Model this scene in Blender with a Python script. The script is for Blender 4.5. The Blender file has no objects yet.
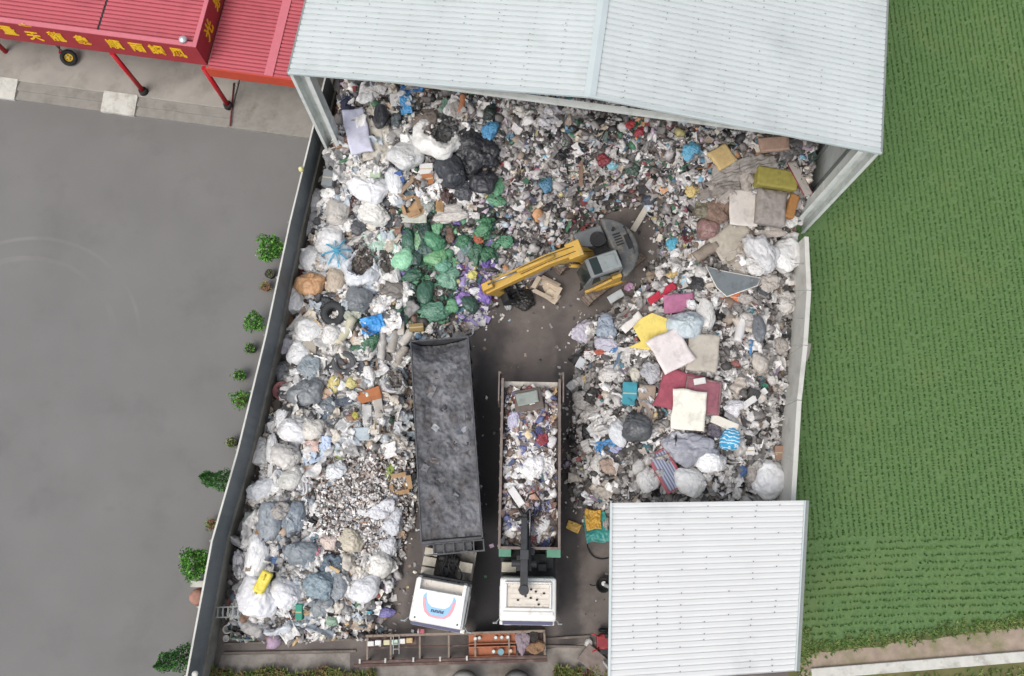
import bpy, bmesh, math, random
import numpy as np
from mathutils import Vector, Matrix, Euler, noise as mnoise

random.seed(11)
RNG = np.random.default_rng(11)
R = math.radians
scene = bpy.context.scene
COL = scene.collection

# ------------------------------------------------------------------ camera
CAM_H, CAM_TILT, CAM_F = 36.0, R(14.2), 800.0

def P(px, py, z=0.0):
    """world point at height z seen at photo pixel (px, py)"""
    u = (px - 512) / CAM_F
    v = (py - 338) / CAM_F
    dy = math.sin(CAM_TILT) - v * math.cos(CAM_TILT)
    dz = -math.cos(CAM_TILT) - v * math.sin(CAM_TILT)
    s = (z - CAM_H) / dz
    return Vector((u * s, dy * s, z))

def Qpix(x, y, z):
    z = z - CAM_H
    fw = y * math.sin(CAM_TILT) - z * math.cos(CAM_TILT)
    dn = -y * math.cos(CAM_TILT) - z * math.sin(CAM_TILT)
    return 512 + CAM_F * x / fw, 338 + CAM_F * dn / fw

cam = bpy.data.cameras.new('camera')
cam.sensor_width = 36.0
cam.lens = 36.0 * CAM_F / 1024.0
cam.clip_end = 2000
cam_o = bpy.data.objects.new('camera', cam)
COL.objects.link(cam_o)
cam_o.location = (0, 0, CAM_H)
cam_o.rotation_euler = (CAM_TILT, 0, 0)
scene.camera = cam_o

# ------------------------------------------------------------------ light
world = bpy.data.worlds.new('World')
scene.world = world
world.use_nodes = True
wn = world.node_tree
sky = wn.nodes.new('ShaderNodeTexSky')
sky.sky_type = 'NISHITA'
sky.sun_disc = False
SUN_EL, SUN_AZ = R(57), R(222)
sky.sun_elevation = SUN_EL
sky.sun_rotation = SUN_AZ
sky.air_density = 1.0
sky.dust_density = 4.0
sky.ozone_density = 1.0
bg = wn.nodes['Background']
hsv = wn.nodes.new('ShaderNodeHueSaturation')   # overcast: the cloud deck greys the sky
hsv.inputs['Saturation'].default_value = 0.42
wn.links.new(sky.outputs[0], hsv.inputs['Color'])
wn.links.new(hsv.outputs[0], bg.inputs[0])
bg.inputs[1].default_value = 0.15
sun = bpy.data.lights.new('sun', 'SUN')
sun.energy = 0.75
sun.angle = R(40)
sun.color = (1.0, 0.95, 0.87)
sun_o = bpy.data.objects.new('sun', sun)
COL.objects.link(sun_o)
sd = Vector((math.sin(SUN_AZ) * math.cos(SUN_EL), math.cos(SUN_AZ) * math.cos(SUN_EL), math.sin(SUN_EL)))
sun_o.rotation_euler = (-sd).to_track_quat('-Z', 'Y').to_euler()
sun_o.location = (0, 0, 60)
scene.view_settings.view_transform = 'Standard'
scene.view_settings.look = 'None'
scene.view_settings.exposure = 0.36
scene.view_settings.gamma = 1.0
scene.view_settings.use_curve_mapping = False

# ------------------------------------------------------------------ colours and materials
def lin(c):
    c /= 255.0
    return c / 12.92 if c <= 0.04045 else ((c + 0.055) / 1.055) ** 2.4

def hx(h, k=1.0):
    return tuple(lin(int(h[i:i + 2], 16)) * k for i in (0, 2, 4))

MATS = {}

def mat(name, col, rough=0.7, metal=0.0, var=0.18, scale=6.0, bump=0.0, bscale=30.0, dirt=None, dirt_amt=0.0,
        dscale=2.0, dist=0.02, coords='Object', ridge=0.0):
    """procedural material: base colour broken up by noise, optional patches of dirt, optional bump"""
    if name in MATS:
        return MATS[name]
    m = bpy.data.materials.new(name)
    m.use_nodes = True
    nt = m.node_tree
    N, L = nt.nodes, nt.links
    b = N['Principled BSDF']
    b.inputs['Roughness'].default_value = rough
    b.inputs['Metallic'].default_value = metal
    tc = N.new('ShaderNodeTexCoord')
    n1 = N.new('ShaderNodeTexNoise')
    n1.inputs['Scale'].default_value = scale
    n1.inputs['Detail'].default_value = 6
    L.new(tc.outputs[coords], n1.inputs['Vector'])
    r1 = N.new('ShaderNodeValToRGB')
    r1.color_ramp.elements[0].position = 0.3
    r1.color_ramp.elements[1].position = 0.7
    r1.color_ramp.elements[0].color = (*[c * (1 - var) for c in col], 1)
    r1.color_ramp.elements[1].color = (*[min(1, c * (1 + var)) for c in col], 1)
    L.new(n1.outputs[0], r1.inputs[0])
    out = r1.outputs[0]
    if dirt is not None:
        n2 = N.new('ShaderNodeTexNoise')
        n2.inputs['Scale'].default_value = dscale
        n2.inputs['Detail'].default_value = 8
        n2.inputs['Roughness'].default_value = 0.65
        L.new(tc.outputs[coords], n2.inputs['Vector'])
        r2 = N.new('ShaderNodeValToRGB')
        r2.color_ramp.elements[0].position = 0.62 - 0.3 * dirt_amt
        r2.color_ramp.elements[1].position = 0.82 - 0.3 * dirt_amt
        L.new(n2.outputs[0], r2.inputs[0])
        mx = N.new('ShaderNodeMixRGB')
        L.new(r2.outputs[0], mx.inputs[0])
        L.new(out, mx.inputs[1])
        mx.inputs[2].default_value = (*dirt, 1)
        out = mx.outputs[0]
    L.new(out, b.inputs['Base Color'])
    if bump > 0:
        n3 = N.new('ShaderNodeTexNoise')
        n3.inputs['Scale'].default_value = bscale
        n3.inputs['Detail'].default_value = 5
        n3.inputs['Distortion'].default_value = 0.6
        L.new(tc.outputs[coords], n3.inputs['Vector'])
        bp = N.new('ShaderNodeBump')
        bp.inputs['Strength'].default_value = bump
        bp.inputs['Distance'].default_value = dist
        L.new(n3.outputs[0], bp.inputs['Height'])
        L.new(bp.outputs[0], b.inputs['Normal'])
        if ridge > 0:
            n4 = N.new('ShaderNodeTexNoise')
            n4.noise_type = 'RIDGED_MULTIFRACTAL'
            n4.inputs['Scale'].default_value = bscale * 0.75
            n4.inputs['Detail'].default_value = 5
            n4.inputs['Distortion'].default_value = 1.2
            L.new(tc.outputs[coords], n4.inputs['Vector'])
            bp2 = N.new('ShaderNodeBump')
            bp2.inputs['Strength'].default_value = ridge
            bp2.inputs['Distance'].default_value = dist * 0.55
            L.new(n4.outputs[0], bp2.inputs['Height'])
            L.new(bp.outputs[0], bp2.inputs['Normal'])
            L.new(bp2.outputs[0], b.inputs['Normal'])
    MATS[name] = m
    return m

def attr_mat(name, rough=0.55, bump=0.0, bscale=25.0, two=False, spec=0.5):
    m = bpy.data.materials.new(name)
    m.use_nodes = True
    nt = m.node_tree
    N, L = nt.nodes, nt.links
    b = N['Principled BSDF']
    b.inputs['Roughness'].default_value = rough
    b.inputs['Specular IOR Level'].default_value = spec
    a = N.new('ShaderNodeAttribute')
    a.attribute_name = 'Col'
    n = N.new('ShaderNodeTexNoise')
    n.inputs['Scale'].default_value = 9
    n.inputs['Detail'].default_value = 5
    tc = N.new('ShaderNodeTexCoord')
    L.new(tc.outputs['Object'], n.inputs['Vector'])
    r = N.new('ShaderNodeMapRange')
    r.inputs[1].default_value = 0.25
    r.inputs[2].default_value = 0.75
    r.inputs[3].default_value = 0.7
    r.inputs[4].default_value = 1.2
    L.new(n.outputs[0], r.inputs[0])
    mx = N.new('ShaderNodeMixRGB')
    mx.blend_type = 'MULTIPLY'
    mx.inputs[0].default_value = 1
    L.new(a.outputs['Color'], mx.inputs[1])
    L.new(r.outputs[0], mx.inputs[2])
    L.new(mx.outputs[0], b.inputs['Base Color'])
    if bump:
        n3 = N.new('ShaderNodeTexNoise')
        n3.inputs['Scale'].default_value = bscale
        L.new(tc.outputs['Object'], n3.inputs['Vector'])
        bp = N.new('ShaderNodeBump')
        bp.inputs['Strength'].default_value = bump
        bp.inputs['Distance'].default_value = 0.03
        L.new(n3.outputs[0], bp.inputs['Height'])
        L.new(bp.outputs[0], b.inputs['Normal'])
    return m

# ------------------------------------------------------------------ object helpers
def tag(o, label=None, cat=None, group=None, kind=None):
    if label: o['label'] = label
    if cat: o['category'] = cat
    if group: o['group'] = group
    if kind: o['kind'] = kind
    return o

def link(name, me, parent=None, m=None):
    o = bpy.data.objects.new(name, me)
    COL.objects.link(o)
    if parent: o.parent = parent
    if m is not None:
        me.materials.append(m)
    return o

def empty(name, loc, rz=0.0):
    o = bpy.data.objects.new(name, None)
    COL.objects.link(o)
    o.location = loc
    o.rotation_euler = (0, 0, rz)
    o.empty_display_size = 0.3
    return o

class MB:
    def __init__(s):
        s.v, s.f, s.sm = [], [], []

    def add(s, vs, fs, smooth=False):
        k = len(s.v)
        s.v.extend([tuple(v) for v in vs])
        s.f.extend([tuple(i + k for i in f) for f in fs])
        s.sm.extend([smooth] * len(fs))
        return s

    def box(s, c, size, rot=None):
        x, y, z = [a / 2 for a in size]
        vs = [Vector((sx * x, sy * y, sz * z)) for sx in (-1, 1) for sy in (-1, 1) for sz in (-1, 1)]
        if rot is not None:
            vs = [rot @ v for v in vs]
        c = Vector(c)
        vs = [v + c for v in vs]
        return s.add(vs, [(0, 1, 3, 2), (4, 6, 7, 5), (0, 4, 5, 1), (2, 3, 7, 6), (0, 2, 6, 4), (1, 5, 7, 3)])

    def bx(s, x0, x1, y0, y1, z0, z1):
        return s.box(((x0 + x1) / 2, (y0 + y1) / 2, (z0 + z1) / 2), (x1 - x0, y1 - y0, z1 - z0))

    def beam(s, p0, p1, w, h, up=(0, 0, 1)):
        p0, p1 = Vector(p0), Vector(p1)
        d = (p1 - p0)
        ln = d.length
        x = d.normalized()
        y = Vector(up).cross(x)
        if y.length < 1e-4: y = Vector((0, 1, 0)).cross(x)
        y.normalize()
        z = x.cross(y)
        return s.box((p0 + p1) / 2, (ln, w, h), Matrix((x, y, z)).transposed())

    def ring_tube(s, pts, rs, n=10, cap=True, closed=False):
        pts = [Vector(p) for p in pts]
        if not hasattr(rs, '__len__'): rs = [rs] * len(pts)
        if len(pts) > 3 and not closed and all(abs(p.x) + abs(p.y) < 1e-6 for p in pts):
            return s.lathe([(r, p.z) for r, p in zip(rs, pts)], n)
        vs, fs = [], []
        up = Vector((0, 0, 1))
        prev = None
        m = len(pts)
        for i, p in enumerate(pts):
            if closed:
                d = pts[(i + 1) % m] - pts[i - 1]
            else:
                d = pts[min(i + 1, m - 1)] - pts[max(i - 1, 0)]
            d.normalize()
            a = prev if prev is not None else (up if abs(d.z) < 0.9 else Vector((1, 0, 0)))
            u = (a - d * a.dot(d)).normalized()
            prev = u
            w = d.cross(u)
            for k in range(n):
                t = 2 * math.pi * k / n
                vs.append(p + (u * math.cos(t) + w * math.sin(t)) * rs[i])
        for i in range(m if closed else m - 1):
            j = (i + 1) % m
            for k in range(n):
                k2 = (k + 1) % n
                fs.append((i * n + k, i * n + k2, j * n + k2, j * n + k))
        s.add(vs, fs, True)
        if cap and not closed:
            k0 = len(s.v) - len(vs)
            s.f.append(tuple(k0 + k for k in reversed(range(n))))
            s.f.append(tuple(k0 + (m - 1) * n + k for k in range(n)))
            s.sm.extend([False, False])
        return s

    def lathe(s, prof, n=18):
        vs = [(r * math.cos(2 * math.pi * k / n), r * math.sin(2 * math.pi * k / n), z) for r, z in prof for k in range(n)]
        m = len(prof)
        fs = [(i * n + k, i * n + (k + 1) % n, (i + 1) * n + (k + 1) % n, (i + 1) * n + k) for i in range(m - 1) for k in range(n)]
        k0 = len(s.v)
        s.add(vs, fs, True)
        s.f.append(tuple(k0 + k for k in reversed(range(n)))); s.sm.append(False)
        s.f.append(tuple(k0 + (m - 1) * n + k for k in range(n))); s.sm.append(False)
        return s

    def cyl(s, p0, p1, r0, r1=None, n=14):
        return s.ring_tube([p0, p1], [r0, r0 if r1 is None else r1], n)

    def prism(s, poly, a0, a1, axis='z'):
        n = len(poly)
        def mk(p, a):
            if axis == 'z': return (p[0], p[1], a)
            if axis == 'y': return (p[0], a, p[1])
            return (a, p[0], p[1])
        vs = [mk(p, a0) for p in poly] + [mk(p, a1) for p in poly]
        fs = [tuple(range(n)), tuple(reversed(range(n, 2 * n)))]
        fs += [(i, i + n, (i + 1) % n + n, (i + 1) % n) for i in range(n)]
        return s.add(vs, fs)

    def torus(s, c, Rr, r, axis='z', n=28, k=10, flat=1.0):
        vs, fs = [], []
        for i in range(n):
            a = 2 * math.pi * i / n
            for j in range(k):
                b = 2 * math.pi * j / k
                rr = Rr + r * math.cos(b)
                h = r * flat * math.sin(b)
                if axis == 'z': v = (rr * math.cos(a), rr * math.sin(a), h)
                elif axis == 'y': v = (rr * math.cos(a), h, rr * math.sin(a))
                else: v = (h, rr * math.cos(a), rr * math.sin(a))
                vs.append(Vector(v) + Vector(c))
        for i in range(n):
            for j in range(k):
                fs.append((i * k + j, ((i + 1) % n) * k + j, ((i + 1) % n) * k + (j + 1) % k, i * k + (j + 1) % k))
        return s.add(vs, fs, True)

    def grid(s, fn, nu, nv, smooth=True):
        vs = [fn(i / nu, j / nv) for i in range(nu + 1) for j in range(nv + 1)]
        fs = [(i * (nv + 1) + j, (i + 1) * (nv + 1) + j, (i + 1) * (nv + 1) + j + 1, i * (nv + 1) + j + 1)
              for i in range(nu) for j in range(nv)]
        return s.add(vs, fs, smooth)

    def mesh(s, name):
        me = bpy.data.meshes.new(name)
        me.from_pydata(s.v, [], s.f)
        me.polygons.foreach_set('use_smooth', s.sm)
        bm = bmesh.new()
        bm.from_mesh(me)
        bmesh.ops.recalc_face_normals(bm, faces=bm.faces)
        bm.to_mesh(me)
        bm.free()
        return me

    def build(s, name, m=None, parent=None, loc=None, bevel=0.0, seg=2):
        o = link(name, s.mesh(name), parent, m)
        if loc is not None: o.location = loc
        if bevel > 0:
            md = o.modifiers.new('bevel', 'BEVEL')
            md.width = bevel
            md.segments = seg
            md.limit_method = 'ANGLE'
            md.angle_limit = R(40)
        return o

def np_mesh(name, V, F, C=None, smooth=False):
    """V (n,3), F list of index arrays (all tris or all quads), C (n,3) point colours"""
    me = bpy.data.meshes.new(name)
    me.vertices.add(len(V))
    me.vertices.foreach_set('co', np.asarray(V, np.float32).ravel())
    nl = sum(f.size for f in F)
    npoly = sum(len(f) for f in F)
    me.loops.add(nl)
    me.polygons.add(npoly)
    me.loops.foreach_set('vertex_index', np.concatenate([f.ravel() for f in F]).astype(np.int32))
    st, tot = [], 0
    for f in F:
        st.append(tot + np.arange(len(f)) * f.shape[1])
        tot += f.size
    me.polygons.foreach_set('loop_start', np.concatenate(st).astype(np.int32))
    if smooth is True:
        me.polygons.foreach_set('use_smooth', np.ones(npoly, bool))
    elif smooth is not False:
        me.polygons.foreach_set('use_smooth', np.asarray(smooth, bool))
    me.update(calc_edges=True)
    if C is not None:
        a = me.color_attributes.new('Col', 'FLOAT_COLOR', 'POINT')
        cc = np.ones((len(V), 4), np.float32)
        cc[:, :3] = C
        a.data.foreach_set('color', cc.ravel())
    me.validate()
    return me

def fbm(x, y, z=0.0, o=4):
    return mnoise.fractal(Vector((x, y, z)), 0.6, 2.1, o)

# ================================================================== SETTING
def sheet_poly(name, pts, z, m):
    me = bpy.data.meshes.new(name)
    me.from_pydata([(p[0], p[1], z) for p in pts], [], [tuple(range(len(pts)))])
    o = link(name, me, None, m)
    return tag(o, kind='structure')

def XY(px, py, z=0.0):
    p = P(px, py, z)
    return (p.x, p.y)

# fence line (top edge of the metal sheet at 2.6 m)
FZ = 2.6
FPX = [(313, 128), (290, 222), (266, 335), (238, 450), (212, 541), (186, 680)]
FENCE = [P(a, b, FZ).xy for a, b in FPX]
d0 = (FENCE[0] - FENCE[1]).normalized()
d1 = (FENCE[-1] - FENCE[-2]).normalized()
FENCE = [FENCE[0] + d0 * 3.0] + FENCE[1:-1] + [FENCE[-1] + d1 * 5]

# right concrete wall (top outer edge at 2.6 m)
WPX = [(809, 236, 2.6), (811.5, 290, 2.6), (808, 345, 2.6), (802, 400, 2.6), (796, 500, 2.6)]
WALL = [P(a, b, c).xy for a, b, c in WPX]

m_lot = mat('lot asphalt', hx('757472'), 0.9, var=0.06, scale=0.35, bump=0.25, bscale=60, dirt=hx('6b6a68'), dirt_amt=0.3, dscale=0.3)
# worn turning circles scuffed into the asphalt
nt = m_lot.node_tree
bs = nt.nodes['Principled BSDF']
src = bs.inputs['Base Color'].links[0].from_socket
tc = nt.nodes.new('ShaderNodeTexCoord')
acc = None
for (cx, cy, rad, wd) in ((15, 352, 4.55, 0.05), (18, 352, 5.6, 0.05), (12, 356, 4.85, 0.03)):
    c = P(cx, cy, 0)
    dn = nt.nodes.new('ShaderNodeVectorMath'); dn.operation = 'DISTANCE'
    nt.links.new(tc.outputs['Object'], dn.inputs[0]); dn.inputs[1].default_value = (c.x, c.y, 0.004)
    s1 = nt.nodes.new('ShaderNodeMath'); s1.operation = 'SUBTRACT'; s1.inputs[1].default_value = rad
    nt.links.new(dn.outputs['Value'], s1.inputs[0])
    s2 = nt.nodes.new('ShaderNodeMath'); s2.operation = 'ABSOLUTE'; nt.links.new(s1.outputs[0], s2.inputs[0])
    mr = nt.nodes.new('ShaderNodeMapRange'); mr.inputs[1].default_value = wd; mr.inputs[2].default_value = wd * 2.2
    mr.inputs[3].default_value = 1; mr.inputs[4].default_value = 0
    nt.links.new(s2.outputs[0], mr.inputs[0])
    if acc is None: acc = mr.outputs[0]
    else:
        ad = nt.nodes.new('ShaderNodeMath'); ad.operation = 'MAXIMUM'
        nt.links.new(acc, ad.inputs[0]); nt.links.new(mr.outputs[0], ad.inputs[1]); acc = ad.outputs[0]
nz = nt.nodes.new('ShaderNodeTexNoise'); nz.inputs['Scale'].default_value = 0.28; nz.inputs['Detail'].default_value = 6
nt.links.new(tc.outputs['Object'], nz.inputs['Vector'])
rr = nt.nodes.new('ShaderNodeMapRange'); rr.inputs[1].default_value = 0.40; rr.inputs[2].default_value = 0.62; rr.inputs[4].default_value = 0.12
nt.links.new(nz.outputs[0], rr.inputs[0])
sy_ = nt.nodes.new('ShaderNodeSeparateXYZ'); nt.links.new(tc.outputs['Object'], sy_.inputs[0])
ym = nt.nodes.new('ShaderNodeMapRange'); ym.inputs[1].default_value = 9.0; ym.inputs[2].default_value = 10.5
nt.links.new(sy_.outputs[1], ym.inputs[0])
yk = nt.nodes.new('ShaderNodeMath'); yk.operation = 'MULTIPLY'; nt.links.new(acc, yk.inputs[0]); nt.links.new(ym.outputs[0], yk.inputs[1]); acc = yk.outputs[0]
ml = nt.nodes.new('ShaderNodeMath'); ml.operation = 'MULTIPLY'
nt.links.new(acc, ml.inputs[0]); nt.links.new(rr.outputs[0], ml.inputs[1])
mx = nt.nodes.new('ShaderNodeMixRGB'); mx.inputs[2].default_value = (*hx('b4b0ac'), 1)
nt.links.new(ml.outputs[0], mx.inputs[0]); nt.links.new(src, mx.inputs[1]); nt.links.new(mx.outputs[0], bs.inputs['Base Color'])

m_yard = mat('yard floor', hx('6b635e'), 0.8, var=0.25, scale=0.8, bump=0.5, bscale=14, dirt=hx('514a46'), dirt_amt=0.45, dscale=0.5)
nt = m_yard.node_tree
bs = nt.nodes['Principled BSDF']
src = bs.inputs['Base Color'].links[0].from_socket
tc = nt.nodes.new('ShaderNodeTexCoord')
sx = nt.nodes.new('ShaderNodeSeparateXYZ'); nt.links.new(tc.outputs['Object'], sx.inputs[0])
wob = nt.nodes.new('ShaderNodeTexNoise'); wob.inputs['Scale'].default_value = 0.9; wob.inputs['Detail'].default_value = 5
nt.links.new(tc.outputs['Object'], wob.inputs['Vector'])
def mth(op, a, b):
    n = nt.nodes.new('ShaderNodeMath'); n.operation = op
    for i, v in enumerate((a, b)):
        if hasattr(v, 'links') or not isinstance(v, (int, float)): nt.links.new(v, n.inputs[i])
        else: n.inputs[i].default_value = v
    return n.outputs[0]
def mrange(v, a, b, c, d):
    n = nt.nodes.new('ShaderNodeMapRange'); n.interpolation_type = 'SMOOTHSTEP'
    nt.links.new(v, n.inputs[0])
    for i, k in enumerate((a, b, c, d)): n.inputs[i + 1].default_value = k
    return n.outputs[0]
# oily wheel lanes driven into the floor where the trucks stand and turn
lane = None
for cx, hw_, amt in ((-1.05, 1.0, 0.95), (2.45, 0.6, 0.7), (-4.1, 0.4, 0.35)):
    dx_ = mth('ABSOLUTE', mth('ADD', mth('SUBTRACT', sx.outputs[0], cx), mth('MULTIPLY', mth('SUBTRACT', wob.outputs[0], 0.5), 1.3)), 0)
    m1 = mrange(dx_, hw_ * 0.45, hw_ * 1.15, amt, 0.0)
    lane = m1 if lane is None else mth('MAXIMUM', lane, m1)
lane = mth('MULTIPLY', lane, mrange(mth('ADD', sx.outputs[1], mth('MULTIPLY', wob.outputs[0], 3)), 7.5, 12.5, 1.0, 0.15))
mxl = nt.nodes.new('ShaderNodeMixRGB'); mxl.inputs[2].default_value = (*hx('2e2d2f'), 1)
nt.links.new(lane, mxl.inputs[0]); nt.links.new(src, mxl.inputs[1]); nt.links.new(mxl.outputs[0], bs.inputs['Base Color'])
m_conc = mat('concrete', hx('807d74'), 0.9, var=0.14, scale=1.6, bump=0.3, bscale=30, dirt=hx('645f55'), dirt_amt=0.45, dscale=0.9)
m_conc_pale = mat('pale concrete', hx('c6c5be'), 0.85, var=0.06, scale=1.2, bump=0.25, bscale=26, dirt=hx('a9a79f'), dirt_amt=0.35, dscale=0.8)
m_conc_white = mat('white concrete', hx('c4c3bb'), 0.85, var=0.08, scale=3, bump=0.3, bscale=22, dirt=hx('9d9a90'), dirt_amt=0.4, dscale=2)
m_slab = mat('worn slab', hx('8d8780'), 0.9, var=0.2, scale=1.4, bump=0.3, bscale=22, dirt=hx('6d665f'), dirt_amt=0.6, dscale=1.1)
m_soil = mat('soil', hx('6f6a45'), 0.95, var=0.3, scale=0.5, bump=0.5, bscale=8, dirt=hx('4f5a33'), dirt_amt=0.6, dscale=0.3)
m_field = mat('wet field', hx('597546'), 0.9, var=0.22, scale=9.0, bump=0.5, bscale=20, dirt=hx('65794a'), dirt_amt=0.34, dscale=0.22)
m_path = mat('dirt path', hx('9b8b7c'), 0.95, var=0.2, scale=2, bump=0.5, bscale=9, dirt=hx('7f7a5c'), dirt_amt=0.5, dscale=1.1)

ground = sheet_poly('ground', [(-300, -300), (300, -300), (300, 300), (-300, 300)], 0.0, m_soil)
lotpts = [(-70, -45)] + [tuple(p) for p in reversed(FENCE)]
lotpts = [(-70, 60), (-70, -45), (FENCE[-1].x, -45)] + [tuple(p) for p in reversed(FENCE)] + [(FENCE[0].x, 60)]
sheet_poly('parking_lot', lotpts, 0.004, m_lot)
yardpts = [tuple(p) for p in FENCE] + [(FENCE[-1].x, -16), (11.4, -16), (11.6, -5)] + [tuple(p) for p in reversed(WALL)] + [(16.5, 40), (-6, 40)]
sheet_poly('yard_floor', yardpts, 0.004, m_yard)
sheet_poly('concrete_apron', [XY(360, 664), XY(470, 661), XY(606, 640), XY(640, 640), XY(640, 900), XY(330, 900)], 0.008, m_slab)
sheet_poly('concrete_strip', [XY(222, 655), XY(350, 653), XY(350, 676), XY(215, 676)], 0.008, m_slab)
fieldpts = [(11.7, -4.3)] + [tuple(p) for p in reversed(WALL)] + [(17.5, 40), (17.5, 90), (90, 90), (90, 4.5), (34, -1.6), XY(1024, 621), XY(960, 632), XY(905, 636), XY(860, 645), XY(800, 650)]
sheet_poly('rice_field', fieldpts, 0.004, m_field)
sheet_poly('dirt_path', [XY(800, 690), XY(796, 651), XY(830, 652), XY(860, 648), XY(880, 647), XY(905, 639), XY(930, 640), XY(960, 634), XY(990, 632), XY(1024, 624), XY(1300, 590), XY(1300, 640), XY(1024, 660), XY(810, 676)], 0.008, m_path)
ditch = MB()
a, b_ = P(812, 674, 0.12), P(1400, 626, 0.12)
ditch.beam((a.x, a.y, 0.06), (b_.x, b_.y, 0.06), 0.42, 0.16)
tag(ditch.build('irrigation_kerb', m_conc_white, bevel=0.02), kind='structure')

# ---- rice rows
def leaf_tufts(name, pts, blades, h, spread, cols, m, wid=0.012, seed=1):
    rg = np.random.default_rng(seed)
    n = len(pts)
    pts = np.asarray(pts)
    nb = blades
    base = np.repeat(pts, nb, 0) + np.c_[rg.normal(0, 0.015, (n * nb, 2)), np.zeros(n * nb)]
    az = rg.uniform(0, 2 * np.pi, n * nb)
    hh = h * rg.uniform(0.6, 1.25, n * nb)
    sp = spread * rg.uniform(0.3, 1.2, n * nb)
    d = np.c_[np.cos(az), np.sin(az), np.zeros_like(az)]
    s = np.c_[-np.sin(az), np.cos(az), np.zeros_like(az)] * wid
    mid = base + d * (sp * 0.45)[:, None] + np.c_[np.zeros_like(hh), np.zeros_like(hh), hh * 0.75]
    tip = base + d * sp[:, None] + np.c_[np.zeros_like(hh), np.zeros_like(hh), hh]
    V = np.stack([base - s, base + s, mid + s, mid - s, tip], 1).reshape(-1, 3)
    k = np.arange(n * nb)[:, None] * 5
    F = [k + np.array([[0, 1, 2, 3]]), k + np.array([[3, 2, 4]])]
    cols = np.array(cols)
    ci = np.repeat(rg.integers(0, len(cols), n), nb)
    C = cols[ci] * rg.uniform(0.75, 1.25, (n * nb, 1))
    me = np_mesh(name, V, F, np.repeat(C, 5, 0))
    return link(name, me, None, m)

m_leaf = attr_mat('leaf', 0.6, spec=0.25)
pts = []
rg = np.random.default_rng(3)
wallx = lambda y: np.interp(y, [WALL[-1].y, WALL[3].y, WALL[2].y, WALL[1].y, WALL[0].y, 18], [WALL[-1].x, WALL[3].x, WALL[2].x, WALL[1].x, WALL[0].x, 14.3])
x = 11.9
while x < 34:
    y = 0.2
    while y < 33:
        xx = x + 0.02 * math.sin(y * 0.25 + x * 0.2) + rg.normal(0, 0.008)
        if xx > wallx(y) + 0.12 and rg.random() > 0.06 and not (y > 14.5 and xx < 15.0):
            pts.append((xx, y + rg.normal(0, 0.02), 0.0))
        y += 0.13
    x += 0.255
e0, e1 = XY(800, 648), XY(1024, 619)
EDGE = lambda x: e0[1] + (e1[1] - e0[1]) * (x - e0[0]) / (e1[0] - e0[0]) + 0.1 * math.sin(x * 1.7) + 0.07 * math.sin(x * 4.1)
y = 0.0
while y > -4.6:
    x = 11.75
    while x < 34:
        yy = y + 0.05 * math.sin(x * 0.5) + 0.045 * (x - 12) * (1 if y > -2 else 0.9)
        if yy < 0.15 and rg.random() > 0.12 and yy > EDGE(x) + 0.1:
            pts.append((x + rg.normal(0, 0.03), yy + rg.normal(0, 0.02), 0.0))
        x += 0.13
    y -= 0.30
rice = leaf_tufts('rice_seedlings', pts, 6, 0.13, 0.055, [hx('4a7336'), hx('527b3b'), hx('446b32'), hx('5c8442'), hx('648b46')], m_leaf, 0.013, 4)
tag(rice, 'rows of young green rice seedlings in the field beside the yard', 'crop', kind='stuff')
# weeds on the verges
pts = []
for _ in range(900):
    px = rg.uniform(800, 1040); k = rg.random()
    if k < 0.5:
        py = rg.normal(650 - 0.13 * (px - 800), 3.5)
    elif k < 0.85:
        py = 690 - 0.085 * (px - 812) + abs(rg.normal(0, 14)) - 8
        if py < 684 - 0.085 * (px - 812): continue
    else:
        px, py = rg.normal(802, 4), rg.normal(652, 12)
    p = P(px, py, 0)
    pts.append((p.x, p.y, 0.0))
weeds = leaf_tufts('grass', pts, 7, 0.1, 0.13, [hx('5b7a3a'), hx('7c8a50'), hx('5a6a38')], m_leaf, 0.018, 5)
tag(weeds, 'short weeds along the dirt path at the field edge', 'grass', kind='stuff')
pts = []
for _ in range(420):
    px = rg.uniform(190, 375); py = 676 + abs(rg.normal(0, 9)) - 5 + 3 * math.sin(px * 0.11)
    p = P(px, py, 0); pts.append((p.x, p.y, 0.0))
for _ in range(160):
    px = rg.uniform(555, 612); py = rg.uniform(668, 690)
    p = P(px, py, 0); pts.append((p.x, p.y, 0.0))
hedge = leaf_tufts('ground_cover', pts, 8, 0.32, 0.25, [hx('6b7a40'), hx('5b6c3a'), hx('7d7a4a'), hx('7a5f4a')], m_leaf, 0.03, 6)
tag(hedge, 'overgrown weeds along the bottom edge of the yard', 'weeds', kind='stuff')

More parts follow.
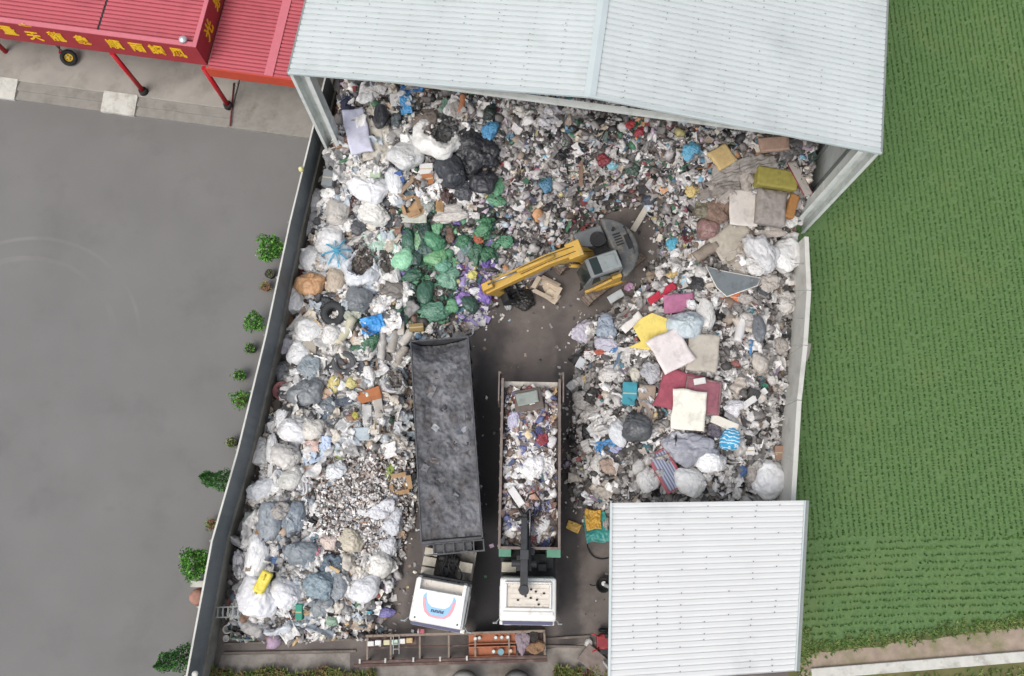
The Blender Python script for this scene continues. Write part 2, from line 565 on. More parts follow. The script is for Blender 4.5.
# ---- fence
m_fence = mat('slate metal sheet', hx('757b7e'), 0.55, 0.1, var=0.06, scale=0.8, dirt=hx('5d656a'), dirt_amt=0.3, dscale=0.6)
m_cap = mat('pale fence cap', hx('c9c8c0'), 0.6, var=0.1, scale=2)
m_galv = mat('galvanised steel', hx('8f9491'), 0.5, 0.3, var=0.1, scale=2, dirt=hx('7c7f7a'), dirt_amt=0.3)
fen = empty('metal_fence', (0, 0, 0))
tag(fen, 'long slate grey metal sheet fence between the parking lot and the rubbish yard', 'fence')
sh, cp, ps = MB(), MB(), MB()
base_w = MB()
for i in range(len(FENCE) - 1):
    a, b2 = FENCE[i], FENCE[i + 1]
    d = (b2 - a); ln = d.length; d = d / ln
    nrm = Vector((-d.y, d.x))            # towards the yard (east)
    if nrm.x < 0: nrm = -nrm
    n = int(ln / 0.2)
    prof = []
    for k in range(n + 1):
        t = ln * k / n
        off = 0.007 if (k % 2 == 0) else -0.007
        q = a + d * t + nrm * off
        prof.append(q)
    vs = [(q.x, q.y, 0.96) for q in prof] + [(q.x, q.y, FZ - 0.02) for q in prof]
    sh.add(vs, [(k, k + 1, k + n + 2, k + n + 1) for k in range(n)])
    cp.beam((a.x, a.y, FZ), (b2.x, b2.y, FZ), 0.07, 0.05)
    base_w.beam((a.x, a.y, 0.48), (b2.x, b2.y, 0.48), 0.2, 0.96)
    m_ = max(1, int(ln / 2.2))
    for k in range(m_ + (1 if i == len(FENCE) - 2 else 0)):
        q = a + d * (ln * k / m_) - nrm * 0.08
        pq = MB(); pq.box((q.x, q.y, 1.3), (0.07, 0.07, 2.56)); pq.build('post', m_galv, fen)
sh.build('metal_sheet', m_fence, fen)
cp.build('cap_rail', m_cap, fen)
tag(base_w.build('concrete_wall', m_conc, bevel=0.02), 'low grimy concrete wall under the slate metal fence', 'wall')

# ---- right concrete wall
cw = empty('concrete_wall', (0, 0, 0))
tag(cw, 'tall pale concrete panel wall between the rubbish and the green field', 'wall')
cop = MB()
WALLX = [WALL[0] + (WALL[0] - WALL[1]).normalized() * 0.0] + list(WALL[1:])
WALLX[-1] = WALLX[-1] + (WALLX[-1] - WALLX[-2]).normalized() * 0.6
for i in range(len(WALLX) - 1):
    a, b2 = WALLX[i], WALLX[i + 1]
    d = (b2 - a).normalized()
    w = MB()
    a3, b3 = a + d * 0.012, b2 - d * 0.012
    w.beam((a3.x - 0.1, a3.y, 1.29), (b3.x - 0.1, b3.y, 1.29), 0.2, 2.58)
    w.build('wall_panel', m_conc_pale, cw, bevel=0.015)
    for fr_ in (1.0, 0.5):
        qx, qy = a3.x + (b3.x - a3.x) * fr_, a3.y + (b3.y - a3.y) * fr_
        j = MB(); j.beam((qx - 0.24, qy, 2.45), (qx - 0.62, qy + 0.05, 2.39), 0.03, 0.03); j.build('bracket', m_galv, cw)

# ---- big shed
m_roof = mat('pale blue roofing', hx('c3c9c8'), 0.5, 0.03, var=0.05, scale=0.35, dirt=hx('b5bbba'), dirt_amt=0.4, dscale=0.3)
m_roofcap = mat('ridge flashing', hx('c3cdcd'), 0.45, 0.15, var=0.05, scale=1)
m_steel = mat('grey painted steel', hx('ced2cf'), 0.55, 0.0, var=0.05, scale=1.2, dirt=hx('b0b5b1'), dirt_amt=0.4, dscale=1.5)
m_dark = mat('dark grime', hx('2b2b2b'), 0.8, var=0.2)
m_screw = mat('roof screw', hx('838988'), 0.5, 0.4)

def rib_roof(fn, ncourse, nacross, rib=0.034):
    """fn(u, v) -> point; ribs repeat along v, run along u"""
    mb = MB()
    vv = []
    for k in range(ncourse):
        for fr, up in ((0.0, 0), (0.5, 0.35), (0.78, 0), (0.82, -1), (0.93, -1), (0.97, 0)):
            vv.append(((k + fr) / ncourse, up))
    vv.append((1.0, 0))
    vs = []
    for v, up in vv:
        for i in range(nacross + 1):
            p = Vector(fn(i / nacross, v)); p.z += rib * up
            vs.append(p)
    w = nacross + 1
    fs = [(r * w + i, r * w + i + 1, (r + 1) * w + i + 1, (r + 1) * w + i) for r in range(len(vv) - 1) for i in range(nacross)]
    mb.add(vs, fs)
    return mb

EZ, RZ = 8.4, 9.6
A, B = P(288.5, 73.5, EZ), P(880.5, 153.5, EZ)
fd = (B - A); FW = fd.xy.length; ang = math.atan2(fd.y, fd.x)
mid = (A + B) / 2
shed = empty('open_shed', (mid.x, mid.y, 0), ang)
tag(shed, 'large open fronted shed with pale blue ribbed gable roof over the rubbish heap', 'shed')
HW, DEP = FW / 2, 19.0
RX = (P(590, 95, RZ).xy - mid.xy).dot(Vector((math.cos(ang), math.sin(ang))))
roofL = rib_roof(lambda u, v: (-HW + u * (RX + HW), v * DEP, EZ + u * (RZ - EZ)), int(DEP / 0.25), 3)
roofR = rib_roof(lambda u, v: (HW - u * (HW - RX), v * DEP, EZ + u * (RZ - EZ)), int(DEP / 0.25), 3)
roofL.build('roof', m_roof, shed)
roofR.build('roof', m_roof, shed)
rc = MB()
rc.add([(RX - 0.22, -0.03, RZ + 0.03), (RX, -0.03, RZ + 0.075), (RX + 0.22, -0.03, RZ + 0.03), (RX - 0.22, DEP, RZ + 0.03), (RX, DEP, RZ + 0.075), (RX + 0.22, DEP, RZ + 0.03)], [(0, 1, 4, 3), (1, 2, 5, 4)])
rc.build('ridge_cap', m_roofcap, shed)
fl = MB()
for s_, x0, x1, z0, z1 in ((1, -HW, RX, EZ, RZ), (-1, RX, HW, RZ, EZ)):
    fl.beam((x0, -0.02, z0 + 0.05), (x1, -0.02, z1 + 0.05), 0.07, 0.10)
fl.build('verge_flashing', m_roofcap, shed)
for s_ in (-1, 1):
    gt = MB()
    gt.bx(s_ * (HW + 0.03) - 0.05, s_ * (HW + 0.03) + 0.05, 0, DEP, EZ - 0.14, EZ + 0.0)
    gt.build('gutter', m_galv, shed)
sc = MB()
rs = random.Random(5)
for side in (0, 1):
    for q in range(1, 9):
        u = q / 9
        for k in range(int(DEP / 0.28)):
            if rs.random() < 0.35:
                v = (k + 0.80) * 0.28
                xx = (-HW + u * (RX + HW)) if side == 0 else (HW - u * (HW - RX))
                sc.box((xx + rs.uniform(-.02, .02), v, EZ + u * (RZ - EZ) + 0.042), (0.035, 0.03, 0.02))
tag(sc.build('roof_screws', m_screw, shed), kind='stuff')
TBZ = 8.02
# rafters, tie beam and columns: a steel portal every 6 m
for k, yy in enumerate((0.35, 6.4, 12.5, 18.6)):
    rf = MB()
    rf.beam((-HW + 0.2, yy, EZ - 0.2), (RX, yy, RZ - 0.2), 0.2, 0.26)
    rf.beam((RX, yy, RZ - 0.2), (HW - 0.2, yy, EZ - 0.2), 0.2, 0.26)
    rf.build('rafter', m_steel, shed)
    if k == 0:
        tb = MB()
        tb.beam((-HW + 0.6, yy + 0.22, TBZ), (HW - 0.6, yy + 0.22, TBZ), 0.2, 0.18)
        tb.build('tie_beam', m_steel, shed)
    for s_ in (-1, 1):
        cm = MB()
        xc = s_ * (HW - 0.34)
        xo, xi = xc + s_ * 0.31, xc - s_ * 0.31
        cm.box((xo, yy, EZ / 2 - .05), (0.05, 0.46, EZ - 0.1))
        cm.box((xi, yy, EZ / 2 - .05), (0.05, 0.62, EZ - 0.1))
        cm.bx(xc - 0.283, xc + 0.283, yy + 0.16, yy + 0.2, 0, EZ - 0.1)
        cm.box((xi - s_ * 0.06, yy - 0.33, EZ / 2 - .05), (0.2, 0.04, EZ - 0.1)); cm.box((xo, yy - 0.25, EZ / 2 - .05), (0.14, 0.04, EZ - 0.1))
        cm.box((xi - s_ * 0.03, yy, 4.4), (0.02, 0.6, 0.05))
        cm.build('column', m_steel, shed)
for q in range(0, 9):
    u = (q + 0.5) / 9.5
    for side in (0, 1):
        xx = (-HW + u * (RX + HW)) if side == 0 else (HW - u * (HW - RX))
        pl = MB(); pl.bx(xx - 0.04, xx + 0.04, 0.1, DEP - 0.1, EZ + u * (RZ - EZ) - 0.17, EZ + u * (RZ - EZ) - 0.03)
        pl.build('purlin', m_galv, shed)
wl = rib_roof(lambda u, v: (-HW + 0.02, 7.0 + v * (DEP - 7.0), 2.0 + u * (EZ - 2.15)), 60, 1, 0.0)
wl.build('side_wall', m_steel, shed)
wr = rib_roof(lambda u, v: (HW - 0.04, 1.2 + v * (DEP - 1.2), 0.0 + u * (EZ - 0.15)), 60, 1, 0.0)
wr.build('side_wall', m_steel, shed)
wb = MB()
wb.add([(-HW + .05, DEP - 0.1, 0), (HW - .05, DEP - 0.1, 0), (HW - .05, DEP - 0.1, EZ), (RX, DEP - 0.1, RZ - 0.05), (-HW + .05, DEP - 0.1, EZ)], [(0, 1, 2, 3, 4)])
wb.build('back_wall', m_steel, shed)
for yy in (1.5, 3.2, 4.9):
    st = MB(); st.bx(HW - 0.2, HW - 0.07, yy, yy + 0.16, 0, EZ - 0.2)
    st.build('wall_stud', m_galv, shed)

# ---- small white roofed shed
m_wroof = mat('white roofing', hx('d5d6d5'), 0.5, 0.03, var=0.03, scale=0.5, dirt=hx('c0c2c2'), dirt_amt=0.3, dscale=0.35)
TL, TR, BR, BL = P(611, 503, 4.25), P(804, 500.5, 3.95), P(794.5, 671, 3.95), P(609, 684, 4.25)
so = (TL + BL) / 2
ss = empty('small_shed', (so.x, so.y, 0))
tag(ss, 'small open shed with a white ribbed metal roof beside the right truck', 'shed')
o2 = Vector((so.x, so.y, 0))
tl, tr, br_, bl = [p - o2 for p in (TL, TR, BR, BL)]
bil = lambda u, v: (tl * (1 - u) + tr * u) * (1 - v) + (bl * (1 - u) + br_ * u) * v
rib_roof(bil, 30, 4, 0.034).build('roof', m_wroof, ss)
sc = MB()
for q in range(1, 8):
    for k in range(30):
        if rs.random() < 0.35:
            p = bil(q / 8 + rs.uniform(-.004, .004), (k + 0.8) / 30)
            sc.box((p.x, p.y, p.z + 0.04), (0.04, 0.04, 0.025))
tag(sc.build('roof_screws', m_screw, ss), kind='stuff')
tm = MB()
off = Vector((0, 0, 0.02))
tm.beam(tl + off, bl + off, 0.09, 0.12)
tm.build('edge_flashing', m_roofcap, ss)
tm = MB()
tm.beam(tr + off + Vector((0.03, 0, -.02)), br_ + off + Vector((0.03, 0, -.02)), 0.05, 0.12)
tm.build('edge_flashing', m_roofcap, ss)
g2 = MB()
g2.beam(tr + Vector((0.14, 0, -0.06)), br_ + Vector((0.14, 0, -0.06)), 0.12, 0.12)
g2.build('gutter', m_galv, ss)
for (u, v) in ((0.04, 0.03), (0.04, 0.5), (0.04, 0.97), (0.96, 0.03), (0.96, 0.5), (0.96, 0.97)):
    p = bil(u, v); q = MB(); q.box((p.x, p.y, (p.z - 0.14) / 2), (0.12, 0.12, p.z - 0.14)); q.build('post', m_steel, ss)
for u in (0.04, 0.5, 0.96):
    q = MB(); q.beam(bil(u, 0.01) - Vector((0, 0, 0.1)), bil(u, 0.99) - Vector((0, 0, 0.1)), 0.1, 0.14)
    q.build('roof_beam', m_steel, ss)
q = MB()
p0, p1 = bil(0.97, 0.02), bil(0.97, 0.98)
q.add([(p0.x, p0.y, 0), (p1.x, p1.y, 0), (p1.x, p1.y, p1.z - .2), (p0.x, p0.y, p0.z - .2)], [(0, 1, 2, 3)])
q.build('side_wall', m_steel, ss)

# ---- red canopy with lettering
m_rroof = mat('faded red roofing', hx('b5545d'), 0.6, var=0.06, scale=0.7, dirt=hx('a34750'), dirt_amt=0.3, dscale=0.4)
m_rim = mat('pink roof edge', hx('c9707a'), 0.5, var=0.05)
m_fascia = mat('red fascia', hx('9c2f37'), 0.5, var=0.06, scale=1.0, dirt=hx('8b272f'), dirt_amt=0.3, dscale=0.8)
m_orange = mat('orange red fascia', hx('b8452f'), 0.5, var=0.08, scale=1.0)
m_red = mat('bright red paint', hx('b30f1e'), 0.4, var=0.06)
m_gold = mat('gold lettering', hx('e6bb1c'), 0.4, var=0.05)
m_black = mat('black rubber', hx('232323'), 0.75, var=0.2)
C0 = P(207.5, 65.5, 3.6)
ca = R(-8.3)
can = empty('red_canopy', (C0.x, C0.y, 0), ca)
tag(can, 'red shop canopy with gold Chinese lettering on its fascia above the pavement', 'canopy')
CL, CN, CT, CBm = 24.0, 12.0, 5.0, 3.6
xj = -4.6
rib_roof(lambda u, v: (xj - 0.05 + (-CL - xj) * u, 0.2 + v * (CN - 0.2), 4.86), 58, 2, 0.06).build('roof_panel', m_rroof, can)
rib_roof(lambda u, v: (-0.2 + (xj + 0.25) * u, 0.2 + v * (CN - 0.2), 4.86), 58, 2, 0.06).build('roof_panel', m_rroof, can)
q = MB(); q.bx(xj - 0.045, xj + 0.045, 0.2, CN, 4.78, 4.85); q.build('roof_joint', m_dark, can)
q = MB(); q.bx(-CL, -0.003, 0, 0.1, CBm, CT); fa = q.build('fascia', m_fascia, can)
q = MB(); q.bx(-0.1, 0, 0.103, CN, CBm, CT); fb = q.build('fascia', m_fascia, can)
q = MB(); q.bx(-CL, -0.17, -0.02, 0.2, CT + 0.003, CT + 0.05); q.bx(-0.165, 0.02, -0.02, CN, CT + 0.003, CT + 0.05); q.build('rim', m_rim, can)
q = MB(); q.bx(-CL, -0.103, 0.103, CN, CBm + 0.05, CBm + 0.1); q.build('ceiling', m_fascia, can)

def letter(ch, parent, loc, rot, size, wx=1.0):
    cu = bpy.data.curves.new('lettering', 'FONT')
    cu.body = ch
    cu.align_x = 'CENTER'; cu.align_y = 'CENTER'
    cu.size = size
    cu.extrude = 0.012
    cu.offset = 0.012
    t = bpy.data.objects.new('tmp', cu)
    COL.objects.link(t)
    dg = bpy.context.evaluated_depsgraph_get()
    me = bpy.data.meshes.new_from_object(t.evaluated_get(dg))
    bpy.data.objects.remove(t)
    me.materials.clear()
    o = link('lettering', me, parent, m_gold)
    o.location = loc; o.rotation_euler = rot; o.scale = (wx, 1, 1)
    return o
for ch, px in (('量', 10), ('天', 33), ('龍', 57.5), ('象', 82.5), ('順', 114.5), ('雨', 137), ('調', 156.5), ('風', 177)):
    # where this column of the fascia sits in local x
    w = P(px, 22 + 0.175 * px + 7, 4.3)
    lx = (w.xy - C0.xy).dot(Vector((math.cos(ca), math.sin(ca))))
    letter(ch, fa, (lx, -0.014, 4.34 if ch != '天' else 4.16), (R(90), 0, 0), 0.70)
letter('亠', fa, ((P(31, 32, 4.5).xy - C0.xy).dot(Vector((math.cos(ca), math.sin(ca)))), -0.014, 4.8), (R(90), 0, 0), 0.6)
for ch, ly in (('光', 1.35), ('泉', 2.95)):
    letter(ch, fb, (0.014, ly, 4.3), (R(90), 0, R(90)), 0.85)
# posts
for nm, (bx_, by_) in (('post', (144, 92)), ('post', (228.5, 106))):
    g = P(bx_, by_, 0.3)
    l = Matrix.Rotation(-ca, 3, 'Z') @ (g - Vector((C0.x, C0.y, 0)))
    q = MB(); q.cyl((l.x, l.y, 0.3), (l.x, l.y, 3.6), 0.115, n=18); po = q.build('post', m_red, can)
    q = MB(); q.cyl((l.x, l.y, 0.29), (l.x, l.y, 0.52), 0.23, 0.19, n=18); q.build('post_base', m_black, po)
# second post row further back so the roof stands
for lx, ly in ((-0.6, 8), (-6, 8), (-12, 1.2), (-12, 8), (-18, 1.2)):
    q = MB(); q.cyl((lx, ly, 0.3), (lx, ly, 3.6), 0.115, n=14); q.build('post', m_red, can)
# vent cap on the canopy corner
vc = P(184, 41, 5.0)
vt = empty('roof_vent', (vc.x, vc.y, 4.9))
tag(vt, 'small silver vent cap on the corner of the red canopy roof', 'vent')
m_silver = mat('silver', hx('c9ccd0'), 0.35, 0.5, var=0.1)
q = MB(); q.cyl((0, 0, 0), (0, 0, 0.22), 0.09); q.build('pipe', m_silver, vt)
q = MB(); q.ring_tube([(0, 0, 0.2), (0, 0, 0.27), (0, 0, 0.34)], [0.19, 0.17, 0.03], 16); q.build('cap', m_silver, vt)

# lower red roof beside it
low = empty('red_lean_to', (C0.x, C0.y, 0), ca)
tag(low, 'lower red ribbed roof with an orange edge between canopy and shed', 'canopy')
rib_roof(lambda u, v: (0.1 + u * 4.35, -0.22 + v * (CN + 0.2), 3.75), 62, 2, 0.055).build('roof', m_rroof, low)
q = MB(); q.bx(0.05, 4.45, -0.3, -0.23, 3.2, 3.8); q.build('fascia', m_orange, low)
q = MB(); q.bx(2.75, 3.15, -0.225, CN, 3.785, 3.81); q.build('roof_joint', m_rim, low)
for xa_, ya_ in ((4.3, 0.4), (0.3, 9), (4.3, 9)):
    q = MB(); q.bx(xa_, xa_ + 0.12, ya_, ya_ + 0.12, 0.3, 3.7); q.build('post', m_red, low)

# pavement, step and ramps in the canopy frame
m_pave = mat('pavement concrete', hx('a19d95'), 0.9, var=0.1, scale=0.9, bump=0.3, bscale=26, dirt=hx('8a867d'), dirt_amt=0.4, dscale=0.6)
m_step = mat('step concrete', hx('8f8c85'), 0.9, var=0.1, scale=2.5, bump=0.4, bscale=18, dirt=hx('7b7770'), dirt_amt=0.35, dscale=1.5)
def loc_y(px, py, z):
    w = P(px, py, z)
    d = w.xy - C0.xy
    return d.dot(Vector((math.cos(ca), math.sin(ca)))), d.dot(Vector((-math.sin(ca), math.cos(ca))))
yb = loc_y(120, 94, 0.3)[1]
yf = loc_y(120, 114, 0.0)[1]
xe = loc_y(229, 118, 0.3)[0]
q = MB(); q.bx(-30, xe, yb, 25, 0, 0.3); pv = q.build('pavement', m_pave, None, (C0.x, C0.y, 0), bevel=0.015); pv.rotation_euler = (0, 0, ca); tag(pv, kind='structure')
q = MB(); q.bx(xe + 0.03, 4.7, yf - 0.02, 25, 0, 0.22); pv = q.build('pavement', m_step, None, (C0.x, C0.y, 0), bevel=0.015); pv.rotation_euler = (0, 0, ca); tag(pv, kind='structure')
q = MB(); q.bx(-30, xe - 0.02, yf, yb - 0.003, 0, 0.1); q.bx(-30, xe - 0.02, (yf + yb) / 2, yb - 0.003, 0.1, 0.2); pv = q.build('step', m_step, None, (C0.x, C0.y, 0), bevel=0.012); pv.rotation_euler = (0, 0, ca); tag(pv, kind='structure')
for (x0p, x1p, yp, lab) in ((-30, 18, 90, 'worn white concrete ramp at the left end of the pavement step'), (103, 138, 104, 'worn white concrete ramp beside the middle red post')):
    l0 = loc_y(x0p, yp, 0.1)[0]; l1 = loc_y(x1p, yp, 0.1)[0]
    q = MB(); q.prism([(yf - 0.06, 0.15), (yb + 0.06, 0.34), (yb + 0.06, 0.0), (yf - 0.06, 0.0)], l0, l1, 'x')
    rp = q.build('concrete_ramp', m_conc_white, None, (C0.x, C0.y, 0), bevel=0.012); rp.rotation_euler = (0, 0, ca)
    tag(rp, lab, 'ramp', 'ramps over the pavement step')
# dark red pipe across the pavement
q = MB(); a, b2 = P(234, 83, 0.34), P(230, 126, 0.3)
q.ring_tube([a, (a + b2) / 2, b2], 0.04, 8)
tag(q.build('pipe', mat('dark red pipe', hx('6b2a2a'), 0.6)), 'thin dark red pipe lying across the pavement near the right red post', 'pipe')

# hand trolley whose wheel shows under the canopy
tr_ = P(69, 58, 0.6)
hw = empty('hand_trolley', (tr_.x, tr_.y, 0.3), ca)
tag(hw, 'tipped hand trolley with a black tyre and gold rim under the red canopy', 'trolley')
tilt = Vector((0, 0, 1)).rotation_difference(Matrix.Rotation(-ca, 3, 'Z') @ Vector((0.40, -0.46, 0.79))).to_matrix().to_4x4()
q = MB(); q.torus((0, 0, 0), 0.29, 0.11, 'z', 28, 10); wo = q.build('tyre', m_black, hw)
wo.matrix_local = Matrix.Translation((0, 0, 0.33)) @ tilt
q = MB(); q.torus((0, 0, 0), 0.17, 0.03, 'z', 24, 8)
for k in range(5):
    a_ = 2 * math.pi * k / 5
    q.beam((0, 0, 0), (0.17 * math.cos(a_), 0.17 * math.sin(a_), 0), 0.05, 0.03)
q.cyl((0, 0, -0.05), (0, 0, 0.07), 0.05)
q.build('rim', m_gold, wo)
q = MB(); q.cyl((0, 0.05, 0.3), (-0.5, 0.35, 0.45), 0.035); q.cyl((-0.5, 0.35, 0.45), (-1.2, 0.8, 0.9), 0.035); q.cyl((-0.45, 0.1, 0.4), (-0.6, 0.6, 0.45), 0.03)
q.build('frame', mat('brown steel', hx('5b4a38'), 0.6), hw)
q = MB(); q.box((-0.42, 0.16, 0.42), (0.14, 0.12, 0.1)); q.build('reflector', m_red, hw, bevel=0.02)

# ================================================================== RUBBISH HEAP
FLOOR = [(385, 642), (383, 622), (392, 592), (402, 555), (414, 510), (418, 480), (411, 440), (409, 345), (440, 338), (472, 333),
         (484, 322), (492, 300), (520, 290), (545, 264), (570, 240), (598, 218), (618, 206), (640, 205), (656, 225), (660, 250),
         (652, 272), (632, 296), (610, 312), (586, 324), (579, 345), (576, 380), (571, 430), (566, 470), (572, 503), (600, 508),
         (614, 512), (850, 512), (850, 760), (190, 760), (214, 628), (240, 640), (300, 643), (340, 638)]
FLW = np.array([P(a, b, 0.2).xy for a, b in FLOOR])
YARD = np.array([tuple(p) for p in FENCE[:]] + [(11.9, -4)] + [(p.x - 0.12, p.y) for p in reversed(WALL)] + [(13.15, 13.9), (13.5, 15.2), (16.6, 31.5), (-6.2, 34.5)])

def inpoly(x, y, poly):
    c = np.zeros(x.shape, bool)
    n = len(poly)
    for i in range(n):
        x0, y0 = poly[i]; x1, y1 = poly[(i + 1) % n]
        cond = ((y0 > y) != (y1 > y))
        with np.errstate(divide='ignore', invalid='ignore'):
            xi = (x1 - x0) * (y - y0) / (y1 - y0 + 1e-12) + x0
        c ^= cond & (x < xi)
    return c

def segdist(x, y, poly, closed=True):
    d = np.full(x.shape, 1e9)
    n = len(poly)
    for i in range(n if closed else n - 1):
        a = poly[i]; b = poly[(i + 1) % n]
        dx, dy = b[0] - a[0], b[1] - a[1]
        t = np.clip(((x - a[0]) * dx + (y - a[1]) * dy) / (dx * dx + dy * dy + 1e-12), 0, 1)
        d = np.minimum(d, np.hypot(x - a[0] - t * dx, y - a[1] - t * dy))
    return d

GX0, GX1, GY0, GY1, GS = -13.2, 17.4, -5.4, 32.0, 0.12
gx = np.arange(GX0, GX1, GS); gy = np.arange(GY0, GY1, GS)
XX, YY = np.meshgrid(gx, gy, indexing='ij')
inside = inpoly(XX, YY, YARD) & ~inpoly(XX, YY, FLW)
dfl = segdist(XX, YY, FLW)
dfe = segdist(XX, YY, np.array([tuple(p) for p in FENCE]), False)
sst = lambda a, b, v: (lambda t: t * t * (3 - 2 * t))(np.clip((v - a) / (b - a), 0, 1))
Hm = 0.72 + 0.75 * sst(1.5, 4.5, XX) * (1 - sst(11, 14, YY)) + 2.1 * sst(11.5, 19.0, YY + 0.12 * XX)
nz_ = np.zeros(XX.shape)
for i in range(XX.shape[0]):
    for j in range(XX.shape[1]):
        if inside[i, j]:
            nz_[i, j] = mnoise.fractal(Vector((XX[i, j] * 0.8, YY[i, j] * 0.8, 0)), 0.7, 2.0, 4)
dwl = segdist(XX, YY, np.array([tuple(p) for p in WALL]), False)
HH = Hm * (1 - np.exp(-dfl / 0.8)) * (0.12 + 0.88 * sst(0.15, 1.3, dfe)) * (0.5 + 0.5 * sst(0.2, 2.0, dwl)) + 0.22 * nz_ * np.clip(dfl / 0.8, 0, 1)
HH = np.where(inside, np.maximum(HH, 0.0), -0.02)

def hz(x, y):
    fx = np.clip((np.asarray(x) - GX0) / GS, 0, len(gx) - 1.001); fy = np.clip((np.asarray(y) - GY0) / GS, 0, len(gy) - 1.001)
    i = fx.astype(int); j = fy.astype(int); a = fx - i; b = fy - j
    return np.maximum((HH[i, j] * (1 - a) + HH[i + 1, j] * a) * (1 - b) + (HH[i, j + 1] * (1 - a) + HH[i + 1, j + 1] * a) * b, 0.0)

idx = -np.ones(XX.shape, int)
ok = inside & (HH > 0.004)
use = ok.copy()
use[1:, :] |= ok[:-1, :]; use[:-1, :] |= ok[1:, :]; use[:, 1:] |= ok[:, :-1]; use[:, :-1] |= ok[:, 1:]
use &= inpoly(XX, YY, YARD)
idx[use] = np.arange(use.sum())
V = np.c_[XX[use], YY[use], HH[use]]
q4 = np.stack([idx[:-1, :-1], idx[1:, :-1], idx[1:, 1:], idx[:-1, 1:]], -1).reshape(-1, 4)
q4 = q4[(q4 >= 0).all(1)]
m_heap = mat('heap grime', hx('4a4441'), 0.9, var=0.45, scale=5, bump=0.8, bscale=14, dirt=hx('77706a'), dirt_amt=0.5, dscale=3.2, dist=0.05)
heap = link('rubbish_heap', np_mesh('rubbish_heap', V, [q4], None, True), None, m_heap)
tag(heap, 'trodden mound of dark refuse under the loose litter and bags', 'rubbish', kind='stuff')

# ---- litter pieces
def proto_ball(seed, sub=2, amp=0.35):
    bm = bmesh.new(); bmesh.ops.create_icosphere(bm, subdivisions=sub, radius=0.5)
    vs = []
    for v in bm.verts:
        n = v.co.normalized()
        k = 1 + amp * mnoise.noise(n * 1.7 + Vector((seed, 0, 0))) + amp * 0.8 * (0.5 - abs(mnoise.noise(n * 3.5 + Vector((0, seed, 0)))) * 2)
        vs.append(n * 0.5 * k)
    vs = np.array([(v.x, v.y, v.z * 0.7) for v in vs])
    fs = np.array([[v.index for v in f.verts] for f in bm.faces])
    bm.free()
    return vs, fs, True

def proto_sheet(seed, n=4, amp=0.22):
    vs, fs = [], []
    for i in range(n + 1):
        for j in range(n + 1):
            p = Vector((i / n - 0.5, j / n - 0.5, 0))
            q = p + Vector((0.12 * mnoise.noise(p * 3 + Vector((seed, 5, 1))), 0.12 * mnoise.noise(p * 3 + Vector((1, seed, 9))), 0))
            vs.append((q.x, q.y, amp * mnoise.noise(p * 2.6 + Vector((seed, seed, 3))) + amp * 0.6 * mnoise.noise(p * 6 + Vector((seed, 3, seed)))))
    for i in range(n):
        for j in range(n):
            a = i * (n + 1) + j
            fs += [(a, a + n + 1, a + n + 2), (a, a + n + 2, a + 1)]
    return np.array(vs), np.array(fs), True

def proto_box(sx, sy, sz):
    vs = np.array([(x * sx / 2, y * sy / 2, z * sz / 2) for x in (-1, 1) for y in (-1, 1) for z in (-1, 1)])
    q = [(0, 1, 3, 2), (4, 6, 7, 5), (0, 4, 5, 1), (2, 3, 7, 6), (0, 2, 6, 4), (1, 5, 7, 3)]
    fs = []
    for a, b, c, d in q: fs += [(a, b, c), (a, c, d)]
    return vs, np.array(fs), False

def proto_bottle():
    n = 7; vs = []; fs = []
    prof = [(-0.5, 0.01), (-0.5, 0.16), (0.2, 0.17), (0.36, 0.07), (0.5, 0.06), (0.5, 0.005)]
    for h, r in prof:
        for k in range(n):
            a = 2 * math.pi * k / n; vs.append((h, r * math.cos(a), r * math.sin(a)))
    for i in range(len(prof) - 1):
        for k in range(n):
            a = i * n + k; b = i * n + (k + 1) % n
            fs += [(a, b, b + n), (a, b + n, a + n)]
    return np.array(vs), np.array(fs), True

PROT = [proto_ball(i * 3.1 + 1) for i in range(6)] + [proto_sheet(i * 2.3 + 1) for i in range(8)] + \
       [proto_box(0.9, 0.6, 0.3), proto_box(1, 0.7, 0.12), proto_box(1.6, 0.14, 0.1), proto_box(0.6, 0.6, 0.5), proto_bottle()]
PW = np.array([1.2] * 6 + [3.2] * 8 + [0.6, 1.3, 1.2, 0.3, 1.3]); PW = PW / PW.sum()

def rand_rot(n, rg, flat=0.5):
    az = rg.uniform(0, 2 * np.pi, n); tx = rg.normal(0, flat, n); ty = rg.normal(0, flat, n)
    cz, sz = np.cos(az), np.sin(az); cx, sx = np.cos(tx), np.sin(tx); cy, sy = np.cos(ty), np.sin(ty)
    Z = np.zeros(n); O = np.ones(n)
    Rz = np.stack([cz, -sz, Z, sz, cz, Z, Z, Z, O], -1).reshape(n, 3, 3)
    Rx = np.stack([O, Z, Z, Z, cx, -sx, Z, sx, cx], -1).reshape(n, 3, 3)
    Ry = np.stack([cy, Z, sy, Z, O, Z, -sy, Z, cy], -1).reshape(n, 3, 3)
    return Rz @ Rx @ Ry

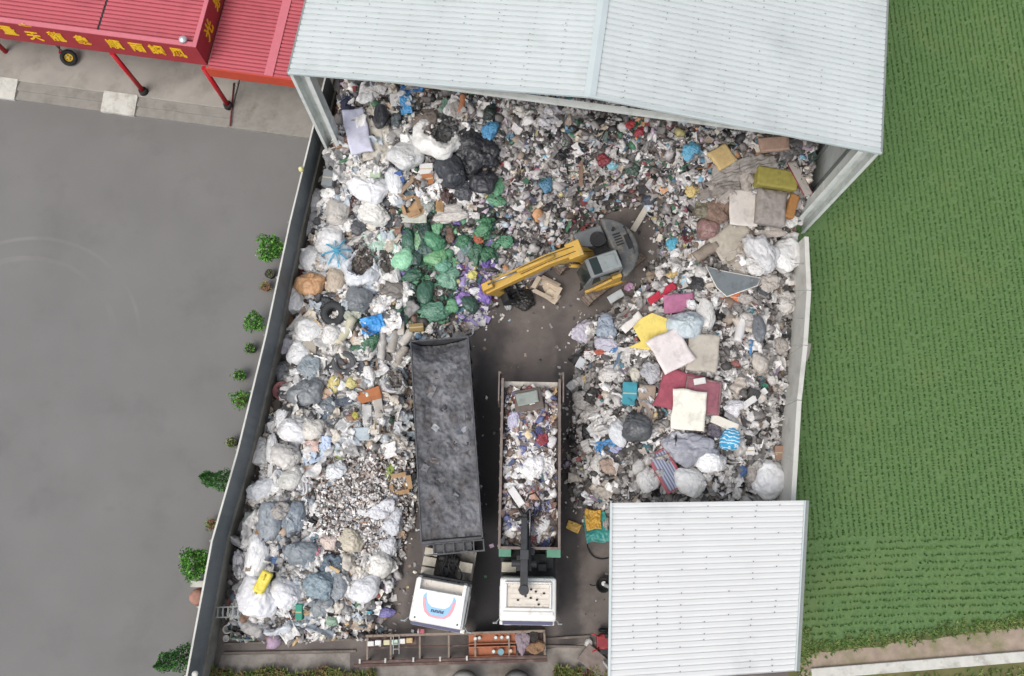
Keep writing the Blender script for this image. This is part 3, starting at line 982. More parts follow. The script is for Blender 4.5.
def pieces(name, pos, size, col, m, seed=1, weights=None, flat=0.5, parent=None):
    rg = np.random.default_rng(seed)
    n = len(pos); pos = np.asarray(pos, float); col = np.asarray(col, float)
    lum = (col * np.array([0.25, 0.6, 0.15])).sum(1, keepdims=True)
    col = (col * 0.68 + lum * 0.32) * np.where(lum > 0.28, 1.14, 1.0)
    w = PW if weights is None else np.asarray(weights, float) / np.sum(weights)
    ch = rg.choice(len(PROT), n, p=w)
    VV, FF, CC, SM = [], [], [], []
    base = 0
    for k, (pv_, pf, smooth) in enumerate(PROT):
        s = np.where(ch == k)[0]
        if not len(s): continue
        rot = rand_rot(len(s), rg, flat)
        sc_ = size[s][:, None] * np.exp(rg.normal(0, 0.32, (len(s), 3))).clip(0.4, 1.9)
        v = np.einsum('nij,nkj->nki', rot, pv_[None] * sc_[:, None, :]) + pos[s][:, None, :]
        m_ = len(pv_)
        f = pf[None] + (base + np.arange(len(s)) * m_)[:, None, None]
        VV.append(v.reshape(-1, 3)); FF.append(f.reshape(-1, 3)); CC.append(np.repeat(col[s], m_, 0))
        SM.append(np.full(len(s) * len(pf), smooth))
        base += len(s) * m_
    V = np.concatenate(VV); F = np.concatenate(FF)
    me = np_mesh(name, V, [F], np.concatenate(CC), np.concatenate(SM))
    return link(name, me, parent, m)

def palette(spec):
    cols, ws = [], []
    for h, w in spec.items(): cols.append(hx(h)); ws.append(w)
    ws = np.array(ws, float)
    return np.array(cols), ws / ws.sum()

PAL = {
 'back': palette({'b9b4b2': 7, 'cdcac8': 5, '9a9593': 7, 'a8a0a0': 5, '7c7675': 5, '5d5857': 5, '3b3839': 4, '2a2a2c': 3, 'c2b7a6': 2, '9f8a76': 2,
                  '6e5a4b': 2, '3f7f9f': .9, '5aa0c4': .6, '2f7a52': 1.1, '3f5f55': 1, 'a33b3d': .9, '8a3550': .5, 'c98a4a': .6, 'bfb05a': .5, 'b9a0b5': 1.2, 'a9b7c4': 2, '4a4a66': .8}),
 'left': palette({'d2cfcb': 8, 'b4afab': 7, '8e8986': 6, '6b6664': 5, '494544': 5, '2c2b2c': 4, 'b79c7e': 2.5, '93745a': 2.5, '5f4738': 2, 'a2b3bf': 2.2,
                  '6f8290': 2, '3d6a8a': .7, '3d7a50': .8, 'a8453f': .9, 'c9a35a': .8, 'b894b5': .5, 'd8d2bd': 2}),
 'shred': palette({'e0dcd8': 8, 'c5bfba': 6, 'a39a94': 4, '7d6f66': 4, '5d4c42': 3, '3a3130': 2, 'b59b86': 2.5, 'a8b2ba': 2}),
 'right': palette({'b5b0ac': 7, '9b9591': 8, '837d79': 7, '67615e': 6, '4a4644': 5, '2d2b2b': 4, 'c9c5c0': 5, 'a39079': 2, '7f6653': 2, 'd8d5d2': 2.5,
                   '5f84a2': .5, '35808f': .4, 'a85048': .5, '3f7560': .3, 'c4a860': .3, 'a58fae': .6}),
 'green': palette({'2f7a50': 5, '3f9562': 3, '2a5a48': 5, '5fae78': 1.5, '2b2b2d': 3, '565251': 3, '8d8886': 3, 'c3bfbc': 2, '7b5a4a': 1, '7a5ab0': .8, '55707a': 2}),
 'purple': palette({'7d5fb5': 4, '9b86c9': 3, 'd5d2d8': 4, '3f7a8f': 1.5, 'c9bf5f': 1, '9a9593': 3, '4a4644': 2, 'a33f4a': 1}),
}
m_litter = attr_mat('litter', 0.55, 0.25, 30)

def zone(px, py):
    if py < 210 and px > 455: return 'back'
    if 395 < px < 500 and 205 < py < 322:
        return 'purple' if (px > 455 and py > 262) else 'green'
    if px > 555: return 'right' if py > 255 or px > 690 else 'back'
    if 318 < px < 412 and 455 < py < 560: return 'shred'
    return 'left' if px < 455 else 'back'

NL = 42000
rg = np.random.default_rng(21)
pos, size, col = [], [], []
cand = np.c_[rg.uniform(-12.6, 14.2, NL * 2), rg.uniform(-4.9, 24.5, NL * 2)]
hin = inpoly(cand[:, 0], cand[:, 1], YARD) & ~inpoly(cand[:, 0], cand[:, 1], FLW)
cand = cand[hin]
hcand = hz(cand[:, 0], cand[:, 1])
dfence = segdist(cand[:, 0], cand[:, 1], np.array([tuple(p) for p in FENCE]), False)
for (x, y), h, df in zip(cand, hcand, dfence):
    if len(pos) >= NL: break
    if df < 0.75 and rg.random() < 0.88: continue
    px, py = Qpix(x, y, h)
    if px < 180 or px > 850 or py < 60 or py > 690: continue
    z_ = zone(px, py)
    fine = {'back': 0.145, 'left': 0.15, 'shred': 0.10, 'right': 0.14, 'green': 0.13, 'purple': 0.15}[z_]
    s = fine * float(np.clip(rg.lognormal(0, 0.55), 0.4, 3.0))
    c, w = PAL[z_]
    cc = c[rg.choice(len(c), p=w)] * rg.uniform(0.8, 1.15)
    pos.append((x, y, h + s * rg.uniform(0.05, 0.3))); size.append(s); col.append(cc)
lit = pieces('loose_litter', pos, np.array(size), col, m_litter, 5)
tag(lit, 'countless scraps of plastic paper and packaging strewn over the heap', 'litter', kind='stuff')
pos, size, col = [], [], []
while len(pos) < 6500:
    px, py = rg.normal(358, 30), rg.normal(505, 30)
    if not (318 < px < 412 and 455 < py < 565): continue
    p = P(px, py, 0.75); h = float(hz(p.x, p.y))
    if h < 0.05: continue
    s = rg.uniform(0.05, 0.15)
    c, w = PAL['shred']
    pos.append((p.x, p.y, h + rg.uniform(0.05, 0.22))); size.append(s); col.append(c[rg.choice(len(c), p=w)] * rg.uniform(0.9, 1.2))
lits = pieces('shredded_plastic', pos, np.array(size), col, m_litter, 9, [1] * 6 + [3] * 8 + [.3, .5, 1, 0, 0], 0.5)
tag(lits, 'patch of fine white shredded plastic on the lower left heap', 'litter', kind='stuff')
# second, larger layer so the heap is lumpy
pos, size, col = [], [], []
sel = rg.choice(len(cand), 3600, replace=False)
for k in sel:
    x, y = cand[k]; h = hcand[k]
    px, py = Qpix(x, y, h)
    if px < 180 or px > 850 or py < 60 or py > 690 or dfence[k] < 0.5: continue
    z_ = zone(px, py)
    if z_ == 'shred' and rg.random() < 0.7: continue
    s = rg.uniform(0.2, 0.34)
    c, w = PAL[z_]
    pos.append((x, y, h + s * 0.2)); size.append(s); col.append(c[rg.choice(len(c), p=w)] * rg.uniform(0.8, 1.1))
lit2 = pieces('crumpled_packaging', pos, np.array(size), col, m_litter, 6, [3] * 6 + [2.4] * 8 + [0.5, 0.8, 0.3, 0.3, 0.2], 0.4)
tag(lit2, 'larger crumpled plastic and paper wrappings lying among the litter', 'litter', kind='stuff')
# pale crumpled carrier bags packed between the big sacks
SMALL = [proto_ball(40 + i * 2.7, 3, 0.55) for i in range(8)]
FILMS = [proto_sheet(60 + i * 1.9, 11, 0.34) for i in range(8)]
def packed(name, label, spec, n, seed, cond, smin, smax, protos=None, lift=0.18):
    rg = np.random.default_rng(seed)
    c, w = palette(spec)
    P_, S_, C_ = [], [], []
    while len(P_) < n:
        px, py = rg.uniform(230, 800), rg.uniform(90, 640)
        if not cond(px, py): continue
        p = P(px, py, 0.7); h = float(hz(p.x, p.y))
        if h < 0.12: continue
        s = rg.uniform(smin, smax)
        P_.append((p.x, p.y, h + s * lift)); S_.append(s); C_.append(c[rg.choice(len(c), p=w)] * rg.uniform(0.85, 1.12))
    global PROT
    keep = PROT
    PROT = protos or SMALL
    o = pieces(name, P_, np.array(S_), C_, m_litter, seed, [1] * len(PROT), 0.4)
    PROT = keep
    tag(o, label, 'litter', kind='stuff')
fx_px = lambda py: 330 - 0.245 * (py - 130)
packed('carrier_bags', 'mass of pale crumpled carrier bags packed between the sacks of the left heap', {'d8d6d3': 8, 'c5c2be': 5, 'a9a6a3': 3, '8e8c8b': 2, 'c9c0b0': 2, 'aab4bd': 2, '55555a': 1.5}, 620, 51,
       lambda px, py: fx_px(py) + 14 < px < 412 and 150 < py < 630 and not (320 < px and 455 < py < 560), 0.28, 0.52)
packed('carrier_bags', 'mass of grey and white crumpled bags packed into the right heap', {'cbc8c5': 6, 'b0aca8': 6, '8d8985': 4, '625e5b': 2, '3f3c3b': 1.5, 'b5a898': 1.5, 'dcdad8': 3}, 420, 52,
       lambda px, py: 580 < px < 790 and 265 < py < 500, 0.24, 0.46)
packed('plastic_film', 'torn pale plastic film and sheeting tangled through the left heap', {'d8d6d3': 8, 'c9c6c2': 5, 'a9a6a3': 3, '7d7c7c': 1.5, 'c4b8a4': 2, 'a4b0ba': 2, '4a4a4e': 1.5, '9a6f52': .6}, 330, 53,
       lambda px, py: fx_px(py) + 12 < px < 470 and 95 < py < 632 and not (320 < px and 455 < py < 560) and not (px > 395 and 215 < py < 330), 0.45, 0.85, FILMS, 0.22)
packed('plastic_film', 'torn grey and pale plastic film tangled through the right heap', {'cbc8c5': 6, 'b0aca8': 6, '8d8985': 4, '55524f': 2, '2f2d2d': 2, 'b5a898': 1.5, 'dcdad8': 2}, 330, 54,
       lambda px, py: 575 < px < 795 and 262 < py < 503, 0.38, 0.75, FILMS, 0.2)
packed('plastic_film', 'torn pale and coloured plastic film tangled through the heap under the shed', {'cdcac8': 6, 'b4afad': 6, '8a8583': 4, '4a4747': 2.5, '2a2a2c': 2, '3f7f9f': .4, '2f6a52': .5, '8a3a40': .4, 'b9a890': 1}, 330, 55,
       lambda px, py: 455 < px < 800 and 95 < py < 300 and not (480 < px < 665 and py > 200) and not (px > 700 and py > 140), 0.3, 0.55, FILMS, 0.2)
# stray scraps on the cleared floor, thickest along the heap's foot
pos, size, col = [], [], []
while len(pos) < 700:
    px, py = rg.uniform(384, 670), rg.uniform(205, 640)
    p = P(px, py, 0)
    a = np.array([p.x]); b = np.array([p.y])
    if not inpoly(a, b, FLW)[0]: continue
    d = segdist(a, b, FLW)[0]
    if rg.random() > math.exp(-d / 0.35) + 0.02: continue
    s = rg.uniform(0.04, 0.15)
    c, w = PAL['right' if px > 555 else 'left']
    pos.append((p.x, p.y, 0.01 + s * 0.2)); size.append(s); col.append(c[rg.choice(len(c), p=w)])
lit3 = pieces('loose_litter', pos, np.array(size), col, m_litter, 7, None, 0.2)
tag(lit3, 'small stray scraps scattered over the cleared floor', 'litter', kind='stuff')

# ================================================================== SINGLE ITEMS
CM = {}
def cmat(hexc, rough=0.42, kind='plastic'):
    key = (hexc, kind)
    if key not in CM:
        c = np.array(hx(hexc)); lm_ = float((c * np.array([0.25, 0.6, 0.15])).sum()); c = (c * 0.9 + 0.1 * lm_) * (1.06 if lm_ > 0.42 else 1.0); c = tuple(np.minimum(c, 0.86))
        if kind == 'green film':
            c = tuple(0.68 * x + 0.32 * lm_ * k for x, k in zip(c, (0.85, 1.0, 0.95)))
        if kind in ('plastic', 'green film'):
            CM[key] = mat(kind + ' ' + hexc, c, 0.34, var=0.12, scale=2.2, bump=0.45, bscale=3.0, dirt=tuple(x * 0.66 for x in c), dirt_amt=0.12, dscale=2.5, dist=0.14, ridge=0.24)
        elif kind == 'fabric':
            CM[key] = mat('fabric ' + hexc, c, 0.9, var=0.14, scale=5, bump=0.4, bscale=30, dirt=tuple(x * 0.65 for x in c), dirt_amt=0.25, dscale=3, dist=0.02)
        else:
            CM[key] = mat('board ' + hexc, c, 0.8, var=0.08, scale=2.5, bump=0.15, bscale=20, dirt=tuple(x * 0.66 for x in c), dirt_amt=0.42, dscale=1.6)
    return CM[key]

def sack_mesh(seed, amp=1.0, flat=0.35, folds=9, planes=15, p=9.0, sub=5, radial=0.02):
    """a filled bag: blunt many-sided lump with sharp creases, gathered towards one side"""
    rg = random.Random(seed * 77 + 5)
    bm = bmesh.new(); bmesh.ops.create_icosphere(bm, subdivisions=sub, radius=1)
    o = Vector((seed * 3.7, seed * 1.3, seed * 2.1))
    tilt = Vector((math.sin(seed * 5.1) * 0.8, math.cos(seed * 3.3) * 0.8, 1)).normalized()
    D = []
    for _ in range(planes):
        d = Vector((rg.gauss(0, 1), rg.gauss(0, 1), rg.gauss(0, 0.8))).normalized()
        D.append((d, rg.uniform(0.72, 1.02)))
    D.append((Vector((0, 0, 1)), rg.uniform(0.7, 0.95)))
    for v in bm.verts:
        n = v.co.normalized()
        w = n + 0.30 * Vector((mnoise.noise(n * 2 + o), mnoise.noise(n * 2 - o), mnoise.noise(n * 2 + o * 2)))
        wn_ = w.normalized()
        s_ = 0.0
        for d, h in D:
            k = wn_.dot(d)
            if k > 0: s_ += (k / h) ** p
        r = min(1.25, (s_ + 0.25) ** (-1 / p))
        r += 0.16 * amp * mnoise.noise(n * 1.3 + o)
        r += 0.07 * amp * (0.5 - 2 * abs(mnoise.noise(w * 2.6 + o)))
        r += 0.034 * amp * (0.5 - 2 * abs(mnoise.noise(w * 5.5 - o)))
        r += 0.010 * amp * (0.5 - 2 * abs(mnoise.noise(w * 12 + o)))
        t = n.angle(tilt)
        if t < 1.1:
            phi = math.atan2(n.y - tilt.y * 0.8, n.x - tilt.x * 0.8)
            k = 1 - t / 1.1
            r += radial * k * (1 - k) * 4 * math.cos(folds * phi + 3 * mnoise.noise(n * 3 + o))
            if t < 0.25: r += 0.12 * (1 - t / 0.25) - 0.04
        q = n * r
        if q.z < -flat: q.z = -flat + (q.z + flat) * 0.3
        v.co = q
    me = bpy.data.meshes.new('bag_body'); bm.to_mesh(me); bm.free()
    me.polygons.foreach_set('use_smooth', [True] * len(me.polygons))
    return me, tilt

SACKS = [sack_mesh(i + 1, 0.68, p=6.5, folds=6 + i % 5, radial=0.035 if i % 2 else 0.01) for i in range(9)]
LIMP = [sack_mesh(i + 31, 2.0, 0.25, planes=12) for i in range(9)]
BLOCKY = [sack_mesh(i + 61, 0.85, 0.5, planes=8, p=12) for i in range(5)]

def knot_mesh(seed):
    mb = MB(); n = 18
    prof = [(0.0, 0.10), (0.05, 0.065), (0.10, 0.06), (0.17, 0.13), (0.24, 0.24), (0.26, 0.22), (0.2, 0.1), (0.16, 0.02)]
    vs, fs = [], []
    for i, (h, r) in enumerate(prof):
        for k in range(n):
            a = 2 * math.pi * k / n
            rr = r * (1 + 0.4 * (i > 2) * math.sin(a * 4 + seed) * math.cos(a * 3 + seed * 2))
            vs.append((rr * math.cos(a), rr * math.sin(a) * 0.7, h + 0.05 * (i > 2) * math.sin(a * 5 + seed)))
    for i in range(len(prof) - 1):
        for k in range(n):
            fs.append((i * n + k, i * n + (k + 1) % n, (i + 1) * n + (k + 1) % n, (i + 1) * n + k))
    mb.add(vs, fs, True)
    return mb.mesh('knot')
KNOTS = [knot_mesh(i * 1.7) for i in range(4)]

LABELS = {}
def use_label(l):
    LABELS[l] = LABELS.get(l, 0) + 1

def place(px, py, dz=0.0, lift=0.0):
    z = 0.6
    for _ in range(7):
        p = P(px, py, z + lift + dz)
        z = float(hz(p.x, p.y))
    return Vector((p.x, p.y, z + dz))

def psize(px, py, z, w, h, rot):
    sx = (P(px + 5, py, z) - P(px - 5, py, z)).length / 10
    sy = (P(px, py + 5, z) - P(px, py - 5, z)).length / 10
    a = R(rot)
    wx = w * math.hypot(math.cos(a) * sx, math.sin(a) * sy)
    hx_ = h * math.hypot(math.sin(a) * sx, math.cos(a) * sy)
    return wx, hx_

cnt = [0]
GG_ = 'green bags beside the excavator boom'
def bag(px, py, w, h, rot, col, label, group=None, style='sack', dz=0.0, name='rubbish_bag', cat='rubbish bag', kind='plastic', knot=None):
    cnt[0] += 1; k = cnt[0]
    lib = {'sack': SACKS, 'limp': LIMP, 'block': BLOCKY}[style]
    me, tilt = lib[(k * 5) % len(lib)]
    wx, hy = psize(px, py, 0.8, w, h, rot)
    hzz = min(0.62, 0.5 * min(wx, hy) * (0.62 if style == 'limp' else 0.78) + 0.03)
    p = place(px, py, dz, hzz * 0.5)
    m = cmat(col, kind=kind, rough=0.34)
    if group == GG_: m = cmat(col, kind='green film')
    if group == GG_: m.node_tree.nodes['Principled BSDF'].inputs['Roughness'].default_value = 0.2
    base_loc = (p.x, p.y, p.z + hzz * 0.30)
    o = bpy.data.objects.new(name, me)
    COL.objects.link(o)
    if not me.materials: me.materials.append(m)
    o.material_slots[0].link = 'OBJECT'; o.material_slots[0].material = m
    o.location = base_loc
    o.rotation_euler = (random.uniform(-.12, .12), random.uniform(-.12, .12), R(rot))
    f = 1.0
    if group == GG_: f = 1.22
    elif px < 420 and min(w, h) > 14 and style != 'limp': f = 1.15
    elif min(w, h) > 12: f = 1.08
    o.scale = (wx / 2 * f, hy / 2 * f, hzz * (0.5 + 0.5 * f))
    tag(o, label, cat, group); use_label(label)
    if knot is None: knot = style == 'sack' and min(w, h) >= 16 and k % 3 != 0
    if knot:
        kb = bpy.data.objects.new('knot', KNOTS[k % 4])
        COL.objects.link(kb); kb.parent = o
        if not KNOTS[k % 4].materials: KNOTS[k % 4].materials.append(m)
        kb.material_slots[0].link = 'OBJECT'; kb.material_slots[0].material = m
        kb.location = tilt * 0.98
        kb.rotation_euler = (Vector((0, 0, 1)).rotation_difference(tilt)).to_euler()
        mean = (wx + hy) / 4
        kb.scale = (0.9, 0.9, 0.55 * mean / hzz * 0.6)
    return o

def openbag(px, py, w, h, rot, col, inner, label, group=None, dz=0.0, name='torn_bag', pal='left', depth=0.55):
    cnt[0] += 1; k = cnt[0]
    wx, hy = psize(px, py, 0.8, w, h, rot)
    hgt = min(0.7, 0.4 * min(wx, hy) + 0.1)
    p = place(px, py, dz, hgt * 0.6)
    mb = MB(); n = 44
    prof = [(0.75, -0.2), (0.97, 0.1), (1.0, 0.45), (0.93, 0.8), (0.80, 1.0), (0.70, 0.98), (0.64, 0.8), (0.60, depth)]
    def fn(u, v):
        i = v * (len(prof) - 1); a = int(min(i, len(prof) - 2)); t = i - a
        r = prof[a][0] * (1 - t) + prof[a + 1][0] * t; z = prof[a][1] * (1 - t) + prof[a + 1][1] * t
        ph = 2 * math.pi * u
        d = Vector((math.cos(ph), math.sin(ph), v * 1.5))
        nn = 0.22 * mnoise.noise(d * 1.3 + Vector((k, 0, 0))) + 0.10 * (0.5 - 2 * abs(mnoise.noise(d * 4 + Vector((0, k, 0)))))
        r *= 1 + nn * (1.0 + 0.8 * v)
        lop = 0.5 - 0.5 * math.sin(ph + 0.4 * math.sin(k))
        z *= 0.45 + 0.6 * lop
        sh_ = 0.30 * max(0.0, v * 1.6 - 0.6)
        z += 0.30 * mnoise.noise(Vector((math.cos(ph) * 1.2, math.sin(ph) * 1.2, k))) * v + 0.06 * mnoise.noise(d * 6 + Vector((k, k, 0)))
        return (r * math.cos(ph) * wx / 2, (r * math.sin(ph) + sh_) * hy / 2, z * hgt)
    mb.grid(fn, n, 28)
    root = empty(name, (p.x, p.y, p.z), R(rot))
    tag(root, label, 'torn bag', group); use_label(label)
    b = mb.build('bag_skin', cmat(col), root)
    md = b.modifiers.new('thick', 'SOLIDIFY'); md.thickness = 0.012
    rg2 = np.random.default_rng(k)
    cs, ws = (np.array([hx(c) for c in inner]), None)
    npc = int(40 + 60 * wx * hy)
    a = rg2.uniform(0, 2 * np.pi, npc); rr_ = np.sqrt(rg2.uniform(0, 1, npc)) * 0.66
    pp = np.c_[rr_ * np.cos(a) * wx / 2, (rr_ * 1.15 * np.sin(a) + 0.3) * hy / 2, hgt * (depth * 0.8 + 0.12 * (1 - rr_ / 0.62)) + rg2.uniform(-.03, .03, npc)]
    ci = rg2.integers(0, len(cs), npc)
    ct = pieces('contents', pp, rg2.uniform(0.12, 0.26, npc), cs[ci] * rg2.uniform(0.7, 1.2, (npc, 1)), m_litter, k, None, 0.4, root)
    tag(ct, kind='stuff')
    return root

def drape(px, py, w, h, rot, col, label, group=None, dz=0.17, name='plastic_sheet', cat='sheet', kind='plastic', amp=0.10, edge=0.12, n=26):
    cnt[0] += 1; k = cnt[0]
    wx, hy = psize(px, py, 0.8, w, h, rot)
    p = place(px, py, dz, 0.05)
    ca_, sa_ = math.cos(R(rot)), math.sin(R(rot))
    mb = MB()
    def fn(u, v):
        x = (u - 0.5) * wx; y = (v - 0.5) * hy
        q = Vector((x * 2 + k, y * 2, k * 0.3))
        x += edge * wx * mnoise.noise(q * 0.9); y += edge * hy * mnoise.noise(q * 0.9 + Vector((7, 3, 1)))
        X = x * ca_ - y * sa_; Y = x * sa_ + y * ca_
        z = float(hz(p.x + X, p.y + Y)) + dz + 0.05 + amp * mnoise.noise(q * 1.6) + amp * 0.7 * (0.3 - abs(mnoise.noise(q * 3.4)) * 1.4) + amp * .3 * mnoise.noise(q * 8)
        return (X, Y, max(0.01, z) - p.z)
    mb.grid(fn, n, n)
    o = mb.build(name, cmat(col, kind=kind), None, (p.x, p.y, p.z))
    md = o.modifiers.new('thick', 'SOLIDIFY'); md.thickness = 0.015
    tag(o, label, cat, group); use_label(label)
    return o

def slab(px, py, w, h, rot, col, label, group=None, t=0.1, dz=0.12, tilt=(0, 0), name='foam_slab', cat='slab', kind='board', bev=0.02, warp=0.02, quilt=0, edgecol=None, n=16):
    cnt[0] += 1; k = cnt[0]
    wx, hy = psize(px, py, 0.9, w, h, rot)
    p = place(px, py, dz, t)
    vs, fs = [], []
    def top(u, v, s):
        x = (u - 0.5) * wx; y = (v - 0.5) * hy
        q = Vector((x * 1.1 + k, y * 1.1, 0))
        e = min(u, 1 - u, v, 1 - v)
        z = s * t / 2 * (1 if e > 0.001 else 0.55) + warp * 1.6 * mnoise.noise(q)
        if s > 0 and quilt: z += 0.02 * abs(math.sin(u * math.pi * quilt) * math.sin(v * math.pi * quilt * hy / wx))
        x += 0.055 * wx * mnoise.noise(q * 1.3 + Vector((0, 4, 0))); y += 0.055 * hy * mnoise.noise(q * 1.3 + Vector((9, 0, 0)))
        return (x, y, z)
    mb = MB()
    mb.grid(lambda u, v: top(u, v, 1), n, n)
    mb.grid(lambda u, v: top(u, v, -1), n, n)
    w1 = n + 1; off_ = w1 * w1
    ring = [(i, 0) for i in range(n)] + [(n, j) for j in range(n)] + [(i, n) for i in range(n, 0, -1)] + [(0, j) for j in range(n, 0, -1)]
    for a in range(len(ring)):
        i0 = ring[a][0] * w1 + ring[a][1]; i1 = ring[(a + 1) % len(ring)][0] * w1 + ring[(a + 1) % len(ring)][1]
        mb.f.append((i0, i1, i1 + off_, i0 + off_)); mb.sm.append(False)
    o = mb.build(name, cmat(col, kind=kind), None, (p.x, p.y, p.z + t / 2))
    o.rotation_euler = (R(tilt[0]), R(tilt[1]), R(rot))
    tag(o, label, cat, group); use_label(label)
    if edgecol:
        e = MB()
        c4 = [Vector((sx * wx / 2 * 0.985, sy * hy / 2 * 0.985, 0)) for sx, sy in ((-1, -1), (1, -1), (1, 1), (-1, 1))]
        e.ring_tube([v for v in c4], t * 0.55, 8, closed=True)
        e.build('piping', cmat(edgecol, kind='fabric'), o)
    return o

def polyslab(pts_, z, t, col, label, group=None, name='board', cat='board', kind='board', edgecol=None, tilt=(0, 0)):
    cnt[0] += 1
    W_ = [P(a, b, z) for a, b in pts_]
    c = sum(W_, Vector()) / len(W_)
    q = MB(); q.prism([(w.x - c.x, w.y - c.y) for w in W_], -t / 2, t / 2)
    o = q.build(name, cmat(col, kind=kind), None, c, bevel=min(0.03, t * 0.3))
    o.rotation_euler = (R(tilt[0]), R(tilt[1]), 0)
    tag(o, label, cat, group); use_label(label)
    if edgecol:
        e = MB(); e.ring_tube([Vector((w.x - c.x, w.y - c.y, 0)) for w in W_], t * 0.6, 6, closed=True); e.build('edge_trim', cmat(edgecol, kind='board'), o)
    return o

def carton(px, py, w, h, rot, col, label, group=None, hgt=0.3, dz=0.05, name='cardboard_box', cat='box', tilt=(8, -6), flaps=True):
    cnt[0] += 1; k = cnt[0]
    wx, hy = psize(px, py, 0.9, w, h, rot)
    p = place(px, py, dz, hgt * 0.6)
    o_ = empty(name, (p.x, p.y, p.z), R(rot))
    o_.rotation_euler = (R(tilt[0]), R(tilt[1]), R(rot))
    tag(o_, label, cat, group); use_label(label)
    m = cmat(col, kind='board')
    t = 0.015; X, Y = wx / 2 * 0.8, hy / 2 * 0.8
    q = MB()
    if flaps:
        q.bx(-X, X, -Y, Y, 0, t)
        q.bx(-X, X, -Y, -Y + t, t, hgt); q.bx(-X, X, Y - t, Y, t, hgt)
        q.bx(-X, -X + t, -Y + t, Y - t, t, hgt); q.bx(X - t, X, -Y + t, Y - t, t, hgt)
        q.build('body', m, o_)
        for (a0, a1, d) in (((-X, -Y, hgt), (X, -Y, hgt), (0, -1)), ((-X, Y, hgt), (X, Y, hgt), (0, 1)), ((-X, -Y, hgt), (-X, Y, hgt), (-1, 0)), ((X, -Y, hgt), (X, Y, hgt), (1, 0))):
            f = MB(); an = random.uniform(-0.7, 0.5); L_ = 0.26 * min(wx, hy)
            dv = Vector((d[0] * math.cos(an), d[1] * math.cos(an), math.sin(an))) * L_
            a0, a1 = Vector(a0), Vector(a1)
            nn = Vector((0, 0, 0.012))
            f.add([a0, a1, a1 + dv, a0 + dv, a0 + nn, a1 + nn, a1 + dv + nn, a0 + dv + nn], [(0, 1, 2, 3), (4, 5, 6, 7), (0, 1, 5, 4), (1, 2, 6, 5), (2, 3, 7, 6), (3, 0, 4, 7)])
            f.build('flap', m, o_)
    else:
        q.bx(-X / 0.8, X / 0.8, -Y / 0.8, Y / 0.8, 0, hgt)
        q.build('body', m, o_, bevel=0.02)
        f = MB(); f.bx(-X / 0.8 + .02, X / 0.8 - .02, -0.025, 0.025, hgt, hgt + 0.004)
        f.build('tape', cmat('b8a988', kind='board'), o_)
    return o_

def roll(px, py, length, dia, rot, col, label, group=None, dz=0.03, name='foam_roll', cat='roll', kind='plastic', tilt=0, hollow=False):
    cnt[0] += 1; k = cnt[0]
    wx, hy = psize(px, py, 0.9, length, dia, rot)
    r = hy / 2
    p = place(px, py, dz, r)
    q = MB(); n = 8
    pts_ = [Vector(((i / n - 0.5) * wx, 0.08 * wx * mnoise.noise(Vector((i * 0.35, k, 0))), 0.05 * mnoise.noise(Vector((i * 0.5, 0, k))))) for i in range(n + 1)]
    q.ring_tube(pts_, [r * (1 + 0.12 * mnoise.noise(Vector((i, k, 3)))) for i in range(n + 1)], 14)
    o = q.build(name, cmat(col, kind=kind), None, (p.x, p.y, p.z + r * 0.8))
    o.rotation_euler = (0, R(tilt), R(rot))
    tag(o, label, cat, group); use_label(label)
    return o

def plank(px, py, length, wid, rot, col, label, group=None, t=0.05, dz=0.18, tilt=4, name='plank', cat='plank'):
    cnt[0] += 1
    wx, hy = psize(px, py, 0.9, length, wid, rot)
    p = place(px, py, dz, 0.05)
    q = MB(); q.box((0, 0, 0), (wx, hy, t))
    o = q.build(name, cmat(col, kind='board'), None, (p.x, p.y, p.z), bevel=0.008)
    o.rotation_euler = (0, R(tilt), R(rot))
    tag(o, label, cat, group); use_label(label)
    return o

def tyre(px, py, dia, label, name='tyre', cat='tyre', col='3a3c3d', fat=0.30, tilt=(12, 8), dz=0.1, group=None, tread=True):
    cnt[0] += 1
    wx, _ = psize(px, py, 0.9, dia, dia, 0)
    Ro = wx / 2
    r = Ro * fat
    p = place(px, py, dz, r)
    q = MB(); q.torus((0, 0, 0), Ro - r, r, 'z', 36, 12, 0.9)
    m = cmat(col, kind='board')
    o = q.build(name, m, None, (p.x, p.y, p.z + r * 0.7))
    o.rotation_euler = (R(tilt[0]), R(tilt[1]), 0)
    tag(o, label, cat, group); use_label(label)
    if tread:
        g = MB()
        for i in range(26):
            a = 2 * math.pi * i / 26
            g.box((math.cos(a) * (Ro - 0.01), math.sin(a) * (Ro - 0.01), 0), (0.05, 0.06, r * 1.5), Matrix.Rotation(a, 3, 'Z'))
        g.build('tread', m, o)
    else:
        for i, (rr_, zz) in enumerate(((Ro - r * 0.9, r * 0.75), (Ro - r * 1.3, r * .6), (Ro - r * 0.4, r * 0.55))):
            g = MB(); g.torus((0, 0, zz), rr_, r * 0.28, 'z', 36, 8); g.build('coil', m, o)
    return o

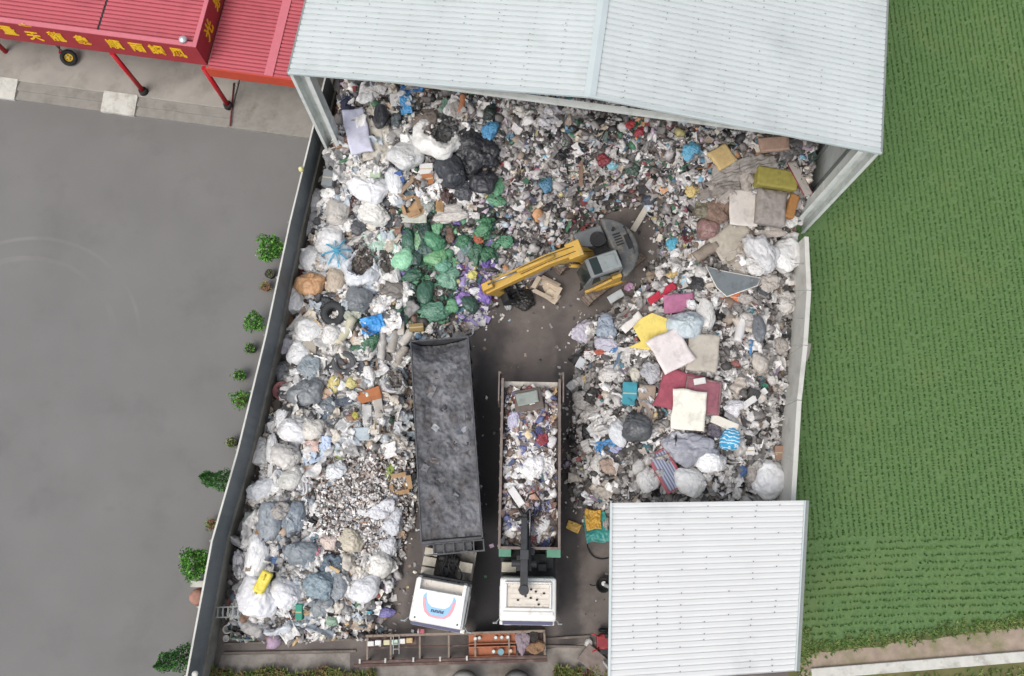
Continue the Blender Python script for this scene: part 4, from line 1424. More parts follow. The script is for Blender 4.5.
# ================================================================== VEHICLES
m_white = mat('white truck paint', hx('dfdfdc'), 0.4, var=0.04, scale=1.5, dirt=hx('b5ab9c'), dirt_amt=0.24, dscale=2.2)
m_beige = mat('dusty beige plate', hx('dcd4c8'), 0.7, var=0.12, scale=4, dirt=hx('7d6b58'), dirt_amt=0.2, dscale=4)
m_rust = mat('rusty brown steel', hx('7a6e67'), 0.75, 0.1, var=0.2, scale=4, dirt=hx('8c8580'), dirt_amt=0.35, dscale=3)
m_gsteel = mat('grimy grey steel', hx('55565a'), 0.6, 0.2, var=0.2, scale=3, dirt=hx('3a3836'), dirt_amt=0.4, dscale=2)
m_dsteel = mat('black steel', hx('2b2c2e'), 0.6, 0.2, var=0.25, scale=3, dirt=hx('4c4844'), dirt_amt=0.3, dscale=2)
m_green = mat('faded green paint', hx('5c8f7a'), 0.6, var=0.12, scale=3, dirt=hx('6a6a60'), dirt_amt=0.3)
m_yellow = mat('worn yellow paint', hx('c39b42'), 0.55, var=0.12, scale=2.5, dirt=hx('96855f'), dirt_amt=0.42, dscale=2.5)
m_egrey = mat('excavator grey paint', hx('6f7375'), 0.5, var=0.12, scale=2.5, dirt=hx('84807a'), dirt_amt=0.35, dscale=3)
m_lgrey = mat('pale grey cab roof', hx('8a9191'), 0.5, var=0.06, scale=3, dirt=hx('7f8583'), dirt_amt=0.3, dscale=4)
m_glass = mat('dark glass', hx('26302f'), 0.08, 0.0, var=0.1, scale=1)
m_muddy = mat('muddy track steel', hx('6d5f55'), 0.85, var=0.3, scale=8, bump=0.4, bscale=20, dirt=hx('8d7f74'), dirt_amt=0.4, dscale=6)
m_blue = mat('blue decal', hx('7fb3d6'), 0.4, var=0.05)
m_pink = mat('red decal', hx('cf8f9b'), 0.4, var=0.05)
m_violet = mat('tinted visor', hx('55556f'), 0.2, var=0.1)
m_chrome = mat('chrome', hx('b0b0b0'), 0.2, 0.9, var=0.05)

def net_material():
    m = bpy.data.materials.new('grey netted load'); m.use_nodes = True
    nt = m.node_tree; N, L = nt.nodes, nt.links; b = N['Principled BSDF']; b.inputs['Roughness'].default_value = 0.8
    tc = N.new('ShaderNodeTexCoord')
    v = N.new('ShaderNodeTexVoronoi'); v.inputs['Scale'].default_value = 5.0
    n0 = N.new('ShaderNodeTexNoise'); n0.inputs['Scale'].default_value = 4; n0.inputs['Detail'].default_value = 4
    L.new(tc.outputs['Object'], n0.inputs['Vector'])
    mxv = N.new('ShaderNodeMixRGB'); mxv.inputs[0].default_value = 0.4
    L.new(tc.outputs['Object'], mxv.inputs[1]); L.new(n0.outputs['Color'], mxv.inputs[2]); L.new(mxv.outputs[0], v.inputs['Vector'])
    r = N.new('ShaderNodeValToRGB')
    es = r.color_ramp.elements
    es[0].position = 0; es[0].color = (*hx('3c3c40'), 1); es[1].position = 1; es[1].color = (*hx('8b8d90'), 1)
    for p, c in ((0.2, '55565a'), (0.45, '66676b'), (0.7, '77787c'), (0.9, '6f665f')):
        e = es.new(p); e.color = (*hx(c), 1)
    sp = N.new('ShaderNodeSeparateColor'); L.new(v.outputs['Color'], sp.inputs[0]); n5 = N.new('ShaderNodeTexNoise'); n5.inputs['Scale'].default_value = 3.2; n5.inputs['Detail'].default_value = 9; n5.inputs['Roughness'].default_value = 0.72
    L.new(tc.outputs['Object'], n5.inputs['Vector'])
    m5 = N.new('ShaderNodeMapRange'); m5.inputs[1].default_value = .3; m5.inputs[2].default_value = .7; L.new(n5.outputs[0], m5.inputs[0])
    mm = N.new('ShaderNodeMix'); mm.inputs[0].default_value = 0.72
    L.new(sp.outputs[0], mm.inputs[2]); L.new(m5.outputs[0], mm.inputs[3]); L.new(mm.outputs[0], r.inputs[0])
    n1 = N.new('ShaderNodeTexNoise'); n1.inputs['Scale'].default_value = 0.9; n1.inputs['Detail'].default_value = 8
    L.new(tc.outputs['Object'], n1.inputs['Vector'])
    mr = N.new('ShaderNodeMapRange'); mr.inputs[1].default_value = .3; mr.inputs[2].default_value = .7; mr.inputs[3].default_value = .5; mr.inputs[4].default_value = 1.12
    L.new(n1.outputs[0], mr.inputs[0]); mr.inputs[1].default_value = .38; mr.inputs[2].default_value = .62
    mu = N.new('ShaderNodeMixRGB'); mu.blend_type = 'MULTIPLY'; mu.inputs[0].default_value = 1
    n6 = N.new('ShaderNodeTexNoise'); n6.inputs['Scale'].default_value = 1.5; n6.inputs['Detail'].default_value = 7
    mpp = N.new('ShaderNodeMapping'); mpp.inputs['Location'].default_value = (7, 3, 1); L.new(tc.outputs['Object'], mpp.inputs[0]); L.new(mpp.outputs[0], n6.inputs['Vector'])
    m6 = N.new('ShaderNodeMapRange'); m6.inputs[1].default_value = .53; m6.inputs[2].default_value = .68; m6.inputs[4].default_value = .45; L.new(n6.outputs[0], m6.inputs[0])
    bx_ = N.new('ShaderNodeMixRGB'); bx_.inputs[2].default_value = (*hx('685c55'), 1); L.new(m6.outputs[0], bx_.inputs[0]); L.new(r.outputs[0], bx_.inputs[1])
    L.new(bx_.outputs[0], mu.inputs[1]); L.new(mr.outputs[0], mu.inputs[2]); L.new(mu.outputs[0], b.inputs['Base Color'])
    bp = N.new('ShaderNodeBump'); bp.inputs['Strength'].default_value = 0.6; bp.inputs['Distance'].default_value = 0.05
    L.new(v.outputs['Distance'], bp.inputs['Height']); L.new(bp.outputs[0], b.inputs['Normal'])
    return m

def wheel(parent, x, y, r=0.5, w=0.3, T=None):
    q = MB(); q.torus((0, 0, 0), r - 0.13, 0.14, 'y', 28, 10); q.cyl((0, -w / 2, 0), (0, w / 2, 0), r - 0.06, n=28)
    o = q.build('wheel', m_black, parent, (x, y, r))
    h = MB(); h.cyl((0, -w / 2 - 0.02, 0), (0, w / 2 + 0.02, 0), r * 0.55, n=20); h.build('rim', m_gsteel, o)
    return o

# ---- left truck
Rr = (P(411, 343, 3).xy + P(468, 337, 3).xy) / 2
Fr = (P(422, 541, 3).xy + P(482, 538.5, 3).xy) / 2
LT = (Fr - Rr).length
la = math.atan2(Fr.y - Rr.y, Fr.x - Rr.x)
t1 = empty('articulated_truck', (Rr.x, Rr.y, 0), la)
tag(t1, 'articulated truck with white cab and long open bin under a grimy grey net', 'truck')
Wd = 1.21
q = MB()
q.bx(0, LT, -Wd, -Wd + 0.06, 1.2, 2.955); q.bx(0, LT, Wd - 0.06, Wd, 1.2, 2.955); q.bx(LT - 0.06, LT, -Wd + 0.062, Wd - 0.062, 1.2, 3.0)
q.bx(0.003, LT - 0.062, -Wd + 0.062, Wd - 0.062, 1.2, 1.28)
for k in range(14):
    for s_ in (-1, 1):
        x = 0.1 + k * (LT - 0.2) / 13; q.bx(x - 0.04, x + 0.04, s_ * (Wd + 0.035) - 0.033, s_ * (Wd + 0.035) + 0.033, 1.2, 2.92)
q.build('bin', m_gsteel, t1, bevel=0.01)
q = MB()
q.bx(-0.03, LT + 0.02, -Wd - 0.04, -Wd + 0.02, 2.96, 3.06); q.bx(-0.03, LT + 0.02, Wd - 0.02, Wd + 0.04, 2.96, 3.06); q.bx(LT - 0.03, LT + 0.06, -Wd + 0.023, Wd - 0.023, 3.003, 3.07)
q.build('rim', m_gsteel, t1, bevel=0.012)
q = MB(); q.bx(-0.07, -0.005, -Wd - 0.04, Wd + 0.04, 1.25, 3.04); q.bx(-0.12, -0.073, -Wd, -Wd + 0.1, 1.3, 3.0); q.bx(-0.12, -0.073, Wd - 0.1, Wd, 1.3, 3.0); q.bx(-0.12, -0.073, -0.05, 0.05, 1.3, 3.0)
q.build('tailgate', m_gsteel, t1, bevel=0.012)
q = MB()
def net(u, v):
    x = 0.06 + u * (LT - 0.14); y = (v - 0.5) * 2 * (Wd - 0.03)
    e = min(v, 1 - v) * 2
    z = 3.045 - 0.08 * (1 - (2 * v - 1) ** 2) ** 0.5 + 0.12 * min(1, e * 5) * fbm(x * 1.4, y * 1.4, 4) + min(1, e * 5) * 0.10 * abs(mnoise.noise(Vector((x * 4, y * 4, 1)))) + 0.05 * mnoise.noise(Vector((x * 9, y * 9, 5)))
    if x < 1.0:
        k = (1 - x / 1.0)
        z -= 0.8 * k * min(1, e * 4) * (0.5 + 0.5 * math.cos((y + 0.15) * 2.0)) ** 0.7
    return (x, y, z)
q.grid(net, 150, 44)
netm = net_material()
q.build('netting', netm, t1)
# scraps caught on top of the net
rg = np.random.default_rng(4)
pp, cc = [], []
for _ in range(40):
    u, v = rg.uniform(0.1, 0.99), rg.uniform(0.06, 0.94)
    x, y, z = net(u, v); pp.append((x, y, z + 0.01)); 
    cc.append(np.array(hx(rg.choice(['6b6c70', '808286', '4c4c50', '585a5e', '93969a', '3a3a3d', '6e625c', '4a5a78', '7a4a48'], p=[.25, .16, .17, .2, .05, .08, .06, .02, .01]))))
tag(pieces('scrap', pp, rg.uniform(0.08, 0.3, len(pp)), cc, m_litter, 14, [0] * 6 + [3] * 8 + [0, 0, .1, 0, 0], 0.06, t1), kind='stuff')
# chassis, wheels
q = MB(); q.bx(0.2, 9.4, -0.5, -0.38, 0.85, 1.15); q.bx(0.2, 9.4, 0.38, 0.5, 0.85, 1.15)
for x in (1.0, 2.5, 4.0, 5.5, 7, 8.4): q.bx(x - .05, x + .05, -0.378, 0.378, 0.9, 1.1)
for x in (1.2, 2.5): q.bx(x - .08, x + .08, -1.0, 1.0, 0.45, 0.6)
q.build('chassis', m_dsteel, t1)
for x in (1.2, 2.5):
    for s_ in (-1, 1): wheel(t1, x, s_ * 0.95)
# front rack over the drawbar
q = MB()
x0, x1, zz = LT + 0.10, LT + 0.52, 2.75
for x in (x0, x1): q.bx(x - .03, x + .03, -Wd - 0.03, Wd + 0.06, zz, zz + 0.06)
for k in range(7):
    y = -Wd + 0.03 + k * (2 * Wd) / 6; q.bx(x0 + .032, x1 - .032, y - 0.025, y + 0.025, zz, zz + 0.05)
for y in (-Wd + 0.05, Wd - 0.05): q.bx(x0 - .02, x0 + .02, y - .04, y + .04, 1.0, zz - 0.002)
q.bx(x0 + 0.05, x1 - 0.05, -0.8, 0.75, zz - 0.15, zz - 0.1)
q.build('front_rack', m_gsteel, t1)
# tractor
kp = Vector((9.2, 0, 0))
wkp = Vector((Rr.x, Rr.y)) + Vector((math.cos(la), math.sin(la))) * 9.2
rearc = (P(418, 577, 2.9).xy + P(468, 587, 2.9).xy) / 2
frontc = (P(410, 621, 2.9).xy + P(460, 629, 2.9).xy) / 2
ta = math.atan2(frontc.y - rearc.y, frontc.x - rearc.x)
X0 = (rearc - wkp).dot(Vector((math.cos(ta), math.sin(ta))))
Yo = (rearc - wkp).dot(Vector((-math.sin(ta), math.cos(ta))))
X1 = X0 + (frontc - rearc).length
TM = Matrix.Translation(kp) @ Matrix.Rotation(ta - la, 4, 'Z') @ Matrix.Translation((0, Yo, 0))
def tpart(q, name, m, parent=None, bevel=0.0, seg=2):
    o = q.build(name, m, parent or t1, bevel=bevel, seg=seg)
    if parent is None: o.matrix_local = TM
    return o
q = MB(); q.bx(-1.0, X1, -0.5, -0.38, 0.8, 1.1); q.bx(-1.0, X1, 0.38, 0.5, 0.8, 1.1); q.bx(-.4, X0 - 0.1, -0.378, 0.378, 0.95, 1.05); tpart(q, 'tractor_chassis', m_dsteel)
deck = MB()
deck.bx(-0.55, X0 - 0.12, -1.08, 1.05, 1.12, 1.16); tpart(deck, 'deck', mat('dusty grey deck', hx('8d8880'), 0.8, var=0.25, scale=4, dirt=hx('4a4642'), dirt_amt=0.4, dscale=3))
for (xa, xb) in ((-0.42, -0.12), (-0.06, 0.3), (0.36, 0.72)):
    q = MB(); q.bx(xa, xb, -1.06, -0.52, 1.165, 1.75); tpart(q, 'storage_box', mat('cream box', hx('b8b0a0'), 0.6, var=0.12, dirt=hx('8a8070'), dirt_amt=0.3), bevel=0.02)
q = MB(); q.bx(-0.1, 0.3, 0.45, 1.0, 1.165, 1.7); tpart(q, 'battery_box', mat('cream box', (0, 0, 0)), bevel=0.02)
q = MB(); q.bx(-0.3, 0.72, -0.3, 0.3, 1.165, 1.5); q.cyl((-.1, -0.45, 1.5), (-.1, 0.4, 1.5), 0.16); q.cyl((0.4, -0.1, 1.5), (0.4, -0.1, 1.75), 0.2); tpart(q, 'gearbox', m_dsteel, bevel=0.03)
q = MB()
for k, (ya, yb, zz) in enumerate(((-0.35, 0.1, 1.9), (-0.1, 0.45, 2.0), (0.1, -0.3, 1.85), (0.3, 0.55, 1.95))):
    q.ring_tube([(-0.5 + 0.62 * i / 8 + 0.62 * i / 8, ya + (yb - ya) * i / 8 + 0.16 * math.sin(i * 0.8 + k), zz - 0.2 + 0.25 * math.sin(math.pi * i / 8)) for i in range(9)], 0.035, 8)
tpart(q, 'hoses', m_black)
q = MB(); q.bx(X0 - 0.16, X0 - 0.08, -1.1, 1.1, 2.4, 2.5); q.bx(X0 - 0.14, X0 - 0.1, -1.0, -.92, 1.1, 2.4); q.bx(X0 - 0.14, X0 - 0.1, .92, 1.0, 1.1, 2.4); tpart(q, 'headache_rail', m_dsteel)
# cab body : rounded box with raked windscreen
def cab_body(xr, xf, hw_, z0, z1):
    q = MB()
    prof = [(xr, z0), (xf + 0.16, z0), (xf + 0.18, z0 + 0.75), (xf + 0.02, z1 - 0.12), (xf - 0.12, z1), (xr, z1)]
    q.prism(prof, -hw_, hw_, 'y')
    return q
hwc = 1.08
cb = tpart(cab_body(X0, X1, hwc, 0.75, 2.72), 'cab', m_white, bevel=0.07, seg=3)
# rear cab roof strip stays low and beige, wind deflector rises in front of it
q = MB(); q.bx(X0 + 0.02, X0 + 0.42, -0.86, 0.86, 2.723, 2.76); q.build('roof_plate', m_beige, cb, bevel=0.01)
df = MB()
xa, xb, za, zb = X0 + 0.38, X1 - 0.02, 3.02, 2.80
df.add([(xa, -0.98, za), (xb, -1.0, zb), (xb, 1.0, zb), (xa, 0.98, za), (xa, -0.98, 2.73), (xb + 0.06, -1.03, 2.66), (xb + 0.06, 1.03, 2.66), (xa, 0.98, 2.73)],
       [(0, 1, 2, 3), (4, 7, 6, 5), (0, 4, 5, 1), (1, 5, 6, 2), (2, 6, 7, 3), (3, 7, 4, 0)])
for s_ in (-1, 1):
    y0, y1 = sorted((s_ * 0.985, s_ * 0.84))
    df.prism([(X0 - 0.10, 2.74), (X0 - 0.04, 3.10), (xa + 0.01, 3.03), (xa + 0.01, 2.74)], y0, y1, 'y')
dfo = df.build('wind_deflector', m_white, cb, bevel=0.03, seg=3)
# decals lie on the deflector's slope
def on_def(x, y, k=0.006):
    return (x, y, za + (zb - za) * (x - xa) / (xb - xa) + k)
def arc_decal(offs, wid, col, name, k=0.006):
    mb = MB()
    path = [(0.20, -0.66), (0.44, -0.62), (0.66, -0.52), (0.79, -0.32), (0.82, 0.0), (0.79, 0.32), (0.66, 0.52), (0.44, 0.62), (0.20, 0.66)]
    L_ = (xb - xa) / 1.08
    vs = []
    for i, (fx, fy) in enumerate(path):
        w = wid * (0.7 + 0.9 * math.sin(math.pi * i / 8))
        vs.append(on_def(xa + (fx + offs) * L_, fy, k)); vs.append(on_def(xa + (fx + offs - w) * L_, fy * 0.82, k))
    mb.add(vs, [(2 * i, 2 * i + 1, 2 * i + 3, 2 * i + 2) for i in range(8)])
    mb.build(name, col, dfo)
arc_decal(0.0, 0.17, m_blue, 'blue_emblem')
arc_decal(0.07, 0.045, m_pink, 'red_emblem', 0.009)
mb = MB()
for i in range(7):
    y = -0.24 + i * 0.075
    p = on_def(xa + 0.60 * (xb - xa), y, 0.012)
    mb.box(p, (0.12, 0.05, 0.004))
    mb.box(on_def(xa + 0.60 * (xb - xa) + (0.035 if i % 2 else -0.035), y + 0.037, 0.012), (0.035, 0.024, 0.004))
mb.build('lettering', mat('navy decal', hx('3d4560'), 0.4), dfo)
for (fx, fy) in ((0.9, -0.85), (0.9, 0.85)):
    mb = MB(); mb.cyl(on_def(xa + fx * (xb - xa), fy, 0), on_def(xa + fx * (xb - xa), fy, 0.03), 0.035); mb.build('bolt', m_dsteel, dfo)
q = MB(); q.prism([(X1 + 0.185, 1.58), (X1 + 0.065, 2.5), (X1 + 0.085, 2.5), (X1 + 0.205, 1.58)], -0.95, 0.95, 'y'); q.build('windscreen', m_glass, cb)
q = MB(); q.prism([(X1 + 0.02, 2.60), (X1 + 0.17, 2.52), (X1 + 0.17, 2.50), (X1 + 0.02, 2.56)], -1.0, 1.0, 'y'); q.build('sun_visor', m_violet, cb)
q = MB(); q.bx(X1 + 0.17, X1 + 0.36, -1.12, 1.12, 0.5, 0.95); q.build('bumper', m_white, cb, bevel=0.04)
for s_ in (-1, 1):
    q = MB(); q.bx(X0 + 0.6, X1 - 0.15, s_ * (hwc + 0.008) - 0.006, s_ * (hwc + 0.008) + 0.006, 1.7, 2.4); q.build('side_window', m_glass, cb)
    q = MB(); q.bx(X0 + 0.45, X1 - 0.05, s_ * (hwc + 0.012) - 0.02, s_ * (hwc + 0.012) + 0.02, 0.8, 1.6); q.build('door', m_white, cb, bevel=0.015)
    q = MB(); q.cyl((X1 - 0.1, s_ * hwc, 2.3), (X1 + 0.12, s_ * (hwc + 0.22), 2.3), 0.02); q.box((X1 + 0.12, s_ * (hwc + 0.26), 2.05), (0.06, 0.2, 0.42)); q.build('mirror', m_lgrey, cb, bevel=0.015)
    q = MB(); q.box((X1 + 0.34, s_ * 0.8, 0.75), (0.06, 0.3, 0.16)); q.build('headlight', m_silver, cb, bevel=0.01)
for (x, s_) in ((X1 - 0.55, 1), (X1 - 0.55, -1), (-0.2, 1), (-0.2, -1)):
    w = wheel(t1, 0, 0); w.matrix_local = TM @ Matrix.Translation((x, s_ * 0.9, 0.5))

# ---- right truck
Rr2 = (P(501.5, 379, 3).xy + P(561, 379, 3).xy) / 2
Fr2 = (P(500.5, 549, 3).xy + P(558, 549, 3).xy) / 2
L2 = (Fr2 - Rr2).length
a2 = math.atan2(Fr2.y - Rr2.y, Fr2.x - Rr2.x)
t2 = empty('grab_truck', (Rr2.x, Rr2.y, 0), a2)
tag(t2, 'white cab grab truck with folded black crane and an open bin full of rubbish', 'truck')
W2 = 1.22
q = MB()
q.bx(0, L2, -W2, -W2 + 0.06, 1.2, 2.98); q.bx(0, L2, W2 - 0.06, W2, 1.2, 2.98)
q.bx(0.003, L2 - 0.062, -W2 + 0.062, W2 - 0.062, 1.2, 1.28)
for k in range(11):
    for s_ in (-1, 1):
        x = 0.1 + k * (L2 - 0.2) / 10; q.bx(x - 0.04, x + 0.04, s_ * (W2 + 0.03) - 0.028, s_ * (W2 + 0.03) + 0.028, 1.2, 2.9)
q.build('bin', m_rust, t2, bevel=0.01)
q = MB(); q.bx(L2 - 0.06, L2, -W2 + 0.062, W2 - 0.062, 1.2, 2.98); q.bx(L2 + 0.002, L2 + 0.32, -W2, -0.72, 1.2, 2.55); q.bx(L2 + 0.002, L2 + 0.32, 0.72, W2 + 0.06, 1.2, 2.55); q.build('bin_front', m_green, t2, bevel=0.012)
q = MB(); q.bx(-0.02, L2 + 0.02, -W2 - 0.03, -W2 + 0.075, 2.983, 3.04); q.bx(-0.02, L2 + 0.02, W2 - 0.075, W2 + 0.03, 2.983, 3.04); q.bx(L2 - 0.09, L2 + 0.02, -W2 + 0.078, W2 - 0.078, 2.983, 3.04)
q.build('rim', m_rust, t2, bevel=0.012)
for s_ in (-1, 1):
    q = MB(); q.bx(-0.32, 0.95, s_ * (W2 + 0.13) - 0.03, s_ * (W2 + 0.13) + 0.03, 1.3, 3.0)
    q.bx(-0.30, -0.22, s_ * (W2 + 0.075) - 0.024, s_ * (W2 + 0.075) + 0.024, 1.3, 3.02)
    q.build('tail_door', m_rust, t2, bevel=0.01)
q = MB(); q.bx(0.0, 0.28, -W2 + 0.07, W2 - 0.07, 2.2, 2.42); q.build('sill', mat('pale plank', hx('c4bdb2'), 0.8, var=0.12), t2, bevel=0.02)
q = MB(); q.bx(0.2, 9.4, -0.5, -0.38, 0.85, 1.15); q.bx(0.2, 9.4, 0.38, 0.5, 0.85, 1.15); q.bx(L2 + 0.05, L2 + 1.15, -1.15, 1.15, 1.0, 1.1); q.build('chassis', m_dsteel, t2)
for x in (1.3, 2.6, 8.9):
    for s_ in (-1, 1): wheel(t2, x, s_ * 0.98)
q = MB(); q.bx(L2 + 0.55, L2 + 0.95, -1.1, -0.5, 1.11, 1.8); q.build('tool_box', mat('cream box', (0, 0, 0)), t2, bevel=0.02)
q = MB(); q.bx(L2 + 0.2, L2 + 0.8, -0.05, 1.05, 1.11, 1.4); q.bx(L2 + 0.6, L2 + 0.9, 0.4, 0.75, 1.41, 1.75); q.build('hydraulic_unit', m_dsteel, t2, bevel=0.02)
# crane, folded along the truck
yc = -0.2
q = MB(); q.cyl((L2 + 0.55, yc, 1.1), (L2 + 0.55, yc, 2.7), 0.24, 0.2, 20); q.box((L2 + 0.55, yc, 2.8), (0.6, 0.6, 0.4)); q.cyl((L2 + 0.55, yc - 0.5, 2.9), (L2 + 0.55, yc + 0.5, 2.9), 0.15); q.cyl((L2 + 0.1, yc + .3, 2.75), (L2 + 0.1, yc + 0.3, 3.1), 0.14)
cr = q.build('crane_column', m_dsteel, t2, bevel=0.02)
m_crane = mat('crane paint', hx('36383b'), 0.5, 0.1, var=0.2, scale=3, dirt=hx('2e2d2c'), dirt_amt=0.35, dscale=2.5)
q = MB()
q.beam((L2 - 0.95, yc, 3.22), (L2 + 1.55, yc, 3.28), 0.30, 0.34); q.cyl((L2 + 1.55, yc, 3.05), (L2 + 1.55, yc, 3.5), 0.2, n=20)
q.build('crane_boom', m_crane, t2, bevel=0.025)
q = MB(); q.beam((L2 - 1.2, yc - 0.02, 3.5), (L2 + 0.1, yc - 0.02, 3.62), 0.24, 0.2); q.box((L2 + 0.2, yc, 3.6), (0.36, 0.34, 0.26)); q.build('crane_arm', m_crane, t2, bevel=0.02)
q = MB(); q.cyl((L2 - 0.9, yc + 0.2, 3.3), (L2 + 0.6, yc + 0.2, 3.1), 0.06); q.build('hydraulic_cylinder', m_dsteel, t2)
q = MB(); q.cyl((L2 - 0.5, yc + 0.2, 3.34), (L2 - 1.5, yc + 0.2, 3.42), 0.03); q.build('piston', m_chrome, t2)
q = MB()
q.ring_tube([(L2 - 1.85, yc + 0.05, 3.55), (L2 - 2.1, yc + 0.15, 3.5), (L2 - 2.2, yc + 0.4, 3.3), (L2 - 1.9, yc + 0.65, 3.1), (L2 - 1.3, yc + 0.55, 2.95), (L2 - 1.25, yc + 0.2, 3.1)], 0.035, 8)
q.build('hose', m_black, t2)
q = MB()
q.cyl((L2 - 1.25, yc, 3.5), (L2 - 1.25, yc, 3.0), 0.09)
for k in range(5):
    a_ = 2 * math.pi * k / 5
    d = Vector((math.cos(a_), math.sin(a_), 0))
    c = Vector((L2 - 1.25, yc, 3.0))
    q.ring_tube([c, c + d * 0.3 + Vector((0, 0, -0.05)), c + d * 0.36 + Vector((0, 0, -0.3)), c + d * 0.18 + Vector((0, 0, -0.5))], [0.06, 0.07, 0.06, 0.02], 8)
q.build('grab', m_dsteel, t2)
# cab
c0 = (P(499, 578, 2.9).xy + P(554, 578, 2.9).xy) / 2
XA = (c0 - Rr2).dot(Vector((math.cos(a2), math.sin(a2))))
XB = XA + 1.62
cb2 = cab_body(XA, XB, 1.12, 0.75, 2.78).build('cab', m_white, t2, bevel=0.1, seg=3)
cb2.location = (0, -0.02, 0)
q = MB()
for (xa_, xb_, ya_, yb_) in ((XA + 0.22, XB - 0.5, -0.92, -0.84), (XA + 0.22, XB - 0.5, 0.84, 0.92), (XB - 0.497, XB - 0.42, -0.92, 0.92), (XA + 0.15, XA + 0.217, -0.92, 0.92)):
    q.bx(xa_, xb_, ya_, yb_, 2.783, 2.90)
q.bx(XB - 0.35, XB - 0.2, -1.0, 1.0, 2.77, 2.83)
q.build('roof_rim', m_white, cb2, bevel=0.02)
q = MB(); q.bx(XA + 0.24, XB - 0.5, -0.83, 0.83, 2.783, 2.81)
for k in range(4): 
    x = XA + 0.4 + k * 0.2; q.bx(x, x + 0.03, -0.83, 0.83, 2.812, 2.825)
q.build('roof_plate', m_beige, cb2)
for (fx, fy) in ((0.3, -0.35), (0.35, 0.3), (0.55, 0.1), (0.62, -0.4), (0.75, 0.42), (0.4, 0.62), (0.6, 0.35), (0.28, 0.12), (0.5, -0.1)):
    q = MB(); q.box((XA + fx * 1.2 + 0.1, fy, 2.84), (0.07, 0.09, 0.04)); q.build('roof_bolt', m_dsteel, cb2, bevel=0.012)
q = MB(); q.prism([(XB + 0.185, 1.58), (XB + 0.065, 2.5), (XB + 0.085, 2.5), (XB + 0.205, 1.58)], -0.98, 0.98, 'y'); q.build('windscreen', m_glass, cb2)
q = MB(); q.prism([(XB + 0.05, 2.56), (XB + 0.18, 2.49), (XB + 0.18, 2.46), (XB + 0.05, 2.52)], -1.0, 1.0, 'y'); q.build('sun_visor', m_violet, cb2)
q = MB(); q.bx(XB + 0.17, XB + 0.34, -1.14, 1.14, 0.5, 0.95); q.build('bumper', m_white, cb2, bevel=0.04)
for s_ in (-1, 1):
    q = MB(); q.bx(XA + 0.5, XB - 0.15, s_ * 1.128 - 0.006, s_ * 1.128 + 0.006, 1.7, 2.4); q.build('side_window', m_glass, cb2)
    q = MB(); q.bx(XA + 0.4, XB - 0.05, s_ * 1.132 - 0.02, s_ * 1.132 + 0.02, 0.8, 1.6); q.build('door', m_white, cb2, bevel=0.015)
    q = MB(); q.cyl((XB - 0.05, s_ * 1.1, 2.3), (XB + 0.15, s_ * 1.28, 2.3), 0.02); q.box((XB + 0.15, s_ * 1.3, 2.05), (0.06, 0.18, 0.42)); q.build('mirror', m_lgrey, cb2, bevel=0.015)
    q = MB(); q.box((XB + 0.33, s_ * 0.8, 0.75), (0.06, 0.3, 0.16)); q.build('headlight', m_silver, cb2, bevel=0.01)
# load
rg = np.random.default_rng(8)
lm = Matrix.Translation((Rr2.x, Rr2.y, 0)) @ Matrix.Rotation(a2, 4, 'Z')
pal_load = palette({'d8d6d2': 8, 'b9b3ad': 5, '95877c': 5, '7a5f50': 5, '5a4538': 3, '38302c': 2, '8c8a9c': 2, '5d6aa0': 2.2, '3c4a80': 1.5, 'a33c40': 1.6, 'c8a05c': 1, 'c49a88': 2, 'b7b1c4': 1.5, '4c6b66': .6})
pp, cc, ss_ = [], [], []
for _ in range(1500):
    x, y = rg.uniform(0.35, L2 - 0.2), rg.uniform(-W2 + 0.2, W2 - 0.2)
    z = 2.45 + 0.22 * math.cos(y * 1.2) + 0.10 * fbm(x * 1.3, y * 1.3, 2)
    if x > L2 - 0.8: z -= 0.25
    w = lm @ Vector((x, y, z)); pp.append(w)
    white = math.exp(-((x - 3.5) / 0.8) ** 2) > rg.random()
    cc.append(np.array(hx('dcdad8')) * rg.uniform(.8, 1.05) if white and rg.random() < .75 else pal_load[0][rg.choice(len(pal_load[0]), p=pal_load[1])])
    ss_.append(rg.uniform(0.12, 0.34))
ld = pieces('truck_load', pp, np.array(ss_), cc, m_litter, 15, None, 0.4)
tag(ld, 'mixed bags and packaging filling the open bin of the grab truck', 'rubbish', kind='stuff')
q = MB()
q.grid(lambda u, v: tuple(lm @ Vector((0.3 + u * (L2 - 0.4), (v - .5) * 2 * (W2 - .07), 2.38 + 0.2 * math.cos((v - .5) * 2.2) + 0.1 * fbm(u * 9, v * 3, 2) - (0.25 if u > .9 else 0)))), 40, 14)
tag(q.build('truck_load', m_heap), 'packed refuse under the loose bags in the grab truck bin', 'rubbish', kind='stuff')
def onload(name, cat, lab, x, y, sx, sy, rz, col, z=2.78, kind='board', style='slab', t=0.1):
    p = lm @ Vector((x, y, z))
    if style == 'slab':
        o = slab(500, 400, 20, 20, 0, col, lab, t=t, name=name, cat=cat, kind=kind)
        me = o.data
        k = (sx / (max(v.co.x for v in me.vertices) - min(v.co.x for v in me.vertices)), sy / (max(v.co.y for v in me.vertices) - min(v.co.y for v in me.vertices)))
        for v in me.vertices: v.co.x *= k[0]; v.co.y *= k[1]
        o.rotation_euler = (R(6), R(-5), a2 + R(rz))
    else:
        o = bag(500, 400, 20, 20, 0, col, lab, name=name, cat=cat, style=style, knot=False)
        o.scale = (sx / 2, sy / 2, 0.5 * min(sx, sy) * 0.7); o.rotation_euler = (0, 0, a2 + R(rz))
    o.location = p
    o['group'] = 'pieces lying on the grab truck load'
onload('mat', 'mat', 'brown edged grey mat on top of the load at the bin tail', 0.85, -0.1, 0.95, 1.25, 8, '6a5f58', 2.80, 'fabric')
